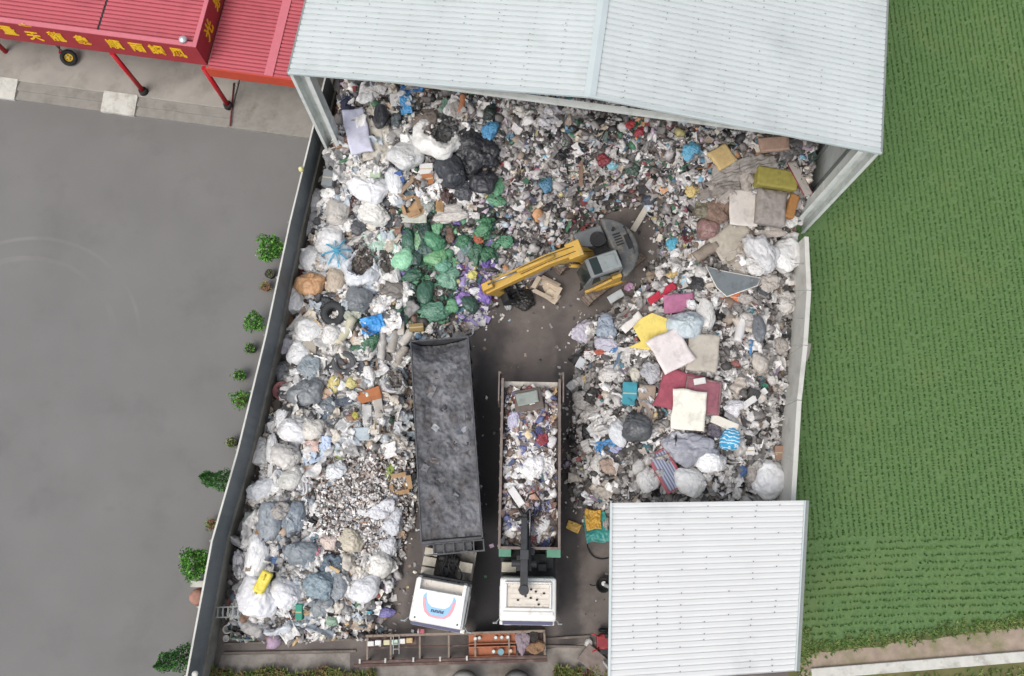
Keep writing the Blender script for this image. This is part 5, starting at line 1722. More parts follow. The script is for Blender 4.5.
onload('foam_slab', 'slab', 'pale grey green slab lying on the grey mat in the truck bin', 0.8, -0.15, 0.55, 0.95, 12, '8f968f', 2.92)
onload('rubbish_bag', 'rubbish bag', 'cream bag in the middle of the load behind the grey mat', 2.3, -0.05, 0.45, 0.45, 0, 'd8c49a', 2.7, style='sack')
onload('rubbish_bag', 'rubbish bag', 'dark red bag beside the cream bag on the truck load', 2.45, 0.5, 0.6, 0.5, 20, '8a2c38', 2.66, style='limp')
onload('rubbish_bag', 'rubbish bag', 'navy blue bag behind the dark red bag on the truck load', 2.15, 0.35, 0.45, 0.4, 0, '434a78', 2.68, style='limp')
onload('rubbish_bag', 'rubbish bag', 'white bag against the bin side right of the dark red bag', 2.6, 0.9, 0.55, 0.45, 0, 'd5d4d4', 2.62, style='sack')
onload('rubbish_bag', 'rubbish bag', 'white and violet bag along the left bin side of the load', 1.7, -0.75, 0.8, 0.5, 0, 'b9b6cc', 2.66, style='limp')
onload('rubbish_bag', 'rubbish bag', 'blue violet bag left of the cream bag on the load', 2.9, -0.3, 0.5, 0.45, 0, '6b72a8', 2.68, style='limp')
onload('rubbish_bag', 'rubbish bag', 'large white plastic bag in the middle of the truck load', 3.7, 0.15, 0.9, 0.9, 0, 'dcdada', 2.66, style='limp')
onload('foam_slab', 'slab', 'long white foam strip leaning across the black bag on the load', 4.85, -0.55, 0.9, 0.32, 35, 'd9d7d4', 2.82)
onload('rubbish_bag', 'rubbish bag', 'black bag under the white foam strip on the truck load', 5.15, -0.45, 0.8, 0.42, 40, '2c2b2c', 2.66, style='limp')
onload('rubbish_bag', 'rubbish bag', 'peach coloured bag in front of the black bag on the load', 4.75, 0.2, 0.45, 0.5, 0, 'bb8f7c', 2.68, style='sack')
onload('rubbish_bag', 'rubbish bag', 'black scrap bag near the right bin side on the load', 4.8, 0.65, 0.5, 0.35, 20, '333034', 2.64, style='limp')
onload('rubbish_bag', 'rubbish bag', 'white bag at the front left corner of the truck bin', 6.2, -0.75, 0.7, 0.6, 0, 'd0cecb', 2.45, style='sack')
onload('rubbish_bag', 'rubbish bag', 'bulging white bag at the front right corner of the truck bin', 6.0, 0.5, 0.8, 0.8, 0, 'd6d5d3', 2.5, style='sack')

# ---- excavator
ec = P(602.5, 255, 1.5)
tipw = P(487, 279, 2.0)
ea = math.atan2(tipw.y - P(592, 244, 2.0).y, tipw.x - P(592, 244, 2.0).x)
ex = empty('excavator', (ec.x, ec.y, 0), ea)
tag(ex, 'yellow and grey tracked excavator working in the middle of the rubbish yard', 'excavator')
ua = R(40) - ea
UM = Matrix.Rotation(ua, 4, 'Z')
for s_ in (-1, 1):
    q = MB()
    hl, rr_, zc = 1.45, 0.36, 0.40
    path = []
    for k in range(9): path.append((hl + rr_ * math.sin(math.pi * k / 8), zc + rr_ * math.cos(math.pi * k / 8)))
    for k in range(9): path.append((-hl - rr_ * math.sin(math.pi * k / 8), zc - rr_ * math.cos(math.pi * k / 8)))
    q.prism(path, s_ * 1.0 - 0.22, s_ * 1.0 + 0.22, 'y')
    per = []
    n = len(path)
    tot = 0; segs = []
    for k in range(n):
        a, b = Vector(path[k]), Vector(path[(k + 1) % n]); segs.append((a, b, (b - a).length)); tot += segs[-1][2]
    ns = 42; k = 0; acc = 0
    for i in range(ns):
        d = tot * i / ns
        while acc + segs[k][2] < d: acc += segs[k][2]; k += 1
        a, b, l = segs[k]; p = a + (b - a) * ((d - acc) / max(l, 1e-6)); an = math.atan2((b - a).y, (b - a).x)
        q.box((p.x, s_ * 1.0, p.y), (0.14, 0.5, 0.05), Matrix.Rotation(-an, 3, 'Y'))
    o = q.build('track', m_muddy, ex); o.matrix_local = UM
q = MB(); q.bx(-0.9, 0.9, -0.76, 0.76, 0.5, 0.8); q.cyl((0, 0, 0.8), (0, 0, 1.04), 0.62, n=28); o = q.build('undercarriage', m_dsteel, ex); o.matrix_local = UM
# house: flat front, round tail
def arc(r, a0, a1, n): return [(r * math.cos(R(a0 + (a1 - a0) * i / n)), r * math.sin(R(a0 + (a1 - a0) * i / n))) for i in range(n + 1)]
q = MB(); q.prism([(1.0, -1.3), (1.0, 1.2), (0.8, 1.44), (-0.3, 1.46)] + arc(1.54, 112, 244, 18), 1.05, 1.32, 'z'); q.build('turntable_skirt', m_yellow, ex, bevel=0.03)
q = MB(); q.prism(arc(1.56, 104, 256, 26), 1.323, 2.2, 'z'); hb = q.build('engine_cover', mat('excavator dark grey', hx('56595a'), 0.55, var=0.2, scale=2.5, dirt=hx('7d766d'), dirt_amt=0.5, dscale=3), ex, bevel=0.12, seg=4)
q = MB()
for k in range(5): q.bx(-0.95 + 0.0, -0.6, -0.55 + k * 0.13, -0.48 + k * 0.13, 2.2, 2.225)
q.bx(-1.3, -1.05, -0.35, 0.35, 2.2, 2.235); q.bx(-0.55, -0.42, 0.2, 0.75, 2.2, 2.235)
q.build('vent', m_dsteel, hb)
q = MB(); q.cyl((-0.7, -0.75, 2.2), (-0.7, -0.75, 2.42), 0.07); q.build('exhaust', m_dsteel, hb)
q = MB()
q.ring_tube([(-1.2, -0.7, 2.22), (-1.2, -0.7, 2.4), (-1.2, 0.6, 2.4), (-1.2, 0.6, 2.22)], 0.02, 8); q.build('handrail', m_dsteel, hb)
q = MB(); q.bx(-0.345, 1.0, -1.28, -0.42, 1.323, 1.95); q.build('fuel_tank', m_egrey, ex, bevel=0.08)
q = MB(); q.prism([(0.13, 1.2), (1.35, 1.2), (1.35, 1.42), (0.9, 1.5), (0.13, 1.95)], 1.296, 1.42, 'y'); q.build('step_panel', m_yellow, ex, bevel=0.03)
q = MB(); q.cyl((0.05, -0.62, 1.95), (0.05, -0.62, 2.08), 0.36, n=24); q.build('air_filter', m_dsteel, ex, bevel=0.02)
q = MB(); q.bx(-0.345, 0.45, -0.415, 0.28, 1.323, 1.6); q.build('centre_deck', m_dsteel, ex)
q = MB(); q.bx(-0.34, 0.12, 1.05, 1.42, 1.325, 2.12); q.build('side_door', m_yellow, ex, bevel=0.03)
# cab
cbx = [(-0.32, 1.33), (1.28, 1.33), (1.42, 1.75), (1.15, 2.88), (0.98, 2.96), (-0.25, 2.96), (-0.34, 2.85)]
q = MB(); q.prism(cbx, 0.36, 1.28, 'y'); ck = q.build('cab', m_egrey, ex, bevel=0.06, seg=3)
q = MB(); q.bx(-0.28, 0.6, 0.42, 1.22, 2.962, 3.0); q.build('roof_panel', m_lgrey, ck, bevel=0.03)
q = MB(); q.bx(-0.12, 0.32, 0.55, 1.08, 3.002, 3.04); q.build('roof_hatch', m_lgrey, ck, bevel=0.02)
q = MB(); q.prism([(0.62, 2.965), (0.98, 2.965), (1.0, 2.972), (0.62, 2.975)], 0.44, 1.2, 'y'); q.prism([(1.425, 1.72), (1.165, 2.84), (1.185, 2.84), (1.445, 1.72)], 0.43, 1.21, 'y'); q.build('windscreen', m_glass, ck)
q = MB(); q.bx(-0.15, 1.05, 1.283, 1.292, 1.85, 2.75); q.build('side_window', m_glass, ck)
q = MB(); q.bx(-0.15, 1.0, 0.345, 0.357, 1.95, 2.75); q.build('side_window', m_glass, ck)
q = MB(); q.ring_tube([(1.32, 1.15, 1.5), (1.6, 1.28, 1.6), (1.6, 1.28, 2.5)], 0.02, 8); q.box((1.6, 1.3, 2.4), (0.05, 0.18, 0.3)); q.build('mirror', m_dsteel, ck)
# boom, stick, bucket in the plane y = yb
yb_ = -0.08
def plate(poly, w, name, m, parent=ex, bevel=0.03):
    q = MB(); q.prism(poly, yb_ - w / 2, yb_ + w / 2, 'y'); return q.build(name, m, parent, bevel=bevel)
bm_ = plate([(0.35, 1.55), (0.75, 1.45), (1.5, 2.55), (2.3, 2.75), (4.95, 1.72), (5.05, 2.0), (4.8, 2.15), (2.5, 3.25), (1.5, 3.35), (0.95, 2.9)], 0.50, 'boom', m_yellow)
q = MB(); q.box((1.35, yb_, 3.2), (0.6, 0.74, 0.4), Matrix.Rotation(R(15), 3, 'Y')); q.build('boom_bracket', m_yellow, bm_, bevel=0.04)
for s_ in (-1, 1):
    q = MB(); q.cyl((0.85, yb_ + s_ * 0.33, 1.5), (1.6, yb_ + s_ * 0.33, 2.35), 0.085); q.build('hydraulic_cylinder', m_yellow, ex)
    q = MB(); q.cyl((1.6, yb_ + s_ * 0.33, 2.35), (2.1, yb_ + s_ * 0.33, 2.9), 0.05); q.build('piston', m_chrome, ex)
q = MB(); q.cyl((2.2, yb_, 3.42), (3.7, yb_, 2.95), 0.085); q.build('hydraulic_cylinder', m_yellow, ex)
q = MB(); q.cyl((3.7, yb_, 2.95), (4.9, yb_, 2.5), 0.045); q.build('piston', m_chrome, ex)
q = MB()
for s_ in (-1, 1):
    q.ring_tube([(0.6, yb_ + s_ * .12, 2.6), (1.4, yb_ + s_ * .12, 3.42), (2.5, yb_ + s_ * .14, 3.3), (3.6, yb_ + s_ * .14, 2.85)], 0.014, 8)
q.build('hydraulic_hoses', m_black, bm_)
sk = plate([(4.75, 2.55), (5.15, 2.35), (5.15, 1.85), (4.55, 0.72), (4.25, 0.68), (4.2, 0.85), (4.6, 1.9)], 0.34, 'stick', m_yellow)
q = MB(); q.cyl((4.5, yb_, 2.1), (4.05, yb_, 1.2), 0.07); q.build('hydraulic_cylinder', m_dsteel, ex)
# bucket: curved shell with teeth, opening back towards the machine
q = MB()
prof = []
for k in range(11):
    a_ = R(60 - 190 * k / 10); prof.append((3.95 + 0.52 * math.cos(a_), 0.62 + 0.52 * math.sin(a_)))
inner_ = [(3.95 + 0.46 * math.cos(R(60 - 190 * k / 10)), 0.62 + 0.46 * math.sin(R(60 - 190 * k / 10))) for k in range(11)]
q.prism(prof + inner_[::-1], yb_ - 0.52, yb_ + 0.52, 'y')
for s_ in (-1, 1):
    y0, y1 = sorted((yb_ + s_ * 0.523, yb_ + s_ * 0.56)); q.prism(prof, y0, y1, 'y')
for k in range(5):
    y = yb_ - 0.44 + k * 0.22; q.beam((prof[-1][0], y, prof[-1][1]), (prof[-1][0] - 0.22, y, prof[-1][1] - 0.02), 0.07, 0.05)
q.build('bucket', m_dsteel, ex)


for o in [o for o in ex.children if o.name.split('.')[0] in ('boom', 'stick', 'bucket', 'hydraulic_cylinder', 'piston')]:
    for oo in [o] + list(o.children):
        for v in oo.data.vertices: v.co.x = 0.5 + (v.co.x - 0.5) * 1.13

# ================================================================== PLANTS
def foliage(name, fn, n, leaf, cols, parent, seed):
    rg = np.random.default_rng(seed)
    pts = np.array([fn(rg) for _ in range(n)])
    rot = rand_rot(n, rg, 0.9)
    L = leaf * rg.uniform(0.6, 1.4, n)
    base = np.array([(-0.5, 0, 0), (0, -0.28, 0.05), (0.5, 0, -0.08), (0, 0.28, 0.05)])
    v = np.einsum('nij,kj->nki', rot, base) * L[:, None, None] + pts[:, None, :]
    F = np.arange(n * 4).reshape(n, 4)
    cols = np.array(cols)
    clump = (np.floor(pts[:, 0] * 4) * 7 + np.floor(pts[:, 1] * 4) * 13 + np.floor(pts[:, 2] * 4) * 5).astype(int) % len(cols)
    pick = np.where(rg.random(n) < 0.5, clump, rg.integers(0, len(cols), n))
    C = cols[pick] * rg.uniform(0.7, 1.25, (n, 1))
    return link(name, np_mesh(name, v.reshape(-1, 3), [F], np.repeat(C, 4, 0)), parent, m_leaf)

G1 = [hx('4a8232'), hx('649a40'), hx('3a6b2a'), hx('78ac50')]
G2 = [hx('386530'), hx('477838'), hx('2c5226'), hx('5a8a44')]
G3 = [hx('6f8f45'), hx('577a38'), hx('87a055'), hx('8f8a55')]
m_trunk = mat('bark', hx('5a4636'), 0.9, var=0.3, scale=12)
m_pot = mat('clay pot', hx('8d5f50'), 0.8, var=0.15, scale=5)
m_potd = mat('dark pot', hx('46413c'), 0.8, var=0.15, scale=5)

def fence_x(y):
    ys = [p.y for p in FENCE][::-1]; xs = [p.x for p in FENCE][::-1]
    return float(np.interp(y, ys, xs))

def shrub(px, py, r_px, zc, label, cols, leaf=0.1, n=900, pot=None, name='shrub', squash=0.9, group='plants along the outside of the fence', trunkr=0.03):
    c = P(px, py, zc)
    r = r_px * (P(px + 5, py, zc) - P(px - 5, py, zc)).length / 10
    root = empty(name, (c.x, c.y, 0))
    tag(root, label, 'shrub', group); use_label(label)
    ph = [random.uniform(0, 6.28) for _ in range(4)]
    def fn(rg):
        d = rg.normal(0, 1, 3); d /= np.linalg.norm(d)
        az = math.atan2(d[1], d[0])
        k = rg.uniform(0.25, 1) ** 0.45
        lump = 1 + 0.16 * math.sin(3 * az + ph[0]) + 0.12 * math.sin(5 * az + ph[1] + 3 * d[2]) + 0.12 * math.sin(7 * d[2] + ph[2])
        z = zc + d[2] * r * squash * k * lump
        return (d[0] * r * k * lump, d[1] * r * k * lump, max(z, 0.08))
    foliage('crown', fn, n, leaf, cols, root, int(px * 7 + py))
    q = MB()
    base_h = 0.3 if pot else 0.0
    q.ring_tube([(0, 0, base_h), (0.02, 0.01, zc * 0.5 + base_h * .5), (0, 0.02, zc)], [trunkr * 1.3, trunkr, trunkr * 0.6], 8)
    for k in range(4):
        a_ = k * 1.57 + ph[3]
        q.ring_tube([(0, 0, zc * 0.7 + base_h * .3), (math.cos(a_) * r * 0.5, math.sin(a_) * r * 0.5, zc + r * 0.3)], [trunkr * 0.6, trunkr * 0.25], 6)
    q.build('trunk', m_trunk, root)
    if pot:
        q = MB(); q.ring_tube([(0, 0, 0.0), (0, 0, 0.02), (0, 0, 0.34), (0, 0, 0.38), (0, 0, 0.30)], [0.12, 0.15, 0.21, 0.23, 0.18], 18)
        q.build('pot', pot, root)
    return root

def cypress(px_tip, py_tip, x_off, label, rad=0.42):
    # tip pixel fixes the height once the trunk stands x_off outside the fence
    best = None
    for h in np.arange(1.5, 5.0, 0.05):
        t = P(px_tip, py_tip, h); d = abs((fence_x(t.y) - x_off) - t.x)
        if best is None or d < best[0]: best = (d, h, t)
    _, h, t = best
    root = empty('cypress_tree', (t.x, t.y, 0))
    tag(root, label, 'tree', 'narrow conifers outside the fence'); use_label(label)
    ph = random.uniform(0, 6)
    def fn(rg):
        u = rg.uniform(0, 1) ** 0.8
        rr_ = rad * (math.sin(math.pi * min(1, u * 0.75 + 0.25)) ** 0.8) * (1 + 0.2 * math.sin(u * 17 + ph))
        a_ = rg.uniform(0, 2 * math.pi); k = rg.uniform(0.3, 1) ** 0.5
        rr_ *= 1 + 0.2 * math.sin(3 * a_ + u * 9 + ph)
        return (rr_ * k * math.cos(a_), rr_ * k * math.sin(a_), 0.25 + u * (h - 0.3))
    foliage('crown', fn, 2600, 0.09, G2, root, int(px_tip))
    q = MB(); q.ring_tube([(0, 0, 0), (0, 0, h * 0.5), (0.02, 0, h * 0.93)], [0.06, 0.045, 0.01], 8); q.build('trunk', m_trunk, root)

shrub(270, 248, 13.5, 1.3, 'largest leafy bright green shrub at the upper end of the fence', G1, 0.12, 1500, squash=0.8)
shrub(254, 322, 10.5, 1.0, 'round mid green shrub standing below the large bright shrub', G1, 0.10, 1000)
shrub(265, 286, 6, 0.4, 'small sparse plant with reddish pot between the two upper shrubs', G3, 0.07, 160, m_pot, 'potted_plant')
shrub(270, 274, 4, 0.3, 'tiny withered plant right under the large bright shrub', G3, 0.06, 70, m_potd, 'potted_plant')
shrub(250, 348, 6, 0.45, 'small light green plant under the round shrub by the fence', G1, 0.07, 220, m_potd, 'potted_plant')
shrub(239, 375, 7, 0.5, 'small spiky green plant halfway along the fence', G1, 0.08, 260, m_potd, 'potted_plant')
shrub(239.5, 399, 9.5, 0.6, 'bushy plant with a brown middle halfway along the fence', G1, 0.10, 460, m_pot, 'potted_plant')
shrub(231, 442, 6, 0.5, 'small yellowish plant just above the upper conifer', G3, 0.07, 180, m_potd, 'potted_plant')
shrub(211, 524, 7, 0.5, 'small olive plant between the upper conifer and the round bush', G3, 0.07, 200, m_pot, 'potted_plant')
shrub(195.5, 563.5, 15.5, 1.5, 'big clipped round bush above the brown clay jar', G1, 0.11, 2200, squash=0.85, trunkr=0.05)
cypress(199, 476, 0.55, 'upper dark green conifer leaning out beyond the fence edge')
cypress(153, 667, 0.75, 'lower dark green conifer near the bottom of the parking lot', 0.45)
# clay jar, white block and lamp outside the fence
p = P(197, 597, 0.6)
jar = empty('clay_jar', (p.x, p.y, 0)); tag(jar, 'brown round clay jar standing under the big clipped bush', 'jar')
q = MB(); q.ring_tube([(0, 0, 0), (0, 0, 0.15), (0, 0, 0.4), (0, 0, 0.58), (0, 0, 0.64)], [0.2, 0.3, 0.36, 0.32, 0.27], 22); q.build('body', m_pot, jar)
q = MB(); q.ring_tube([(0, 0, 0.642), (0, 0, 0.70), (0, 0, 0.71)], [0.29, 0.29, 0.1], 22); q.build('lid', mat('jar lid', hx('a07868'), 0.8), jar)
p = P(200, 584, 0.8)
q = MB(); q.bx(-0.4, 0.4, -0.13, 0.13, 0, 0.8); o = q.build('concrete_block', m_conc_white, None, (p.x, p.y, 0), bevel=0.03); tag(o, 'white concrete block between the clipped bush and the clay jar', 'block')
p = P(301, 169, 2.75)
lampo = empty('warning_lamp', (p.x, p.y, 2.62)); tag(lampo, 'small pale yellow lamp housing on top of the fence near the shed', 'lamp')
q = MB(); q.ring_tube([(0, 0, 0), (0, 0, 0.1), (0, 0, 0.2), (0, 0, 0.26)], [0.1, 0.12, 0.1, 0.03], 14); q.build('lamp_cover', cmat('d6cf8a'), lampo)
q = MB(); q.cyl((0, 0, -0.1), (0, 0, 0.01), 0.06); q.build('base', m_galv, lampo)
for (px, py, lab) in ((186, 674, 'small white round cap on the fence end at the bottom edge'),):
    p = P(px + 9, py, 2.66); o = MB().ring_tube([(0, 0, 0), (0, 0, 0.08), (0, 0, 0.1)], [0.12, 0.12, 0.04], 14).build('fence_cap', m_cap, None, (p.x, p.y, 2.62)); tag(o, lab, 'cap')

# ================================================================== BAGS AND BULKY PIECES ON THE HEAPS
GL, GR, GG, GB = 'white and grey bags on the left heap', 'bags on the right heap', 'green bags beside the excavator boom', 'black bags below the shed roof'
W, WG, CR, GY, DG, BK = 'd9d8d6', 'bdbbb8', 'c9c0b2', '84898d', '4d5155', '2f3033'

# --- left heap, top (under the roof edge)
slab(357, 131, 21, 40, 14, 'c5c6d8', 'lavender white foam sheet lying by the left shed column', t=0.12, dz=0.35, tilt=(6, 4), warp=0.05)
drape(374, 134, 30, 46, 12, 'b9b3a8', 'torn pale beige sacking crumpled under the lavender foam sheet', dz=0.18, name='sacking', cat='sacking', kind='fabric', amp=0.16)
bag(381, 114, 15, 20, 0, '3c3d42', 'black shiny bag right of the lavender foam sheet', GB, 'sack', 0.2)
bag(395, 119, 12, 11, 10, '565f63', 'dark grey small bag below the bright blue plastic', GB, 'limp', 0.15)
drape(347, 103, 13, 14, 0, '2f3248', 'dark navy cloth above the lavender foam sheet', name='cloth', cat='cloth', kind='fabric')
drape(405, 101, 10, 22, 8, '3a8cc4', 'bright blue plastic film hanging below the roof edge', dz=0.2)
drape(412, 89, 22, 7, 0, '3577b5', 'strip of blue tarp directly under the shed beam', dz=0.2, name='tarp', cat='tarp')
bag(375, 92, 18, 13, 0, 'c9c6c2', 'whitish bag touching the roof edge left of the blue tarp', GL, 'limp')
slab(396, 99, 11, 12, 6, 'cfccc8', 'small pale panel left of the bright blue plastic film', t=0.05, dz=0.15)
bag(365, 99, 14, 12, 0, 'a8a39d', 'grey beige bag above the lavender foam sheet', GL, 'limp')
bag(405, 155, 33, 27, 0, 'c3c4c4', 'big pale grey bag below the black hole right of the foam sheet', GL, 'sack', 0.1)
openbag(439, 135, 46, 38, -8, 'd6d5d2', ['4b4d50', '5a5c5e', '3f4043', '6b6560', '4b4d50'], 'wide white torn bag with dark grey contents near the roof', dz=0.1)
bag(424, 122, 22, 26, 0, '7a6f68', 'brownish scrap bundle left of the white torn bag', GL, 'limp', name='scrap_bundle', cat='bundle', kind='fabric')
bag(468, 143, 26, 24, 20, '38393d', 'upper glossy black bag right of the white torn bag', GB, 'limp', 0.2)
bag(482, 155, 28, 28, -20, '34353a', 'large black bag at the right edge of the black bag cluster', GB, 'limp', 0.25)
bag(450, 170, 30, 36, 30, '3d4046', 'large black bag at the left edge of the black bag cluster', GB, 'sack', 0.2)
bag(485, 181, 24, 26, 0, '393a40', 'black bag next to the pair of green bags', GB, 'sack', 0.2)
bag(463, 189, 16, 18, 0, '44464c', 'small black bag at the bottom of the black bag cluster', GB, 'limp', 0.15)
bag(470, 165, 18, 20, 0, '2d2e32', 'black bag in the centre of the black bag cluster', GB, 'limp', 0.3)
bag(498, 187, 11, 19, -8, '4a9a66', 'upright mid green bag beside the black bag cluster', GG, 'sack', 0.15)
bag(497, 200, 15, 9, -15, '3f8f5c', 'flat mid green bag just below the upright green one', GG, 'limp', 0.1)
bag(489, 130, 14, 17, -10, '4f93bf', 'clear sky blue bag right of the upper black bag', GL, 'limp', 0.15)
bag(490, 113, 13, 14, 0, '2f3a36', 'dark green black bag above the sky blue bag', GB, 'limp', 0.15)
roll(462, 104, 18, 6, 82, 'b87850', 'orange brown tube standing out below the shed beam', name='tube', cat='tube', kind='board')
bag(446, 108, 10, 16, 0, '6f9a86', 'dull green bag just left of the orange tube', GG, 'limp', 0.1)
bag(455, 110, 10, 20, 0, 'a9a39f', 'grey film bag between the dull green bag and orange tube', GL, 'limp', 0.1)
drape(551, 118, 20, 24, -25, 'b9b7bd', 'pale film sheet hanging below the middle of the shed beam', dz=0.15)
bag(520, 112, 15, 11, 0, 'c3bdb6', 'pale bag under the beam left of the pale film sheet', GL, 'limp')
bag(599, 97, 12, 6, 0, '4b9fae', 'teal bag under the ridge of the shed roof', GL, 'limp', 0.1)
bag(569, 97, 12, 6, 0, '2f6a72', 'dark teal bag under the beam left of the ridge', GL, 'limp', 0.1)
bag(690, 150, 13, 15, -25, '5aa3c4', 'sky blue film bag in the upper right of the fine litter', GL, 'limp', 0.1)
bag(640, 132, 10, 9, 0, '9a3440', 'dark red bag among the fine litter below the roof', GL, 'limp', 0.1)
bag(562, 154, 14, 11, 0, '26262a', 'black bag lying alone in the fine litter', GB, 'limp', 0.1)
bag(545, 184, 13, 13, 0, '4f7f9c', 'dull blue bag in the fine litter above the excavator', GL, 'limp', 0.1)
bag(630, 125, 8, 8, 0, 'b03b3f', 'small bright red bag below the beam', GL, 'limp', 0.1)
bag(603, 160, 13, 10, 20, '7f2f36', 'maroon bag in the middle of the fine litter', GL, 'limp', 0.1)
bag(612, 165, 11, 8, 0, '7db5c4', 'pale cyan bag right of the maroon bag', GL, 'limp', 0.1)
bag(632, 168, 12, 11, 0, '3f5a4c', 'dark green bag in the middle of the fine litter', GG, 'limp', 0.1)
plank(581, 165, 40, 4, 88, '8a6f5c', 'narrow brown plank standing out of the fine litter')
bag(692, 190, 14, 12, -30, 'c4ad6a', 'mustard yellow bag left of the brown quilt', GL, 'limp', 0.1)
bag(650, 200, 16, 12, 0, '3d4552', 'slate blue bag near the top of the pale post', GL, 'limp', 0.1)

# --- left heap, cardboard and boards
carton(411, 205, 16, 16, 20, 'a88560', 'open tan cardboard box beside the long tan plank', 'cardboard boxes')
slab(418, 208, 17, 14, 28, 'bf9c70', 'flat tan cardboard sheet below the open tan box', t=0.02, dz=0.16, name='cardboard_sheet', cat='cardboard')
slab(440, 203, 8, 17, 0, 'b58f60', 'narrow tan cardboard sheet above the grey bag', t=0.02, dz=0.2, tilt=(0, 20), name='cardboard_sheet', cat='cardboard')
carton(428, 179, 12, 10, 6, 'a86a3c', 'orange brown box left of the black bag cluster', 'cardboard boxes', flaps=False)
carton(427, 169, 13, 10, 0, 'c9c8c8', 'white box above the orange brown box', 'cardboard boxes', flaps=False, name='box')
plank(408, 184, 28, 4, 52, 'a08a72', 'tan plank slanting beside the blue box')
carton(400, 177, 7, 11, 20, '3f5f9c', 'small blue box between white sack and tan plank', 'cardboard boxes', flaps=False, name='box')
bag(446, 195, 12, 12, 0, '4a3634', 'dark brown bag at the foot of the black bags', GB, 'limp', 0.1)
slab(413, 218, 26, 9, 0, 'bfc0b4', 'pale greenish foam strip under the tan cardboard sheet', t=0.1, dz=0.12)
bag(420, 192, 9, 9, 0, 'd5d5d8', 'small white bag between box and dark brown bag', GL, 'limp', 0.1)
bag(428, 202, 14, 14, 0, '8f958f', 'grey green bag between the two tan cardboard sheets', GL, 'limp', 0.1)
bag(393, 180, 15, 28, 18, 'd3d5d8', 'tall white sack just left of the small blue box', GL, 'block', 0.15)
bag(450, 214, 34, 14, 8, 'b5b0aa', 'flattened pale film bag above the green bags', GL, 'limp', 0.1)

# --- left heap beside the fence
carton(330, 178, 11, 15, -10, '7b8082', 'grey metal cabinet at the foot of the left shed column', hgt=0.5, flaps=False, name='cabinet', cat='cabinet')
plank(318, 180, 20, 4, 38, '9a958a', 'pale board leaning on the fence below the shed column')
carton(376, 172, 10, 10, 0, 'a9bda0', 'pale green tub below the pale beige sacking', flaps=False, name='tub', cat='tub')
slab(364, 170, 6, 17, 0, 'cfcdc8', 'narrow white panel left of the pale green tub', t=0.05, dz=0.2)
bag(315, 200, 21, 24, 0, 'bcbbbd', 'wrinkled pale grey bag nearest the fence below the board', GL, 'sack')
bag(310, 222, 19, 22, 0, 'b3b3b7', 'bluish grey bag below the wrinkled pale grey bag by the fence', GL, 'limp')
bag(336, 212, 25, 28, 0, 'b9b4ad', 'round cream bag with rings of folds near the fence top', GL, 'sack', 0.05)
bag(371, 188, 34, 28, -18, 'd6d7da', 'large white sack with a bluish side above the cream white one', GL, 'sack', 0.1)
bag(375, 213, 30, 22, -10, 'd4d2cc', 'large cream white bag above the dark grey cloth', GL, 'sack', 0.05)
drape(385, 221, 18, 14, 10, '4a4d52', 'dark grey cloth at the right of the cream white bag', name='cloth', cat='cloth', kind='fabric')
bag(358, 227, 17, 18, 0, '55575b', 'dark grey bag above the white plank', GB, 'sack')
bag(340, 193, 15, 9, 0, '4c5156', 'dark slate bundle above the round cream bag', GB, 'limp')
bag(348, 203, 10, 14, 0, '7b5748', 'brown red bag between cream bag and white bag', GL, 'limp')
bag(331, 238, 34, 27, 0, 'd0d0d0', 'large white bag above the bag with blue straps', GL, 'sack', 0.08)
bag(312, 257, 23, 29, 0, 'd8d8d8', 'white bag left of the bag with blue straps', GL, 'sack')
star = bag(337, 255, 28, 30, 0, 'c5ccd2', 'white bag with a star of bright blue straps on top', GL, 'sack', 0.12, knot=False)
mb = MB()
for k in range(8):
    a_ = k * math.pi / 4 + 0.2
    for r0, r1 in ((0.0, 0.33), (0.33, 0.62), (0.62, 0.85)):
        zf = lambda r: 0.1 + 1.02 * math.sqrt(max(0.0, 1 - (r * 0.95) ** 2))
        mb.beam((r0 * math.cos(a_), r0 * math.sin(a_), zf(r0)), (r1 * math.cos(a_), r1 * math.sin(a_), zf(r1)), 0.07, 0.10)
mb.build('straps', cmat('3fa3c4'), star)
bag(312, 283, 26, 26, 0, 'c99a6c', 'orange tan bag by the fence below the white bags', GL, 'sack', 0.05)
bag(294, 298, 27, 29, 0, 'd3d3d3', 'round white bag touching the fence below the orange tan bag', GL, 'sack')
bag(334, 282, 17, 23, 0, 'b8a894', 'beige sack right of the orange tan bag', GL, 'block')
bag(325, 298, 20, 18, 20, 'd5d3cf', 'white lumpy bag between the round white bag and the beige sack', GL, 'limp')
openbag(360, 268, 34, 36, -12, 'cfd3d8', ['5a5049', '7a6c60', '4a423c', '8a7c70'], 'open white sack full of brown sticks right of the blue straps', dz=0.05)
openbag(389, 268, 24, 30, 10, 'd0cfcc', ['5a554e', '3f3b38', '77706a'], 'open white sack with dark scrap beside the bright green bag')
plank(366, 236, 44, 4, 30, 'c9c5bd', 'long white plank lying across the heap above the mint tarp')
drape(380, 247, 32, 26, 8, 'a4c4b4', 'mint green tarp piece below the long white plank', dz=0.16, name='tarp', cat='tarp')
bag(357, 299, 28, 27, 0, '777c80', 'big plain grey bag below the open sack of sticks', GL, 'sack', 0.1)
bag(352, 315, 16, 14, 0, 'a8ad9c', 'pale olive film bag just below the big plain grey bag', GL, 'limp')
bag(368, 288, 14, 16, 0, 'bfcdda', 'pale blue bag right of the big plain grey bag', GL, 'limp')
bag(396, 292, 34, 20, 0, '6f6a64', 'heap of tangled grey wire right of the pale blue bag', None, 'limp', name='wire_tangle', cat='wire')
bag(405, 288, 9, 18, 0, 'c9c8c5', 'slim white bag standing in the tangled wire', GL, 'limp', 0.15)

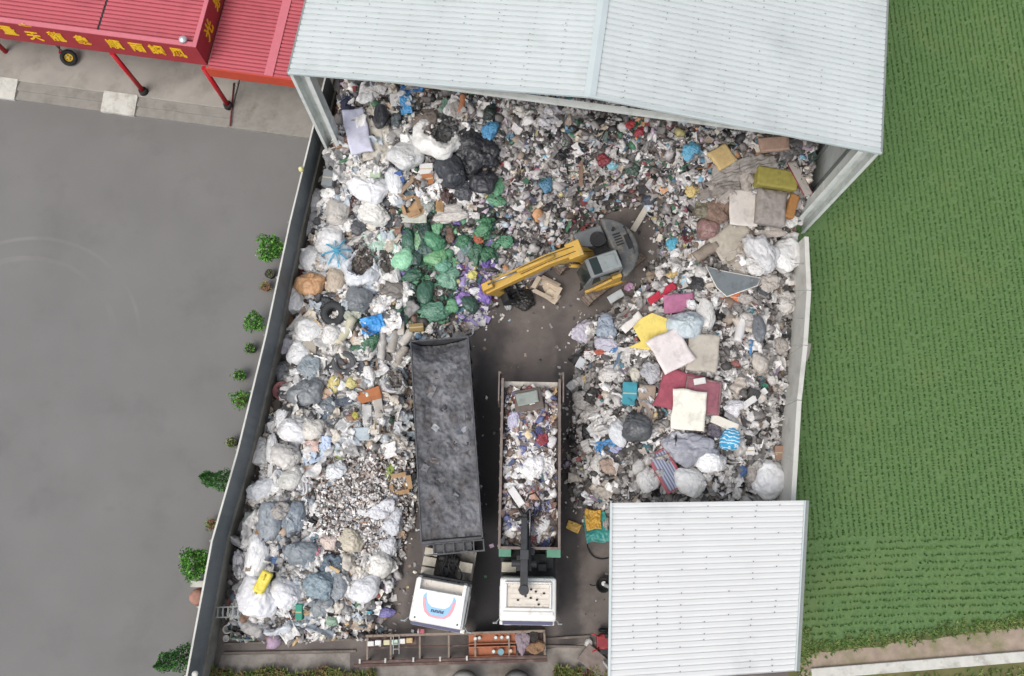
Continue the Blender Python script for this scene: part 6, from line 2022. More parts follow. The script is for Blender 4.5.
# --- green bags
for i, (px, py, w, h, r, c, lab, stl) in enumerate([
    (425, 228, 13, 15, 0, '2c4a42', 'very dark green bag at the top of the green bags', 'sack'),
    (437, 227, 9, 11, 0, '58a86c', 'small grass green bag right of the very dark green bag', 'limp'),
    (408, 241, 14, 23, 8, '35705a', 'tall bottle green bag at the left of the green bags', 'sack'),
    (402, 259, 20, 19, 30, '7ccf98', 'pale bright green bag next to the open sack of dark scrap', 'sack'),
    (418, 242, 8, 18, 0, '7fb87c', 'slim light green bag right of the tall bottle green bag', 'limp'),
    (416, 257, 13, 16, 0, '33534c', 'dark teal bag right of the pale bright green bag', 'sack'),
    (426, 247, 14, 16, 0, '3d5f56', 'dull teal bag in the middle of the green bags', 'limp'),
    (436, 241, 19, 18, -10, '35945f', 'emerald bag in the middle of the green bags', 'sack'),
    (435, 257, 21, 16, 10, '5fae62', 'wide leaf green bag below the emerald bag', 'sack'),
    (443, 264, 13, 12, 0, '4fa584', 'small sea green bag at the lower right of the wide leaf green bag', 'limp'),
    (448, 277, 19, 16, 15, '5f9f80', 'grey green bag with a pale flap below the sea green bag', 'limp'),
    (412, 276, 19, 10, 0, '2f6b50', 'flat dark green bag below the pale bright green bag', 'limp'),
    (425, 291, 14, 24, 0, '2f6a52', 'long dark green bag below the flat dark green bag', 'sack'),
    (430, 309, 26, 12, 4, '4a8f70', 'long green sheet bag above the left truck tail', 'limp'),
    (442, 314, 20, 11, 25, '3c8262', 'lower slanting green bag beside the left truck tail', 'limp'),
    (452, 306, 11, 10, 0, '4fa568', 'small grass green bag beyond the slanting green bag', 'limp'),
    (471, 304, 14, 18, 10, '35604f', 'dark green bag at the edge of the cleared floor', 'sack'),
    (462, 240, 13, 13, 0, '2f8052', 'deep green bag left of the orange scrap', 'limp'),
    (467, 244, 14, 14, 0, '557f78', 'greyish teal bag just left of the orange scrap', 'sack'),
    (474, 252, 13, 18, 0, '2c6a48', 'deep green bag above the boom tip', 'limp'),
    (484, 228, 15, 15, 0, '31864f', 'deep green bag above the orange scrap', 'limp'),
    (487, 254, 12, 12, 0, '2f7a4c', 'deep green bag nearest the excavator boom', 'limp'),
    (505, 241, 14, 9, 0, '37925f', 'emerald bag lying between boom and fine litter', 'limp')]):
    bag(px, py, w, h, r, c, lab, GG, stl, 0.1)
bag(464, 255, 12, 20, -20, '8d8f96', 'grey bag in the middle of the deep green bags', GL, 'limp', 0.1)
bag(450, 235, 9, 15, 0, '73594c', 'brown bag between the emerald and deep green bags', GL, 'limp', 0.1)
bag(478, 239, 11, 8, -25, 'a8583c', 'orange brown scrap among the deep green bags', GL, 'limp', 0.15, name='scrap', cat='scrap')
bag(483, 291, 18, 22, 0, '8068b8', 'violet film bag under the excavator boom tip', GL, 'limp', 0.1)
bag(463, 297, 14, 12, 20, '9678bd', 'lilac bag left of the violet film bag', GL, 'limp', 0.1)
bag(486, 263, 10, 8, 0, '62499a', 'small dark violet bag above the boom tip', GL, 'limp', 0.1)
bag(472, 275, 11, 9, -30, 'cfc96a', 'yellow film bag left of the boom tip', GL, 'limp', 0.1)
bag(475, 291, 11, 7, 0, 'dad9de', 'white film bag between lilac and violet bags', GL, 'limp', 0.15)
slab(480, 321, 12, 9, -6, 'd9d8d4', 'small white board lying alone on the cleared floor', t=0.06, dz=0.03)
carton(417, 327, 15, 8, 3, '8a743f', 'yellow and black carton behind the left truck tail', 'cardboard boxes', flaps=False)
bag(429, 329, 10, 9, 0, 'd0cdc8', 'small white bag right of the yellow and black carton', GL, 'limp')

# --- left heap, middle
tyre(333, 313, 25, 'old worn black tyre beside the cream foam roll')
bag(325, 302, 16, 14, 0, '464b4e', 'dark rag bundle on the upper left of the worn tyre', GB, 'limp', 0.1)
tyre(344, 363, 25, 'ring of coiled dark grey hose below the cream foam roll', name='hose_coil', cat='hose', col='585a5c', fat=0.26, tread=False)
bag(307, 332, 27, 24, 10, 'dadad8', 'white bag with a flat top left of the small white sack', GL, 'block')
bag(330, 335, 17, 18, 0, 'd6d4d0', 'small white sack directly under the worn tyre', GL, 'block')
bag(297, 353, 20, 22, -20, 'dddddd', 'bright white sack above the speckled film bag', GL, 'block')
slab(309, 348, 14, 14, 0, 'b0a898', 'square greyish cardboard piece among the white sacks', t=0.04, dz=0.3, name='cardboard_sheet', cat='cardboard')
bag(284, 346, 13, 18, 0, 'b5b3bd', 'pale lilac bag beside the fence above the reddish basin', GL, 'limp')
bag(284, 328, 15, 17, 0, '3f4146', 'black bag beside the fence under the round white bag', GB, 'limp')
plank(288, 317, 18, 6, -55, '7a5236', 'short brown board between the round white bag and fence')
roll(346, 331, 30, 9, 62, 'c4bfa4', 'cream foam roll leaning right of the worn tyre', kind='board')
drape(374, 325, 24, 19, 18, '2f95dd', 'bright blue plastic sheet folded on the left heap', dz=0.25, amp=0.14)
bag(369, 342, 15, 15, 0, '2b7045', 'green film bag under the bright blue plastic sheet', GG, 'limp')
bag(357, 322, 6, 12, -30, '348050', 'strip of green film left of the bright blue sheet', GG, 'limp')
bag(358, 352, 12, 10, 0, '3d8058', 'green film below and left of the bright blue sheet', GG, 'limp')
bag(330, 351, 18, 11, 0, 'd2d0ce', 'white crumpled bag above the hose coil', GL, 'limp')
bag(343, 347, 14, 9, 0, 'd8d8d6', 'white foam chunk bag right above the hose coil', GL, 'limp')
bag(324, 358, 15, 11, 0, 'd0cecc', 'white bag just left of the hose coil', GL, 'limp')
for px, py, l, d, r, c, lab in ((393, 341, 24, 10, 80, 'aaa49c', 'upright grey white roll right of the bright blue sheet'),
                                (382, 346, 26, 8, 85, 'b5b1ac', 'slender grey white roll under the bright blue sheet'),
                                (400, 356, 22, 8, 65, 'aaa298', 'beige roll leaning towards the left truck'),
                                (406, 338, 17, 9, 55, 'c0bbb2', 'short cream roll near the left truck tail')):
    roll(px, py, l, d, r, c, lab, 'rolls right of the blue sheet', kind='fabric')
carton(399, 328, 12, 13, 0, 'bdb9b2', 'small pale box above the short cream roll', 'cardboard boxes', flaps=False, name='box')
bag(288, 373, 24, 20, 0, '6d7073', 'grey rag bag against the fence above the reddish basin', GL, 'limp')
bag(309, 367, 24, 21, 0, '8d989e', 'speckled blue grey film bag above the big soft grey bag', GL, 'limp', 0.1)
bag(308, 391, 32, 28, 15, '7d8286', 'big soft grey bag right of the reddish basin', GL, 'sack', 0.1)
bag(326, 405, 22, 16, 0, '6c747c', 'slate grey bag below the big soft grey bag', GL, 'limp')
drape(351, 371, 30, 16, 30, '5f6167', 'dark grey cloth running from the hose coil to the right', name='cloth', cat='cloth', kind='fabric')
bas = empty('basin', place(283, 391, 0.25), 0); tag(bas, 'reddish brown plastic basin beside the fence', 'basin')
q = MB(); q.ring_tube([(0, 0, 0), (0, 0, 0.02), (0, 0, 0.2), (0, 0, 0.2), (0, 0, 0.06)], [0.2, 0.28, 0.4, 0.36, 0.24], 22); q.build('bowl', cmat('8a4d4c'), bas)
q = MB(); q.torus((0, 0, 0.2), 0.39, 0.025); q.build('rim', cmat('9a5655'), bas)
bag(288, 404, 8, 7, 0, 'a82a38', 'small bright red rag below the reddish basin', GL, 'limp', 0.15, name='rag', cat='rag')
bag(283, 417, 17, 18, 0, 'dededf', 'round white bag below the red rag by the fence', GL, 'sack', 0.1)
bag(291, 431, 27, 20, -20, 'dadadb', 'white sack lying over the large jumbo bags', GL, 'block', 0.2)
bag(272, 429, 12, 20, 0, 'b9b8bd', 'pale lilac white bag between fence and the round white bag', GL, 'limp')
bag(334, 383, 13, 21, 0, 'cfc07a', 'taller yellow bag right of the big soft grey bag', GL, 'sack', 0.1)
bag(350, 383, 14, 13, -30, 'cdc27c', 'smaller yellow bag below the hose coil', GL, 'sack', 0.1)
bag(325, 394, 13, 11, 20, 'c9a78c', 'peach coloured bag left of the yellow bags', GL, 'limp', 0.1)
drape(345, 397, 18, 20, 0, '5a636f', 'blue grey jeans fabric below the yellow bags', name='cloth', cat='cloth', kind='fabric', dz=0.2)
bag(333, 406, 12, 13, 0, 'b7bcc0', 'white and grey bag left of the jeans fabric', GL, 'limp')
slab(369, 395, 24, 13, 18, 'b5703f', 'orange brown wooden board right of the jeans fabric', t=0.06, dz=0.3, name='board', cat='board')
bag(369, 374, 13, 20, 10, 'd9d8d5', 'white bag above the orange brown board', GL, 'sack', 0.1)
carton(362, 384, 12, 10, 0, '8f7a6a', 'brown cardboard box above the orange brown board', 'cardboard boxes', flaps=False)
openbag(393, 384, 26, 27, -15, 'c3c1bf', ['6a645f', '4a4542', '8a827a'], 'round white drum bag with an open mouth beside the left truck', depth=0.6)
bask = empty('wire_basket', place(353, 414, 0.3), 0.2); tag(bask, 'round wire basket with scraps inside above the pale blue foam slab', 'basket')
q = MB(); q.torus((0, 0, 0.12), 0.42, 0.02, 'z', 30, 8); q.torus((0, 0, -0.1), 0.36, 0.015, 'z', 30, 8)
for k in range(14):
    a_ = 2 * math.pi * k / 14; q.cyl((0.42 * math.cos(a_), 0.42 * math.sin(a_), 0.12), (0.36 * math.cos(a_), 0.36 * math.sin(a_), -0.1), 0.01, n=6)
q.build('frame', m_galv, bask)
bag(354, 420, 14, 11, 0, 'b08a72', 'brown bag with a yellow green scrap inside the wire basket', GL, 'limp', 0.1)
bag(355, 415, 7, 6, 0, 'b5b03f', 'yellow green scrap on the brown bag in the basket', None, 'limp', 0.3, name='scrap', cat='scrap')
slab(356, 434, 27, 13, 3, 'b3c0c8', 'pale blue foam slab below the wire basket', t=0.12, dz=0.15)
slab(367, 414, 9, 20, 4, 'cdcbc8', 'white board standing right of the wire basket', t=0.06, dz=0.25, tilt=(0, 18), name='board', cat='board')
carton(376, 429, 9, 9, 0, 'c5bfb6', 'small cream box right of the pale blue slab', 'cardboard boxes', flaps=False, name='box')
slab(397, 430, 8, 19, -8, 'c9ccd2', 'narrow white blue panel near the left truck side', t=0.05, dz=0.2, tilt=(0, 12))
slab(378, 405, 9, 24, 10, 'b9b3aa', 'narrow grey white panel beside the orange brown board', t=0.05, dz=0.2, tilt=(0, 12))
bag(386, 408, 14, 12, 0, '8d857f', 'grey brown bag below the round drum bag', GL, 'limp')
bag(388, 424, 10, 20, 0, '807a76', 'grey bag between cream box and narrow white blue panel', GL, 'limp')
bag(312, 428, 22, 22, 0, 'cac6bd', 'round cream bag right of the lying white sack', GL, 'sack', 0.1)
bag(328, 420, 14, 16, 0, '6f7f90', 'blue grey bag above the round cream bag', GL, 'limp')
bag(298, 424, 10, 12, 0, '9a95a8', 'small shiny lilac bag between two white bags', GL, 'limp', 0.1)
bag(263, 451, 27, 31, 0, 'c6c5c3', 'left half of the pair of large jumbo bags by the fence', GL, 'sack', 0.15)
bag(287, 456, 26, 27, 0, 'c9c5bf', 'right half of the pair of large jumbo bags by the fence', GL, 'sack', 0.15)
bag(271, 449, 12, 28, 0, 'd9d9d8', 'white sack squeezed between the pair of large jumbo bags', GL, 'block', 0.35)
slab(270, 472, 5, 16, 0, 'd5d5d3', 'narrow white foam piece below the large jumbo bags', t=0.06, dz=0.3)
bag(262, 489, 29, 22, 15, 'c3c6ca', 'large white bag with a blue stripe next to the fence', GL, 'sack', 0.1)
bag(276, 487, 16, 14, 0, 'dadad9', 'plump white bag right of the blue striped bag', GL, 'limp', 0.2)
bag(290, 478, 23, 22, 30, 'c0bfb9', 'cream grey bag below the right jumbo bag', GL, 'sack', 0.1)
bag(303, 488, 15, 12, 0, 'c5cbd6', 'white and bluish bag right of the cream grey bag', GL, 'limp')
drape(315, 455, 24, 15, 20, 'b3c3d8', 'pale blue cloth below the round cream bag', name='cloth', cat='cloth', kind='fabric', dz=0.18)
drape(311, 447, 16, 12, 0, 'c9aea4', 'pale pink cloth above the pale blue cloth', name='cloth', cat='cloth', kind='fabric', dz=0.2)
drape(326, 443, 9, 14, 0, 'b8c8e0', 'light blue shirt right of the pale pink cloth', name='cloth', cat='cloth', kind='fabric', dz=0.2)
bag(324, 458, 15, 17, 0, 'b5aaa2', 'beige bag right of the pale blue cloth', GL, 'limp')
bag(314, 471, 20, 13, 0, 'bf9f88', 'peach beige bag below the pale blue cloth', GL, 'limp')
bag(334, 472, 17, 22, -35, 'd0d3d6', 'white crumpled film bag above the white shreds', GL, 'limp', 0.1)
bag(339, 455, 13, 8, -40, '7f8f4a', 'green leafy branch right of the light blue shirt', None, 'limp', 0.1, name='branch', cat='branch')
bag(390, 472, 8, 15, -10, '93a84a', 'lime green bag beside the left truck', GL, 'limp', 0.1)
carton(401, 483, 19, 17, 10, 'a8875f', 'tan cardboard box beside the left truck', 'cardboard boxes')
bag(382, 510, 24, 20, 20, 'c9cacf', 'upper part of clear white plastic film bag beside the left truck', GL, 'limp', 0.1)
bag(393, 522, 18, 24, -20, 'c0c3c9', 'loose clear film bag right of the orange scrap', GL, 'limp', 0.1)
bag(366, 513, 20, 8, 0, 'd3d3d4', 'white flattened film bag at the edge of the shreds', GL, 'limp', 0.1)
bag(364, 523, 9, 8, -20, 'b5793a', 'orange scrap above the yellow and cream bag', None, 'limp', 0.1, name='scrap', cat='scrap')

# --- left heap, lower end
bag(270, 517, 26, 36, 0, '868e96', 'left half of a huge grey bag with shredded paper on top', GL, 'sack', 0.1)
bag(294, 517, 22, 34, 0, '7f8a94', 'right half of a huge grey bag with shredded paper on top', GL, 'sack', 0.1)
bag(279, 512, 18, 18, -30, 'a49f9a', 'bundle of shredded paper on top of the huge grey bag', None, 'limp', 0.45, name='shredded_paper', cat='paper', kind='fabric')
slab(250, 526, 15, 27, -6, 'a2aaa4', 'grey green panel leaning between fence and huge grey bag', t=0.06, dz=0.15, tilt=(0, 10), name='panel', cat='panel')
bag(246, 528, 5, 4, 0, 'a85c48', 'small orange red scrap stuck on the grey green panel', None, 'limp', 0.2, name='scrap', cat='scrap')
bag(260, 532, 8, 6, 0, 'a8722f', 'small amber scrap above the tall white block bag', None, 'limp', 0.2, name='scrap', cat='scrap')
bag(255, 556, 20, 38, -4, 'e0e0e0', 'tall bright white block bag near the fence', GL, 'block', 0.15)
bag(240, 566, 15, 28, 0, 'bfbec2', 'pale grey bag squeezed between fence and tall white block bag', GL, 'limp')
bag(272, 550, 15, 17, 0, 'd0cdc9', 'white bag with black patches right of the tall white block bag', GL, 'limp', 0.1)
bag(276, 560, 10, 8, 0, '5a7ba8', 'small blue bag on the white bag with black patches', GL, 'limp', 0.15)
bag(302, 552, 32, 24, -12, '7d868d', 'wide smooth grey bag below the huge grey bag', GL, 'sack', 0.1)
bag(317, 552, 8, 7, 0, 'c57f8a', 'small pink bag on the wide smooth grey bag', GL, 'limp', 0.35)
bag(311, 537, 16, 8, 0, '6d8f9c', 'teal film strip between the grey bags', GL, 'limp', 0.1)
bag(331, 566, 22, 22, 0, '596a78', 'dark blue grey bag below the wide smooth grey bag', GL, 'limp')
bag(330, 541, 17, 18, 0, 'c9b8ae', 'white bag with a salmon top left of the yellow and cream bag', GL, 'sack')
bag(352, 540, 24, 25, 0, 'bcb39f', 'cream bag with yellowish side below the shreds', GL, 'sack')
bag(343, 546, 15, 10, 0, '4a4c50', 'black plastic piece in front of the cream bag', GB, 'limp', 0.2)
bag(316, 584, 32, 29, 0, '80929c', 'large translucent grey blue bag right of the white bags', GL, 'limp', 0.15)
bag(340, 583, 17, 24, 0, '868c93', 'grey bag right of the translucent grey blue bag', GL, 'sack')
bag(322, 607, 26, 24, 0, '80878b', 'round grey bag above the pale green bag', GL, 'sack')
bag(331, 620, 17, 13, 0, '7fa384', 'pale green bag at the lower end of the left heap', GG, 'sack')
carton(300, 611, 7, 16, 0, '2f8f75', 'teal green box below the right white bag', flaps=False, name='box')
bag(311, 612, 17, 15, 0, 'b59a78', 'tan cloth bundle right of the teal green box', None, 'limp', name='cloth_bundle', cat='cloth', kind='fabric')
bag(279, 611, 10, 6, 0, '2f6f60', 'dark green scrap between the two big white bags', GG, 'limp')
bag(259, 597, 40, 42, 0, 'dfdfe2', 'huge white bag carrying the yellow canister', GL, 'sack', 0.1)
bag(287, 594, 29, 32, -15, 'd9d9dc', 'big white bag right of the yellow canister', GL, 'sack', 0.05)
openbag(275, 625, 34, 22, 4, 'c3c7cc', ['6f665f', '564f4a', '857c74'], 'torn clear film bag at the lower end of the heap', depth=0.5)
drape(250, 567, 10, 8, 0, '8f8378', 'brown stained cloth above the yellow canister', name='cloth', cat='cloth', kind='fabric', dz=0.5)
bag(388, 546, 19, 22, 10, 'c6c8cc', 'round white film bag with a tied top beside the left truck cab', GL, 'sack')
bag(378, 565, 23, 23, 0, 'd0cec8', 'cream white block bag below the tied film bag', GL, 'block')
bag(364, 588, 28, 28, 15, 'd3d4d7', 'white bag with ears at the right end of the left heap', GL, 'sack')
bag(378, 532, 13, 12, 0, 'c6c9cf', 'small clear film bag above the round tied film bag', GL, 'limp')
bag(400, 534, 9, 10, 0, 'c0a284', 'tan bag beside the clear film near the left truck', GL, 'limp')
bag(384, 612, 25, 13, 8, '8079b5', 'violet bag lying on the floor left of the white cab', GL, 'sack')
bag(370, 614, 9, 10, 0, '4a9ab0', 'cyan scrap at the left end of the violet bag', None, 'limp', 0.05, name='scrap', cat='scrap')
slab(394, 598, 6, 7, 10, 'c9c6c2', 'small white card on the floor above the violet bag', t=0.02, dz=0.02, name='card', cat='card')
can = empty('canister', place(263, 582, 0.85), R(65)); tag(can, 'bright yellow canister lying on the huge white bag', 'canister')
wx, hy = psize(263, 582, 1.2, 24, 12, 65)
q = MB(); q.box((0, 0, 0), (wx * 0.95, hy * 0.95, 0.3)); q.build('body', cmat('e0cc24'), can, bevel=0.09, seg=4)
q = MB(); q.cyl((-wx * 0.475, 0.05, 0.02), (-wx * 0.475 - 0.08, 0.05, 0.02), 0.06); q.build('cap', cmat('b8a41c'), can)
q = MB(); q.ring_tube([(wx * 0.1, 0, 0.13), (wx * 0.12, 0, 0.22), (wx * 0.3, 0, 0.22), (wx * 0.34, 0, 0.13)], 0.03, 8); q.build('handle', cmat('e0cc24'), can)
# grate, crate, pots near the fence end
gp = P(228, 612, 1.0); g = empty('metal_grate', (gp.x, gp.y, 1.0), R(2)); tag(g, 'small grey metal ladder grate on the wall left of the huge white bag', 'grate')
q = MB()
for y in (-0.2, 0.2): q.beam((-0.5, y, 0), (0.5, y, 0), 0.05, 0.05)
q.build('rail', m_galv, g)
for k in range(5):
    q = MB(); q.beam((-0.42 + k * 0.21, -0.173, 0), (-0.42 + k * 0.21, 0.173, 0), 0.06, 0.04); q.build('rung', m_galv, g)
cp_ = P(245, 630, 0.25); cr_ = empty('mesh_crate', (cp_.x, cp_.y, 0.02), R(-4)); tag(cr_, 'green grey mesh crate of scrap at the lower left corner of the heap', 'crate')
mg = mat('crate paint', hx('6f8272'), 0.6, var=0.15)
q = MB()
for s_ in (-1, 1):
    for z in (0.02, 0.22, 0.42):
        q.beam((-0.5, s_ * 0.36, z), (0.5, s_ * 0.36, z), 0.03, 0.03); q.beam((s_ * 0.5, -0.36, z), (s_ * 0.5, 0.36, z), 0.03, 0.032)
    for k in range(6): q.box((-0.5 + k * 0.2, s_ * 0.36, 0.22), (0.022, 0.022, 0.41))
    for k in range(4): q.box((s_ * 0.5, -0.3 + k * 0.2, 0.22), (0.022, 0.022, 0.412))
q.box((0, 0, 0.012), (0.98, 0.7, 0.02)); q.build('frame', mg, cr_)
rg = np.random.default_rng(3)
tag(pieces('contents', np.c_[rg.uniform(-.42, .42, 90), rg.uniform(-.3, .3, 90), rg.uniform(.08, .34, 90)], rg.uniform(.08, .2, 90), np.array([hx(c) for c in ('8d8a86', '4a4a48', 'b9b5b0', '5a6a60', '7a5a50')])[rg.integers(0, 5, 90)], m_litter, 3, None, .5, cr_), kind='stuff')
for px, py, c, lab in ((228, 629, 'd0ccc4', 'small white pot below the metal grate'), (227, 638, 'b9b5ae', 'tiny pale pot at the lower end of the wall'), (233, 602, '8a5a48', 'reddish clay pot above the metal grate')):
    p = P(px, py, 0.2); po = empty('flower_pot', (p.x, p.y, 0.02)); tag(po, lab, 'pot', 'pots by the lower fence wall')
    r_ = 0.17 if py != 638 else 0.12
    if py == 602: r_ = 0.2
    q = MB(); q.ring_tube([(0, 0, 0), (0, 0, 0.01), (0, 0, 0.3), (0, 0, 0.32), (0, 0, 0.2)], [r_ * .6, r_ * .75, r_, r_ * 0.9, r_ * .7], 16); q.build('body', cmat(c, kind='board'), po)
    q = MB(); q.torus((0, 0, 0.3), r_, 0.02, 'z', 20, 6); q.build('rim', cmat(c, kind='board'), po)

# --- right heap, top
slab(735, 243, 40, 34, 35, 'aaa294', 'big beige board lying below the white square board', t=0.08, dz=0.25, tilt=(5, -4), name='board', cat='board', kind='fabric', warp=0.06)
drape(744, 258, 34, 30, 10, 'a59b8f', 'dirty beige blanket under the big beige board', name='blanket', cat='blanket', kind='fabric', amp=0.18)
slab(744, 207, 28, 34, -3, 'c6bfb8', 'white square board left of the shabby sofa', t=0.06, dz=0.35, tilt=(3, 4), name='board', cat='board')
roll(706, 251, 26, 11, 32, '8f8274', 'brown carpet roll below the maroon bag', name='carpet_roll', kind='fabric')
bag(707, 229, 23, 21, 0, '8f6f6a', 'dusty maroon bag left of the big beige board', GR, 'sack', 0.1)
bag(720, 211, 26, 26, 0, '80695c', 'brown cloth bundle left of the white square board', None, 'limp', name='cloth_bundle', cat='cloth', kind='fabric')
bag(704, 209, 20, 16, 0, '6f6a58', 'olive grey bag above the dusty maroon bag', GR, 'limp')
drape(744, 168, 62, 14, 14, '8f8984', 'long grey quilt stretched under the right roof edge', name='quilt', cat='quilt', kind='fabric', dz=0.3, amp=0.2)
drape(733, 182, 44, 26, 30, '9a928b', 'crumpled grey brown carpet left of the shabby sofa', name='carpet', cat='carpet', kind='fabric', dz=0.2, amp=0.22)
drape(718, 190, 40, 8, 12, '7f7872', 'rolled edge of grey carpet above the brown cloth bundle', name='carpet', cat='carpet', kind='fabric', dz=0.3, amp=0.15)
slab(723, 156, 20, 19, 30, 'c4a870', 'tan cushion under the right part of the shed roof', t=0.2, dz=0.15, name='cushion', cat='cushion', kind='fabric', bev=0.05)
slab(775, 143, 28, 13, 6, 'a88a78', 'pinkish brown cushion under the right roof corner', t=0.25, dz=0.25, name='cushion', cat='cushion', kind='fabric')
bag(790, 150, 24, 18, 0, '605e5e', 'dark grey film bag right of the pinkish brown cushion', GB, 'limp')
# sofa
sp = place(775, 196, 0.15, 0.4); so_ = empty('sofa', (sp.x, sp.y, sp.z), R(-6)); tag(so_, 'shabby sofa with olive yellow back and grey seat on its side', 'sofa')
so_.rotation_euler = (R(6), R(8), R(-6))
kx = psize(775, 196, 1.5, 1, 1, 0)[0]
q = MB(); q.bx(-21 * kx, 20 * kx, 9 * kx, 28 * kx, -0.1, 0.55); q.build('backrest', cmat('8f8638', kind='fabric'), so_, bevel=0.1, seg=4)
def seatfn(u, v):
    x = (-17 + u * 30) * kx; y = (-27 + v * 35) * kx
    e = min(u, 1 - u, v, 1 - v); return (x, y, 0.18 + 0.22 * min(1, e * 7) ** 0.5 + 0.07 * mnoise.noise(Vector((x * 3, y * 3, 1))) + 0.03 * mnoise.noise(Vector((x * 9, y * 9, 1))))
q = MB(); q.grid(seatfn, 28, 28); q.bx(-16.5 * kx, 12.5 * kx, -26.5 * kx, 7.5 * kx, -0.12, 0.1); q.build('seat', cmat('8f8782', kind='fabric'), so_)
q = MB(); q.beam((15 * kx, -18 * kx, 0.25), (20 * kx, 6 * kx, 0.25), 9 * kx, 0.35); q.build('armrest', cmat('9a6a35', kind='fabric'), so_, bevel=0.08, seg=4)
slab(800, 178, 12, 34, 22, 'c0b9b2', 'white panel with a red edge behind the shabby sofa', t=0.05, dz=0.2, tilt=(0, 25), name='panel', cat='panel', edgecol='8a3a40')
bag(791, 222, 12, 14, 0, 'd0cecb', 'small white bag at the foot of the right shed column', GR, 'limp', 0.2)
bag(770, 232, 30, 10, 0, 'a89f96', 'torn beige padding below the shabby sofa', None, 'limp', 0.1, name='padding', cat='padding', kind='fabric')
bag(762, 254, 28, 36, 15, 'b9b9ba', 'large crumpled grey white bag beside the right wall', GR, 'limp', 0.25)
bag(785, 256, 33, 34, 0, 'cfcfce', 'large smooth white bag touching the right wall', GR, 'sack', 0.3)
bag(757, 266, 18, 16, 0, 'c4c2bf', 'small white bag left of the large crumpled bag', GR, 'limp', 0.2)
bag(672, 243, 12, 16, 0, '4fa8c4', 'bright cyan bag beside the cleared floor right of the excavator', GR, 'limp', 0.05)
bag(676, 254, 11, 10, 0, 'd8d8d8', 'white crumpled bag under the bright cyan bag', GR, 'limp', 0.05)
plank(641, 217, 30, 6, 58, 'b8b2a4', 'pale post standing by the excavator tail', name='post', cat='post', t=0.1, dz=0.3, tilt=-14)

# --- right heap, middle
polyslab([(706, 266), (722, 271), (760, 279), (757, 286), (727, 296), (717, 287)], 1.95, 0.05, '6c7478', 'slate grey kite shaped board with a white edge above the orange tray', edgecol='d0ccc4', tilt=(5, -4))
carton(731, 297, 24, 10, -8, 'c9683a', 'orange tray under the slate grey board', flaps=False, name='tray', cat='tray', hgt=0.2)
slab(662, 293, 31, 7, 32, 'b5253f', 'bright crimson strip left of the pink mat', t=0.08, dz=0.3, tilt=(0, -6), name='strip', cat='strip', kind='fabric')
slab(679, 303, 30, 18, 6, 'b06a8c', 'mottled pink mat above the glassy round bag', t=0.12, dz=0.3, tilt=(4, 3), name='mat', cat='mat', kind='fabric')
roll(658, 310, 18, 6, -3, 'cfccc8', 'short white tube left of the mottled pink mat', name='tube', cat='tube', kind='board')
drape(644, 312, 32, 10, 35, '7b6f6a', 'grey brown cloth above the yellow foam sheet', name='cloth', cat='cloth', kind='fabric', dz=0.2)
polyslab([(640, 319), (652, 313), (669, 320), (668, 332), (654, 350), (628, 347), (641, 341), (633, 327)], 1.8, 0.1, 'dfc75c', 'bright yellow foam sheet overlapped by the pinkish white slab', name='foam_slab', cat='slab', tilt=(3, -3))
slab(632, 322, 24, 8, 42, 'd8d3cd', 'thin white foam strip behind the yellow foam sheet', t=0.08, dz=0.3)
slab(671, 350, 34, 36, 28, 'ddd3d0', 'pinkish white foam slab in the middle of the right heap', t=0.14, dz=0.55, tilt=(-3, 4), warp=0.03)
slab(703, 352, 30, 36, -8, 'b5ada0', 'beige grey foam slab behind the pinkish white slab', t=0.12, dz=0.42, tilt=(3, -3), warp=0.03)
bag(688, 324, 32, 29, 0, 'a9b5ba', 'glassy round blue grey bag above the beige grey slab', GR, 'sack', 0.35)
bag(707, 314, 19, 32, -10, 'cdcbc7', 'white quilted bag right of the glassy round bag', GR, 'sack', 0.3)
bag(692, 305, 11, 11, 0, 'd3d3d3', 'small white bag between pink mat and quilted bag', GR, 'limp', 0.35)
roll(741, 328, 28, 9, 72, 'cccac8', 'white foam roll right of the white quilted bag', kind='board', tilt=0)
bag(759, 326, 15, 24, 0, '6b6f74', 'dark grey round bag right of the white foam roll', GR, 'sack', 0.15)
bag(750, 345, 5, 16, 0, '4a85b8', 'narrow blue scrap below the dark grey round bag', None, 'limp', 0.15, name='scrap', cat='scrap')
bag(784, 305, 22, 22, 0, 'b9b5b0', 'pale bag near the wall below the large smooth white bag', GR, 'limp', 0.1)
bag(768, 284, 20, 18, 0, 'b0a8a0', 'beige padding right of the slate grey board', None, 'limp', 0.1, name='padding', cat='padding', kind='fabric')
plank(795, 325, 46, 9, -74, '4a3f3a', 'dark rotten log leaning along the right wall', name='log', cat='log', t=0.2, dz=0.25)
drape(764, 290, 12, 8, -40, '4d4f52', 'dark scrap cloth right of the slate grey board', name='cloth', cat='cloth', kind='fabric')
slab(798, 348, 24, 18, -20, 'a59c92', 'mottled stone slab beside the wall below the dark log', t=0.12, dz=0.15, name='stone_slab', cat='slab')
bag(761, 363, 17, 22, -15, 'b5ada3', 'smooth beige pillow right of the beige grey slab', None, 'sack', 0.15, name='pillow', cat='pillow', kind='fabric', knot=False)
bag(765, 385, 8, 6, 0, '3f8f75', 'small sea green scrap above the white plank', None, 'limp', 0.15, name='scrap', cat='scrap')
plank(755, 398, 30, 6, 34, 'd3d1ce', 'white plank lying on the grey litter', dz=0.25)
bag(733, 408, 18, 14, 0, 'cbcace', 'white crumpled film below the white plank', GR, 'limp', 0.1)
roll(787, 411, 35, 10, 87, 'd0c8b4', 'cream roll standing along the right wall', 'rolls by the wall', dz=0.3, kind='board')
bag(784, 434, 15, 15, 0, '4a4443', 'black bag below the cream roll at the wall', GB, 'sack', 0.1)
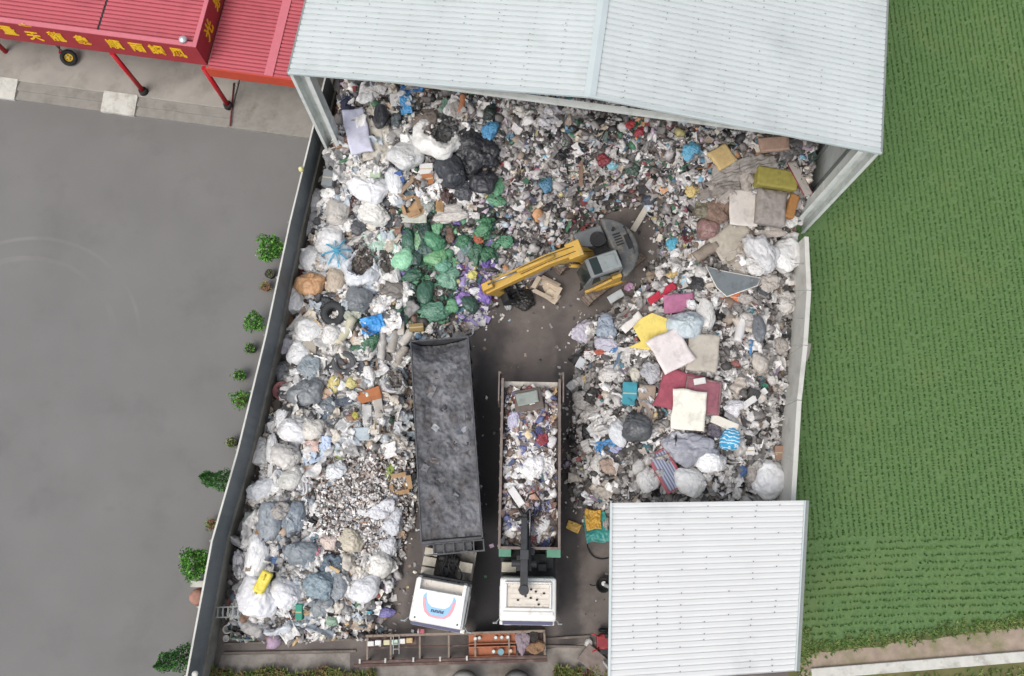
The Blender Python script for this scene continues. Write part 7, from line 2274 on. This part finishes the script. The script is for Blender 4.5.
carton(781, 452, 12, 14, 0, '9a7a66', 'brown box below the black bag at the wall', 'cardboard boxes', flaps=False)
bag(585, 333, 21, 24, 0, 'bbb6c4', 'lilac white film bag at the left foot of the right heap', GR, 'limp', 0.05)
bag(606, 328, 20, 22, 0, '8f9aa8', 'blue grey film bag right of the lilac white bag', GR, 'limp', 0.05)
bag(608, 345, 26, 14, 0, 'b0adba', 'crumpled lilac grey film below the blue grey film bag', GR, 'limp', 0.05)
bag(615, 350, 12, 5, 10, '4a80b8', 'blue strip on the crumpled lilac grey film', None, 'limp', 0.2, name='scrap', cat='scrap')
bag(602, 352, 14, 5, 6, 'b5583f', 'orange red strip left of the blue strip', None, 'limp', 0.2, name='scrap', cat='scrap')
slab(584, 365, 16, 11, -28, 'd2d6d8', 'white board at the left foot of the right heap', t=0.05, dz=0.15, tilt=(0, 14), name='board', cat='board')
bag(611, 374, 22, 16, 0, 'c0bcb8', 'pale bag below the orange red strip', GR, 'limp', 0.1)
bag(636, 378, 9, 18, 0, 'c8c3b4', 'cream bag above the turquoise box', GR, 'limp', 0.15)
bag(650, 372, 20, 18, 0, 'a8a8ac', 'clear film bag left of the pinkish white slab', GR, 'limp', 0.15)
carton(630, 393, 14, 22, -4, '2f8fa0', 'turquoise box left of the brown cardboard sheet', 'cardboard boxes', flaps=False, name='box', hgt=0.25)
slab(646, 405, 17, 40, -8, 'a3907f', 'long brown cardboard sheet left of the crimson mattress', t=0.03, dz=0.25, tilt=(3, 5), name='cardboard_sheet', cat='cardboard')
slab(682, 392, 46, 40, -18, 'a04c5c', 'crimson mattress below the pinkish white slab', t=0.2, dz=0.30, tilt=(2, 3), name='mattress', cat='mattress', kind='fabric', warp=0.06, quilt=4)
slab(703, 396, 34, 33, -10, '985c68', 'dull maroon mattress on top of the crimson one', t=0.14, dz=0.50, tilt=(-2, 3), name='mattress', cat='mattress', kind='fabric', edgecol='8a6a68', warp=0.03, quilt=3)
slab(689, 410, 32, 38, -6, 'e2dfd0', 'cream white foam sheet on top of the maroon mattress', t=0.09, dz=0.70, tilt=(3, -2), warp=0.03)
slab(700, 381, 12, 6, 8, 'd6d4d0', 'small white foam block behind the maroon mattress', t=0.1, dz=0.6)
bag(638, 428, 36, 29, -6, '54575a', 'big round dark grey bag left of the cream white sheet', GR, 'sack', 0.3)
bag(617, 433, 16, 29, 22, 'c9cccf', 'white crescent bag left of the big round dark grey bag', GR, 'sack', 0.15)
drape(605, 446, 20, 13, 12, '3a86c0', 'blue plastic film left of the white crescent bag', dz=0.15)
bag(616, 450, 10, 8, 0, 'a5a8cc', 'pale lilac scrap right of the blue plastic film', None, 'limp', 0.15, name='scrap', cat='scrap')
bag(598, 432, 10, 9, 0, 'c9c6c2', 'small white bag above the blue plastic film', GR, 'limp', 0.1)
bag(589, 434, 14, 16, 0, '2d2c2d', 'black bag above and left of the blue plastic film', GB, 'limp', 0.1)
bag(597, 464, 13, 18, 0, 'c3c0bb', 'white capped bag above the roof of the small shed', GR, 'sack', 0.1)
bag(611, 466, 18, 14, 0, 'a58f7f', 'beige bag right of the white capped bag', GR, 'limp', 0.1)
slab(725, 423, 28, 9, -24, 'd8d2c4', 'cream foam bar above the blue printed bag', t=0.15, dz=0.35)
pb = bag(731, 439, 23, 24, -10, '3f9cc8', 'blue bag with wavy white print below the cream foam bar', GR, 'sack', 0.2, knot=False)
m_pr = bpy.data.materials.new('blue bag with white waves'); m_pr.use_nodes = True
nt = m_pr.node_tree; b = nt.nodes['Principled BSDF']; b.inputs['Roughness'].default_value = 0.4
tc = nt.nodes.new('ShaderNodeTexCoord'); wv = nt.nodes.new('ShaderNodeTexWave'); wv.bands_direction = 'Y'; wv.inputs['Scale'].default_value = 1.1; wv.inputs['Distortion'].default_value = 9; wv.inputs['Detail'].default_value = 3
nt.links.new(tc.outputs['Object'], wv.inputs['Vector'])
rp = nt.nodes.new('ShaderNodeValToRGB'); rp.color_ramp.elements[0].position = .72; rp.color_ramp.elements[1].position = .82; rp.color_ramp.elements[0].color = (*hx('3f9cc8'), 1); rp.color_ramp.elements[1].color = (*hx('c8dbe4'), 1)
nt.links.new(wv.outputs[0], rp.inputs[0]); nt.links.new(rp.outputs[0], b.inputs['Base Color'])
pb.material_slots[0].material = m_pr
bag(692, 450, 44, 27, 0, '9a9ca6', 'wide clear film bag below the cream white sheet', GR, 'limp', 0.15)
bag(678, 441, 22, 18, 0, 'b0b0b8', 'crinkled clear bag at the left of the wide clear film bag', GR, 'limp', 0.2)
bag(668, 443, 12, 12, 0, 'b0604a', 'orange red bag left of the wide clear film bag', GR, 'limp', 0.15)
bag(712, 462, 29, 23, 12, 'eaeaea', 'white tied bag below the wide clear film bag', GR, 'sack', 0.15)
bag(692, 482, 30, 33, 0, 'e6e5e2', 'large white grey bag just above the small shed roof', GR, 'sack', 0.15)
bag(648, 480, 23, 28, -15, 'dedcd8', 'white speckled bag left of the striped mattress', GR, 'sack', 0.1)
smt = slab(667, 470, 20, 40, 28, 'a9b0c4', 'blue grey striped mattress squeezed between two white bags', t=0.18, dz=0.25, tilt=(0, 10), name='mattress', cat='mattress', kind='fabric', edgecol='b8626a', warp=0.05)
m_st = bpy.data.materials.new('striped ticking'); m_st.use_nodes = True
nt = m_st.node_tree; b = nt.nodes['Principled BSDF']; b.inputs['Roughness'].default_value = 0.9
tc = nt.nodes.new('ShaderNodeTexCoord'); wv = nt.nodes.new('ShaderNodeTexWave'); wv.bands_direction = 'X'; wv.inputs['Scale'].default_value = 2.4; wv.inputs['Distortion'].default_value = 0.6
nt.links.new(tc.outputs['Object'], wv.inputs['Vector'])
rp = nt.nodes.new('ShaderNodeValToRGB'); rp.color_ramp.elements[0].color = (*hx('6f7488'), 1); rp.color_ramp.elements[1].color = (*hx('bcc2d4'), 1)
nt.links.new(wv.outputs[0], rp.inputs[0]); nt.links.new(rp.outputs[0], b.inputs['Base Color'])
smt.data.materials[0] = m_st
bag(767, 479, 34, 34, -15, 'f0f0f0', 'big bright white bag in the corner above the small shed', GR, 'block', 0.2)
bag(752, 474, 10, 20, 0, 'b5aca4', 'pale torn flap left of the big bright white bag', None, 'limp', 0.2, name='scrap', cat='scrap')
bag(743, 472, 9, 12, 0, '4a6a9c', 'blue and red scrap left of the big bright white bag', None, 'limp', 0.1, name='scrap', cat='scrap')
carton(750, 450, 9, 8, 0, 'd3d0ce', 'small white box right of the blue printed bag', 'cardboard boxes', flaps=False, name='box')
bag(766, 462, 22, 8, -20, '9a5c58', 'dull red rag above the big bright white bag', None, 'limp', 0.15, name='rag', cat='rag')
bag(714, 430, 14, 14, 0, '5a5460', 'dark violet bag left of the blue printed bag', GB, 'limp', 0.1)
bag(771, 380, 12, 10, 0, 'c8c4c0', 'white scrap bag right of the sea green scrap', GR, 'limp', 0.1)
bag(745, 298, 18, 12, 0, 'a8a19a', 'grey beige bag right of the orange tray', GR, 'limp', 0.1)
bag(655, 277, 16, 12, 0, '8f7f6c', 'dusty tan bag above the crimson strip', GR, 'limp', 0.05)
bag(672, 275, 12, 9, 0, 'c2a86c', 'yellowish bag right of the dusty tan bag', GR, 'limp', 0.05)
bag(684, 281, 9, 9, 0, '86bcd2', 'small pale blue bag right of the yellowish bag', GR, 'limp', 0.05)
bag(663, 276, 12, 14, 0, 'd8d0cc', 'small white bag between dusty tan and yellowish bags', GR, 'limp', 0.1)
bag(697, 285, 14, 14, 0, '3f3f42', 'dark tangled bag right of the small pale blue bag', GB, 'limp', 0.05)
bag(629, 287, 8, 10, 0, 'b98fae', 'small pink bag at the excavator side of the right heap', GR, 'limp', 0.05)
slab(616, 296, 17, 8, 32, 'b9bfc0', 'grey white board beside the excavator track end', t=0.05, dz=0.2, name='board', cat='board')
bag(748, 320, 16, 14, 0, 'aaa49e', 'dusty grey bag left of the dark grey round bag', GR, 'limp', 0.1)
bag(779, 345, 18, 20, 0, 'a29b95', 'dusty beige bag left of the mottled stone slab', GR, 'limp', 0.1)
bag(585, 400, 20, 18, 0, 'a49f99', 'grey bag left of the turquoise box near the right truck', GR, 'limp', 0.05)
bag(590, 415, 18, 16, 0, 'b3aea8', 'grey white bag below the grey bag near the right truck', GR, 'limp', 0.05)

# --- items beside the boom
carton(548, 288, 26, 16, -30, 'bfae98', 'open pale wooden cabinet lying beside the excavator bucket', hgt=0.35, name='cabinet', cat='cabinet', dz=0.02)
slab(552, 296, 15, 11, -35, 'd0c0a8', 'pale wooden door lying in front of the open cabinet', t=0.04, dz=0.05, name='door_panel', cat='panel')
bag(521, 300, 26, 18, 20, '2a2826', 'black rubbish clump under the excavator bucket', None, 'limp', 0.0, name='rubbish_clump', cat='rubbish')
bag(535, 272, 34, 14, 25, '8a8288', 'grey mauve rubbish clump under the excavator boom', None, 'limp', 0.0, name='rubbish_clump', cat='rubbish')
bag(508, 303, 8, 14, 0, 'a5a8aa', 'silver scrap left of the excavator bucket', None, 'limp', 0.0, name='scrap', cat='scrap')

# --- beside the small shed
drape(597, 528, 24, 30, 10, '2f938c', 'teal tarp lying on the floor beside the small shed', dz=0.06, name='tarp', cat='tarp', amp=0.10)
drape(594, 520, 16, 22, 0, 'd2a12a', 'bright yellow tarp on top of the teal tarp', dz=0.18, name='tarp', cat='tarp', amp=0.12)
drape(574, 527, 14, 9, -20, 'c9a03a', 'small loose piece of yellow tarp left of the teal tarp', dz=0.08, name='tarp', cat='tarp', amp=0.06)
bag(605, 524, 8, 14, 0, 'a39c96', 'grey white scrap right of the bright yellow tarp', None, 'limp', 0.0, name='scrap', cat='scrap')
c = P(602, 547, 0.1)
q = MB(); q.ring_tube([(c.x + 0.62 * math.cos(a_) * (1 + .06 * math.sin(3 * a_)), c.y + 0.5 * math.sin(a_), 0.05 + 0.03 * math.sin(2 * a_)) for a_ in [2 * math.pi * k / 36 for k in range(36)]], 0.028, 8, closed=True)
tag(q.build('cable', m_black), 'loop of black cable on the floor beside the teal tarp', 'cable')
p = P(603, 585, 0.3); dr = empty('black_bucket', (p.x, p.y, 0.005)); tag(dr, 'black bucket with a white mark half under the small shed roof', 'bucket')
q = MB(); q.ring_tube([(0, 0, 0), (0, 0, 0.01), (0, 0, 0.42), (0, 0, 0.42), (0, 0, 0.1)], [0.2, 0.24, 0.32, 0.29, 0.22], 20); q.build('body', m_black, dr)
q = MB(); q.cyl((0.05, 0.05, 0.1), (0.05, 0.05, 0.2), 0.1); q.build('scoop', m_white, dr)
q = MB(); q.ring_tube([(-0.3, 0, 0.4), (-0.45, -0.02, 0.42), (-0.55, 0.02, 0.3)], 0.025, 8); q.build('handle', m_black, dr)
# red machine and trolley half under the shed
p = P(601, 641, 0.4); rm = empty('red_motor_tiller', (p.x, p.y, 0.005)); tag(rm, 'red and black motor machine at the lower left corner of the small shed', 'machine')
q = MB(); q.bx(-0.2, 0.45, -0.25, 0.25, 0.35, 0.7); q.cyl((0.1, -0.3, 0.5), (0.1, 0.3, 0.5), 0.2); q.build('engine', mat('dull red paint', hx('8a2a30'), 0.5, var=0.2, dirt=hx('4a2a2a'), dirt_amt=0.4), rm, bevel=0.04)
q = MB(); q.bx(-0.05, 0.35, -0.5, -0.2, 0.3, 0.6); q.build('gearbox', m_dsteel, rm, bevel=0.03)
q = MB(); q.cyl((0.2, 0.2, 0.7), (0.2, 0.35, 0.85), 0.08); q.build('fuel_cap', m_dsteel, rm)
q = MB()
for s_ in (-1, 1): q.ring_tube([(-0.1, s_ * 0.2, 0.65), (-0.25, s_ * 0.28, 0.9), (-0.45, s_ * 0.36, 0.95)], 0.025, 8)
q.build('handlebars', m_red, rm)
for s_ in (-1, 1):
    q = MB(); q.torus((0.15, s_ * 0.42, 0.25), 0.19, 0.06, 'y', 22, 8); q.build('wheel', m_black, rm)
bag(589, 643, 11, 11, 0, 'c9c7c3', 'small white bag left of the red motor machine', GR, 'sack')
p = P(598, 664, 0.2); tr2 = empty('platform_trolley', (p.x, p.y, 0.005), R(-40)); tag(tr2, 'rusty platform trolley with a silver push bar under the lower shed corner', 'trolley')
q = MB(); q.bx(-0.8, 0.8, -0.4, 0.4, 0.22, 0.28); q.build('platform', m_rust, tr2, bevel=0.01)
q = MB()
for s_ in (-1, 1): q.cyl((0.78, s_ * 0.36, 0.25), (0.95, s_ * 0.36, 1.0), 0.025)
q.cyl((0.95, -0.36, 1.0), (0.95, 0.36, 1.0), 0.025); q.build('push_bar', m_silver, tr2)
for sx in (-1, 1):
    for sy in (-1, 1):
        q = MB(); q.torus((sx * 0.65, sy * 0.33, 0.1), 0.07, 0.03, 'y', 16, 6); q.build('wheel', m_black, tr2)

# --- steel rack along the bottom of the yard
ra, rb = P(368, 636, 0.75), P(545, 631, 0.75)
rl = (rb - ra).length; rang = math.atan2(rb.y - ra.y, rb.x - ra.x)
rk = empty('steel_rack', (ra.x, ra.y, 0), rang); tag(rk, 'long rusty steel rack frame lying below the two truck cabs', 'rack')
m_rk = mat('rack steel', hx('8d8074'), 0.75, 0.1, var=0.2, scale=3, dirt=hx('5f4a40'), dirt_amt=0.45, dscale=3)
m_rk2 = mat('rusty rack steel', hx('5f4a45'), 0.8, 0.1, var=0.2, scale=3, dirt=hx('7a6a60'), dirt_amt=0.4, dscale=3)
RW = 1.0
q = MB(); q.bx(-0.1, rl, -0.05, 0.05, 0.68, 0.78); q.build('rail', m_rk, rk, bevel=0.01)
q = MB(); q.bx(-0.3, rl + 0.06, -RW - 0.05, -RW + 0.05, 0.66, 0.78); q.build('rail', m_rk2, rk, bevel=0.01)
q = MB(); q.bx(-0.6, rl + 0.06, -RW - 0.22, -RW - 0.1, 0.5, 0.62); q.build('rail', m_rk2, rk, bevel=0.01)
q = MB(); q.bx(-0.02, rl, -RW * 0.5 - 0.03, -RW * 0.5 + 0.03, 0.5, 0.56); q.build('rail', m_rk2, rk, bevel=0.008)
for k, x in enumerate((-0.02, 0.95, 2.15, 3.35, 4.45, 5.85, rl - 0.03)):
    q = MB(); q.bx(x - 0.04, x + 0.04, -RW + 0.052, -0.052, 0.67, 0.75); q.build('crossbar', m_rk, rk, bevel=0.008)
    for y in (-RW, 0.0):
        q = MB(); q.bx(x - 0.035, x + 0.035, y - 0.035, y + 0.035, 0.01, 0.658); q.build('leg', m_rk2, rk)
for x in (-0.3, 0.75, 1.9, 3.0, 4.1): 
    q = MB(); q.bx(x - 0.035, x + 0.035, -RW - 0.045, -RW + 0.13, 0.782, 0.90); q.build('bracket', m_conc_white, rk)
RM = Matrix.Translation((ra.x, ra.y, 0)) @ Matrix.Rotation(rang, 4, 'Z')
q = MB(); q.bx(4.55, 6.45, -0.46, -0.1, 0.45, 0.68)
def rackbox(name, cat, lab, x0, x1, y0, y1, z0, z1, m, group=None, bev=0.02, lid=None):
    c_ = RM @ Vector(((x0 + x1) / 2, (y0 + y1) / 2, z0))
    q = MB(); q.bx(-(x1 - x0) / 2, (x1 - x0) / 2, -(y1 - y0) / 2, (y1 - y0) / 2, 0, z1 - z0)
    o = q.build(name, m, None, c_, bevel=bev); o.rotation_euler = (0, 0, rang); tag(o, lab, cat, group)
    return o
m_rchan = mat('rust orange channel', hx('a8694a'), 0.8, var=0.2, scale=4, dirt=hx('7a5a48'), dirt_amt=0.35, dscale=4)
for y0, y1, lab in ((-0.46, -0.06, 'upper rust orange steel channel lying in the rack'), (-0.95, -0.54, 'lower rust orange steel channel lying in the rack')):
    c_ = RM @ Vector((5.15, (y0 + y1) / 2, 0.57))
    q = MB(); w_ = (y1 - y0) / 2
    q.bx(-0.98, 0.98, -w_, w_, 0, 0.02); q.bx(-0.98, 0.98, -w_, -w_ + 0.04, 0.02, 0.16); q.bx(-0.98, 0.98, w_ - 0.04, w_, 0.02, 0.16)
    o = q.build('steel_channel', m_rchan, None, c_, bevel=0.008); o.rotation_euler = (0, 0, rang); tag(o, lab, 'steel channel', 'channels in the rack')
sm = [('white', 'd5d2cc'), ('cream', 'c9bf9f'), ('pale blue', '8fb3b8'), ('beige', 'c0a88a')]
spots = [(0.12, -0.3, 'd5d3cf', 'left white bottle box in the rack'), (0.42, -0.27, 'd9d8d6', 'second white box from the left in the rack'), (0.78, -0.27, 'c9c29c', 'cream box between two white boxes in the rack'),
         (1.12, -0.27, 'bcd0c2', 'pale mint box in the rack'), (1.42, -0.24, 'd8d6d2', 'white box right of the pale mint box'), (1.72, -0.22, 'c5a878', 'tan box at the right end of the white boxes')]
for x, y, c_, lab in spots:
    rackbox('bottle_box', 'box', lab, x - 0.13, x + 0.13, y - 0.10, y + 0.10, 0.58, 0.78, cmat(c_, kind='board'), 'small boxes in the rack', 0.03)
    # boards carry them
rackbox('shelf_board', 'board', 'narrow board carrying the row of white boxes in the rack', -0.1, 2.0, -0.40, -0.08, 0.545, 0.575, m_rk2)
for i, (x, y, c_, lab) in enumerate([(4.45, -0.22, 'd5cfc4', 'cream tin at the left end of the upper channel'), (4.62, -0.2, 'c9c3b8', 'grey tin beside the cream tin in the upper channel'), (5.3, -0.2, 'd9d3cc', 'white tin in the middle of the upper channel'),
                             (5.55, -0.2, 'cfc5bb', 'pale tin right of the white tin in the upper channel'), (5.8, -0.2, 'dcd6d0', 'bright tin at the right end of the upper channel'),
                             (5.2, -0.74, 'd3d0ca', 'white tin in the lower channel'), (5.5, -0.76, '6fa0ae', 'blue round tin in the lower channel'), (5.9, -0.74, 'c9ad90', 'tan tin at the right end of the lower channel')]):
    c0_ = RM @ Vector((x, y, 0.592)); tn = empty('tin', (c0_.x, c0_.y, c0_.z)); tag(tn, lab, 'tin', 'tins in the rack channels')
    r_ = 0.13 if 'blue' in lab else 0.075
    q = MB(); q.cyl((0, 0, 0), (0, 0, 0.2), r_, n=16); q.build('body', cmat(c_, kind='board'), tn)
    q = MB(); q.torus((0, 0, 0.2), r_ * 0.95, 0.012, 'z', 18, 6); q.build('rim', m_galv, tn)
for x, y, w_, h_, c_, lab in ((6.45, -0.45, 13, 20, '8f7f88', 'mauve bundle near the right end of the rack'), (6.85, -0.2, 12, 10, '332f2d', 'black bundle in the right corner of the rack'), (6.95, -0.65, 15, 14, '8a6a4c', 'brown bundle at the right end of the rack')):
    p = RM @ Vector((x, y, 0.6)); px_, py_ = Qpix(p.x, p.y, 0.7)
    o = bag(px_, py_, w_, h_, 0, c_, lab, 'bundles in the rack', 'limp', name='bundle', cat='bundle', kind='fabric'); o.location = (p.x, p.y, 0.72)
rackbox('shelf_board', 'board', 'rusty board under the bundles at the right end of the rack', 6.2, 7.25, -0.95, -0.06, 0.53, 0.56, m_rk2)
p = P(421, 631, 0.85)
vb = empty('red_vice', (p.x, p.y, 0.78)); tag(vb, 'small red clamp on the rack under the left cab bumper', 'clamp')
q = MB(); q.bx(-0.14, 0.14, -0.08, 0.08, 0, 0.1); q.cyl((-0.1, 0, 0.1), (-0.1, 0, 0.2), 0.06); q.build('body', cmat('b0505a'), vb, bevel=0.02)
q = MB(); q.cyl((-0.1, -0.1, 0.21), (-0.1, 0.1, 0.21), 0.02); q.build('handle', m_silver, vb)
# sawhorse-like stand across the rack
p = P(396, 644, 0.85)
hs = empty('small_stand', (p.x, p.y, 0.79), rang); tag(hs, 'little grey metal stand across the rack at the white boxes', 'stand')
q = MB()
for s_ in (-1, 1): q.beam((s_ * 0.12, -0.4, 0), (s_ * 0.12, 0.35, 0), 0.03, 0.04)
for y in (-0.2, 0.0): q.beam((-0.12, y, 0.03), (0.12, y, 0.03), 0.03, 0.03)
q.build('frame', m_galv, hs)
# ground rails left and right of the rack
m_rail = mat('rail steel', hx('6b625a'), 0.7, 0.2, var=0.2, scale=3, dirt=hx('8a8076'), dirt_amt=0.4, dscale=2)
for (x0, y0, x1, y1, lab) in ((224, 644, 366, 639, 'upper worn floor rail at the left of the rack'), (224, 653, 356, 651, 'lower worn floor rail at the left of the rack'), (545, 639, 590, 636, 'upper worn floor rail at the right of the rack'), (545, 646, 592, 647, 'lower worn floor rail at the right of the rack')):
    a, b2 = P(x0, y0, 0.05), P(x1, y1, 0.05)
    q = MB(); q.beam(a, b2, 0.09, 0.08)
    tag(q.build('floor_rail', m_rail, bevel=0.008), lab, 'rail', 'worn floor rails')
    q2 = MB()
# round tanks peeking in at the bottom edge
for px, lab, c_ in ((463, 'pale round tank lid at the bottom edge below the rack', 'a5a49d'), (517, 'grey green round tank lid at the bottom edge right of the pale one', '83847f')):
    p = P(px, 689, 0.9); tk = empty('water_tank', (p.x, p.y, 0.01)); tag(tk, lab, 'tank', 'round tanks at the bottom edge')
    q = MB(); q.ring_tube([(0, 0, 0), (0, 0, 0.8), (0, 0, 0.95), (0, 0, 1.02)], [0.62, 0.62, 0.55, 0.2], 28); q.build('body', cmat(c_, kind='board'), tk)
    q = MB(); q.cyl((0, 0, 1.0), (0, 0, 1.08), 0.22, n=20); q.build('lid', m_lgrey, tk)
p = P(352, 672, 0.3)
q = MB(); q.bx(-0.7, 0.8, -0.3, 0.05, 0, 0.22); o = q.build('planter', mat('brick planter', hx('6b5047'), 0.9, var=0.3, scale=8, dirt=hx('5a5a40'), dirt_amt=0.5, dscale=5), None, (p.x, p.y - 0.2, 0.005), bevel=0.02); tag(o, 'low dull reddish brick planter among the weeds at the bottom edge', 'planter')

bad = [k for k, v in LABELS.items() if v > 1]
if bad: print('DUPLICATE LABELS', bad)
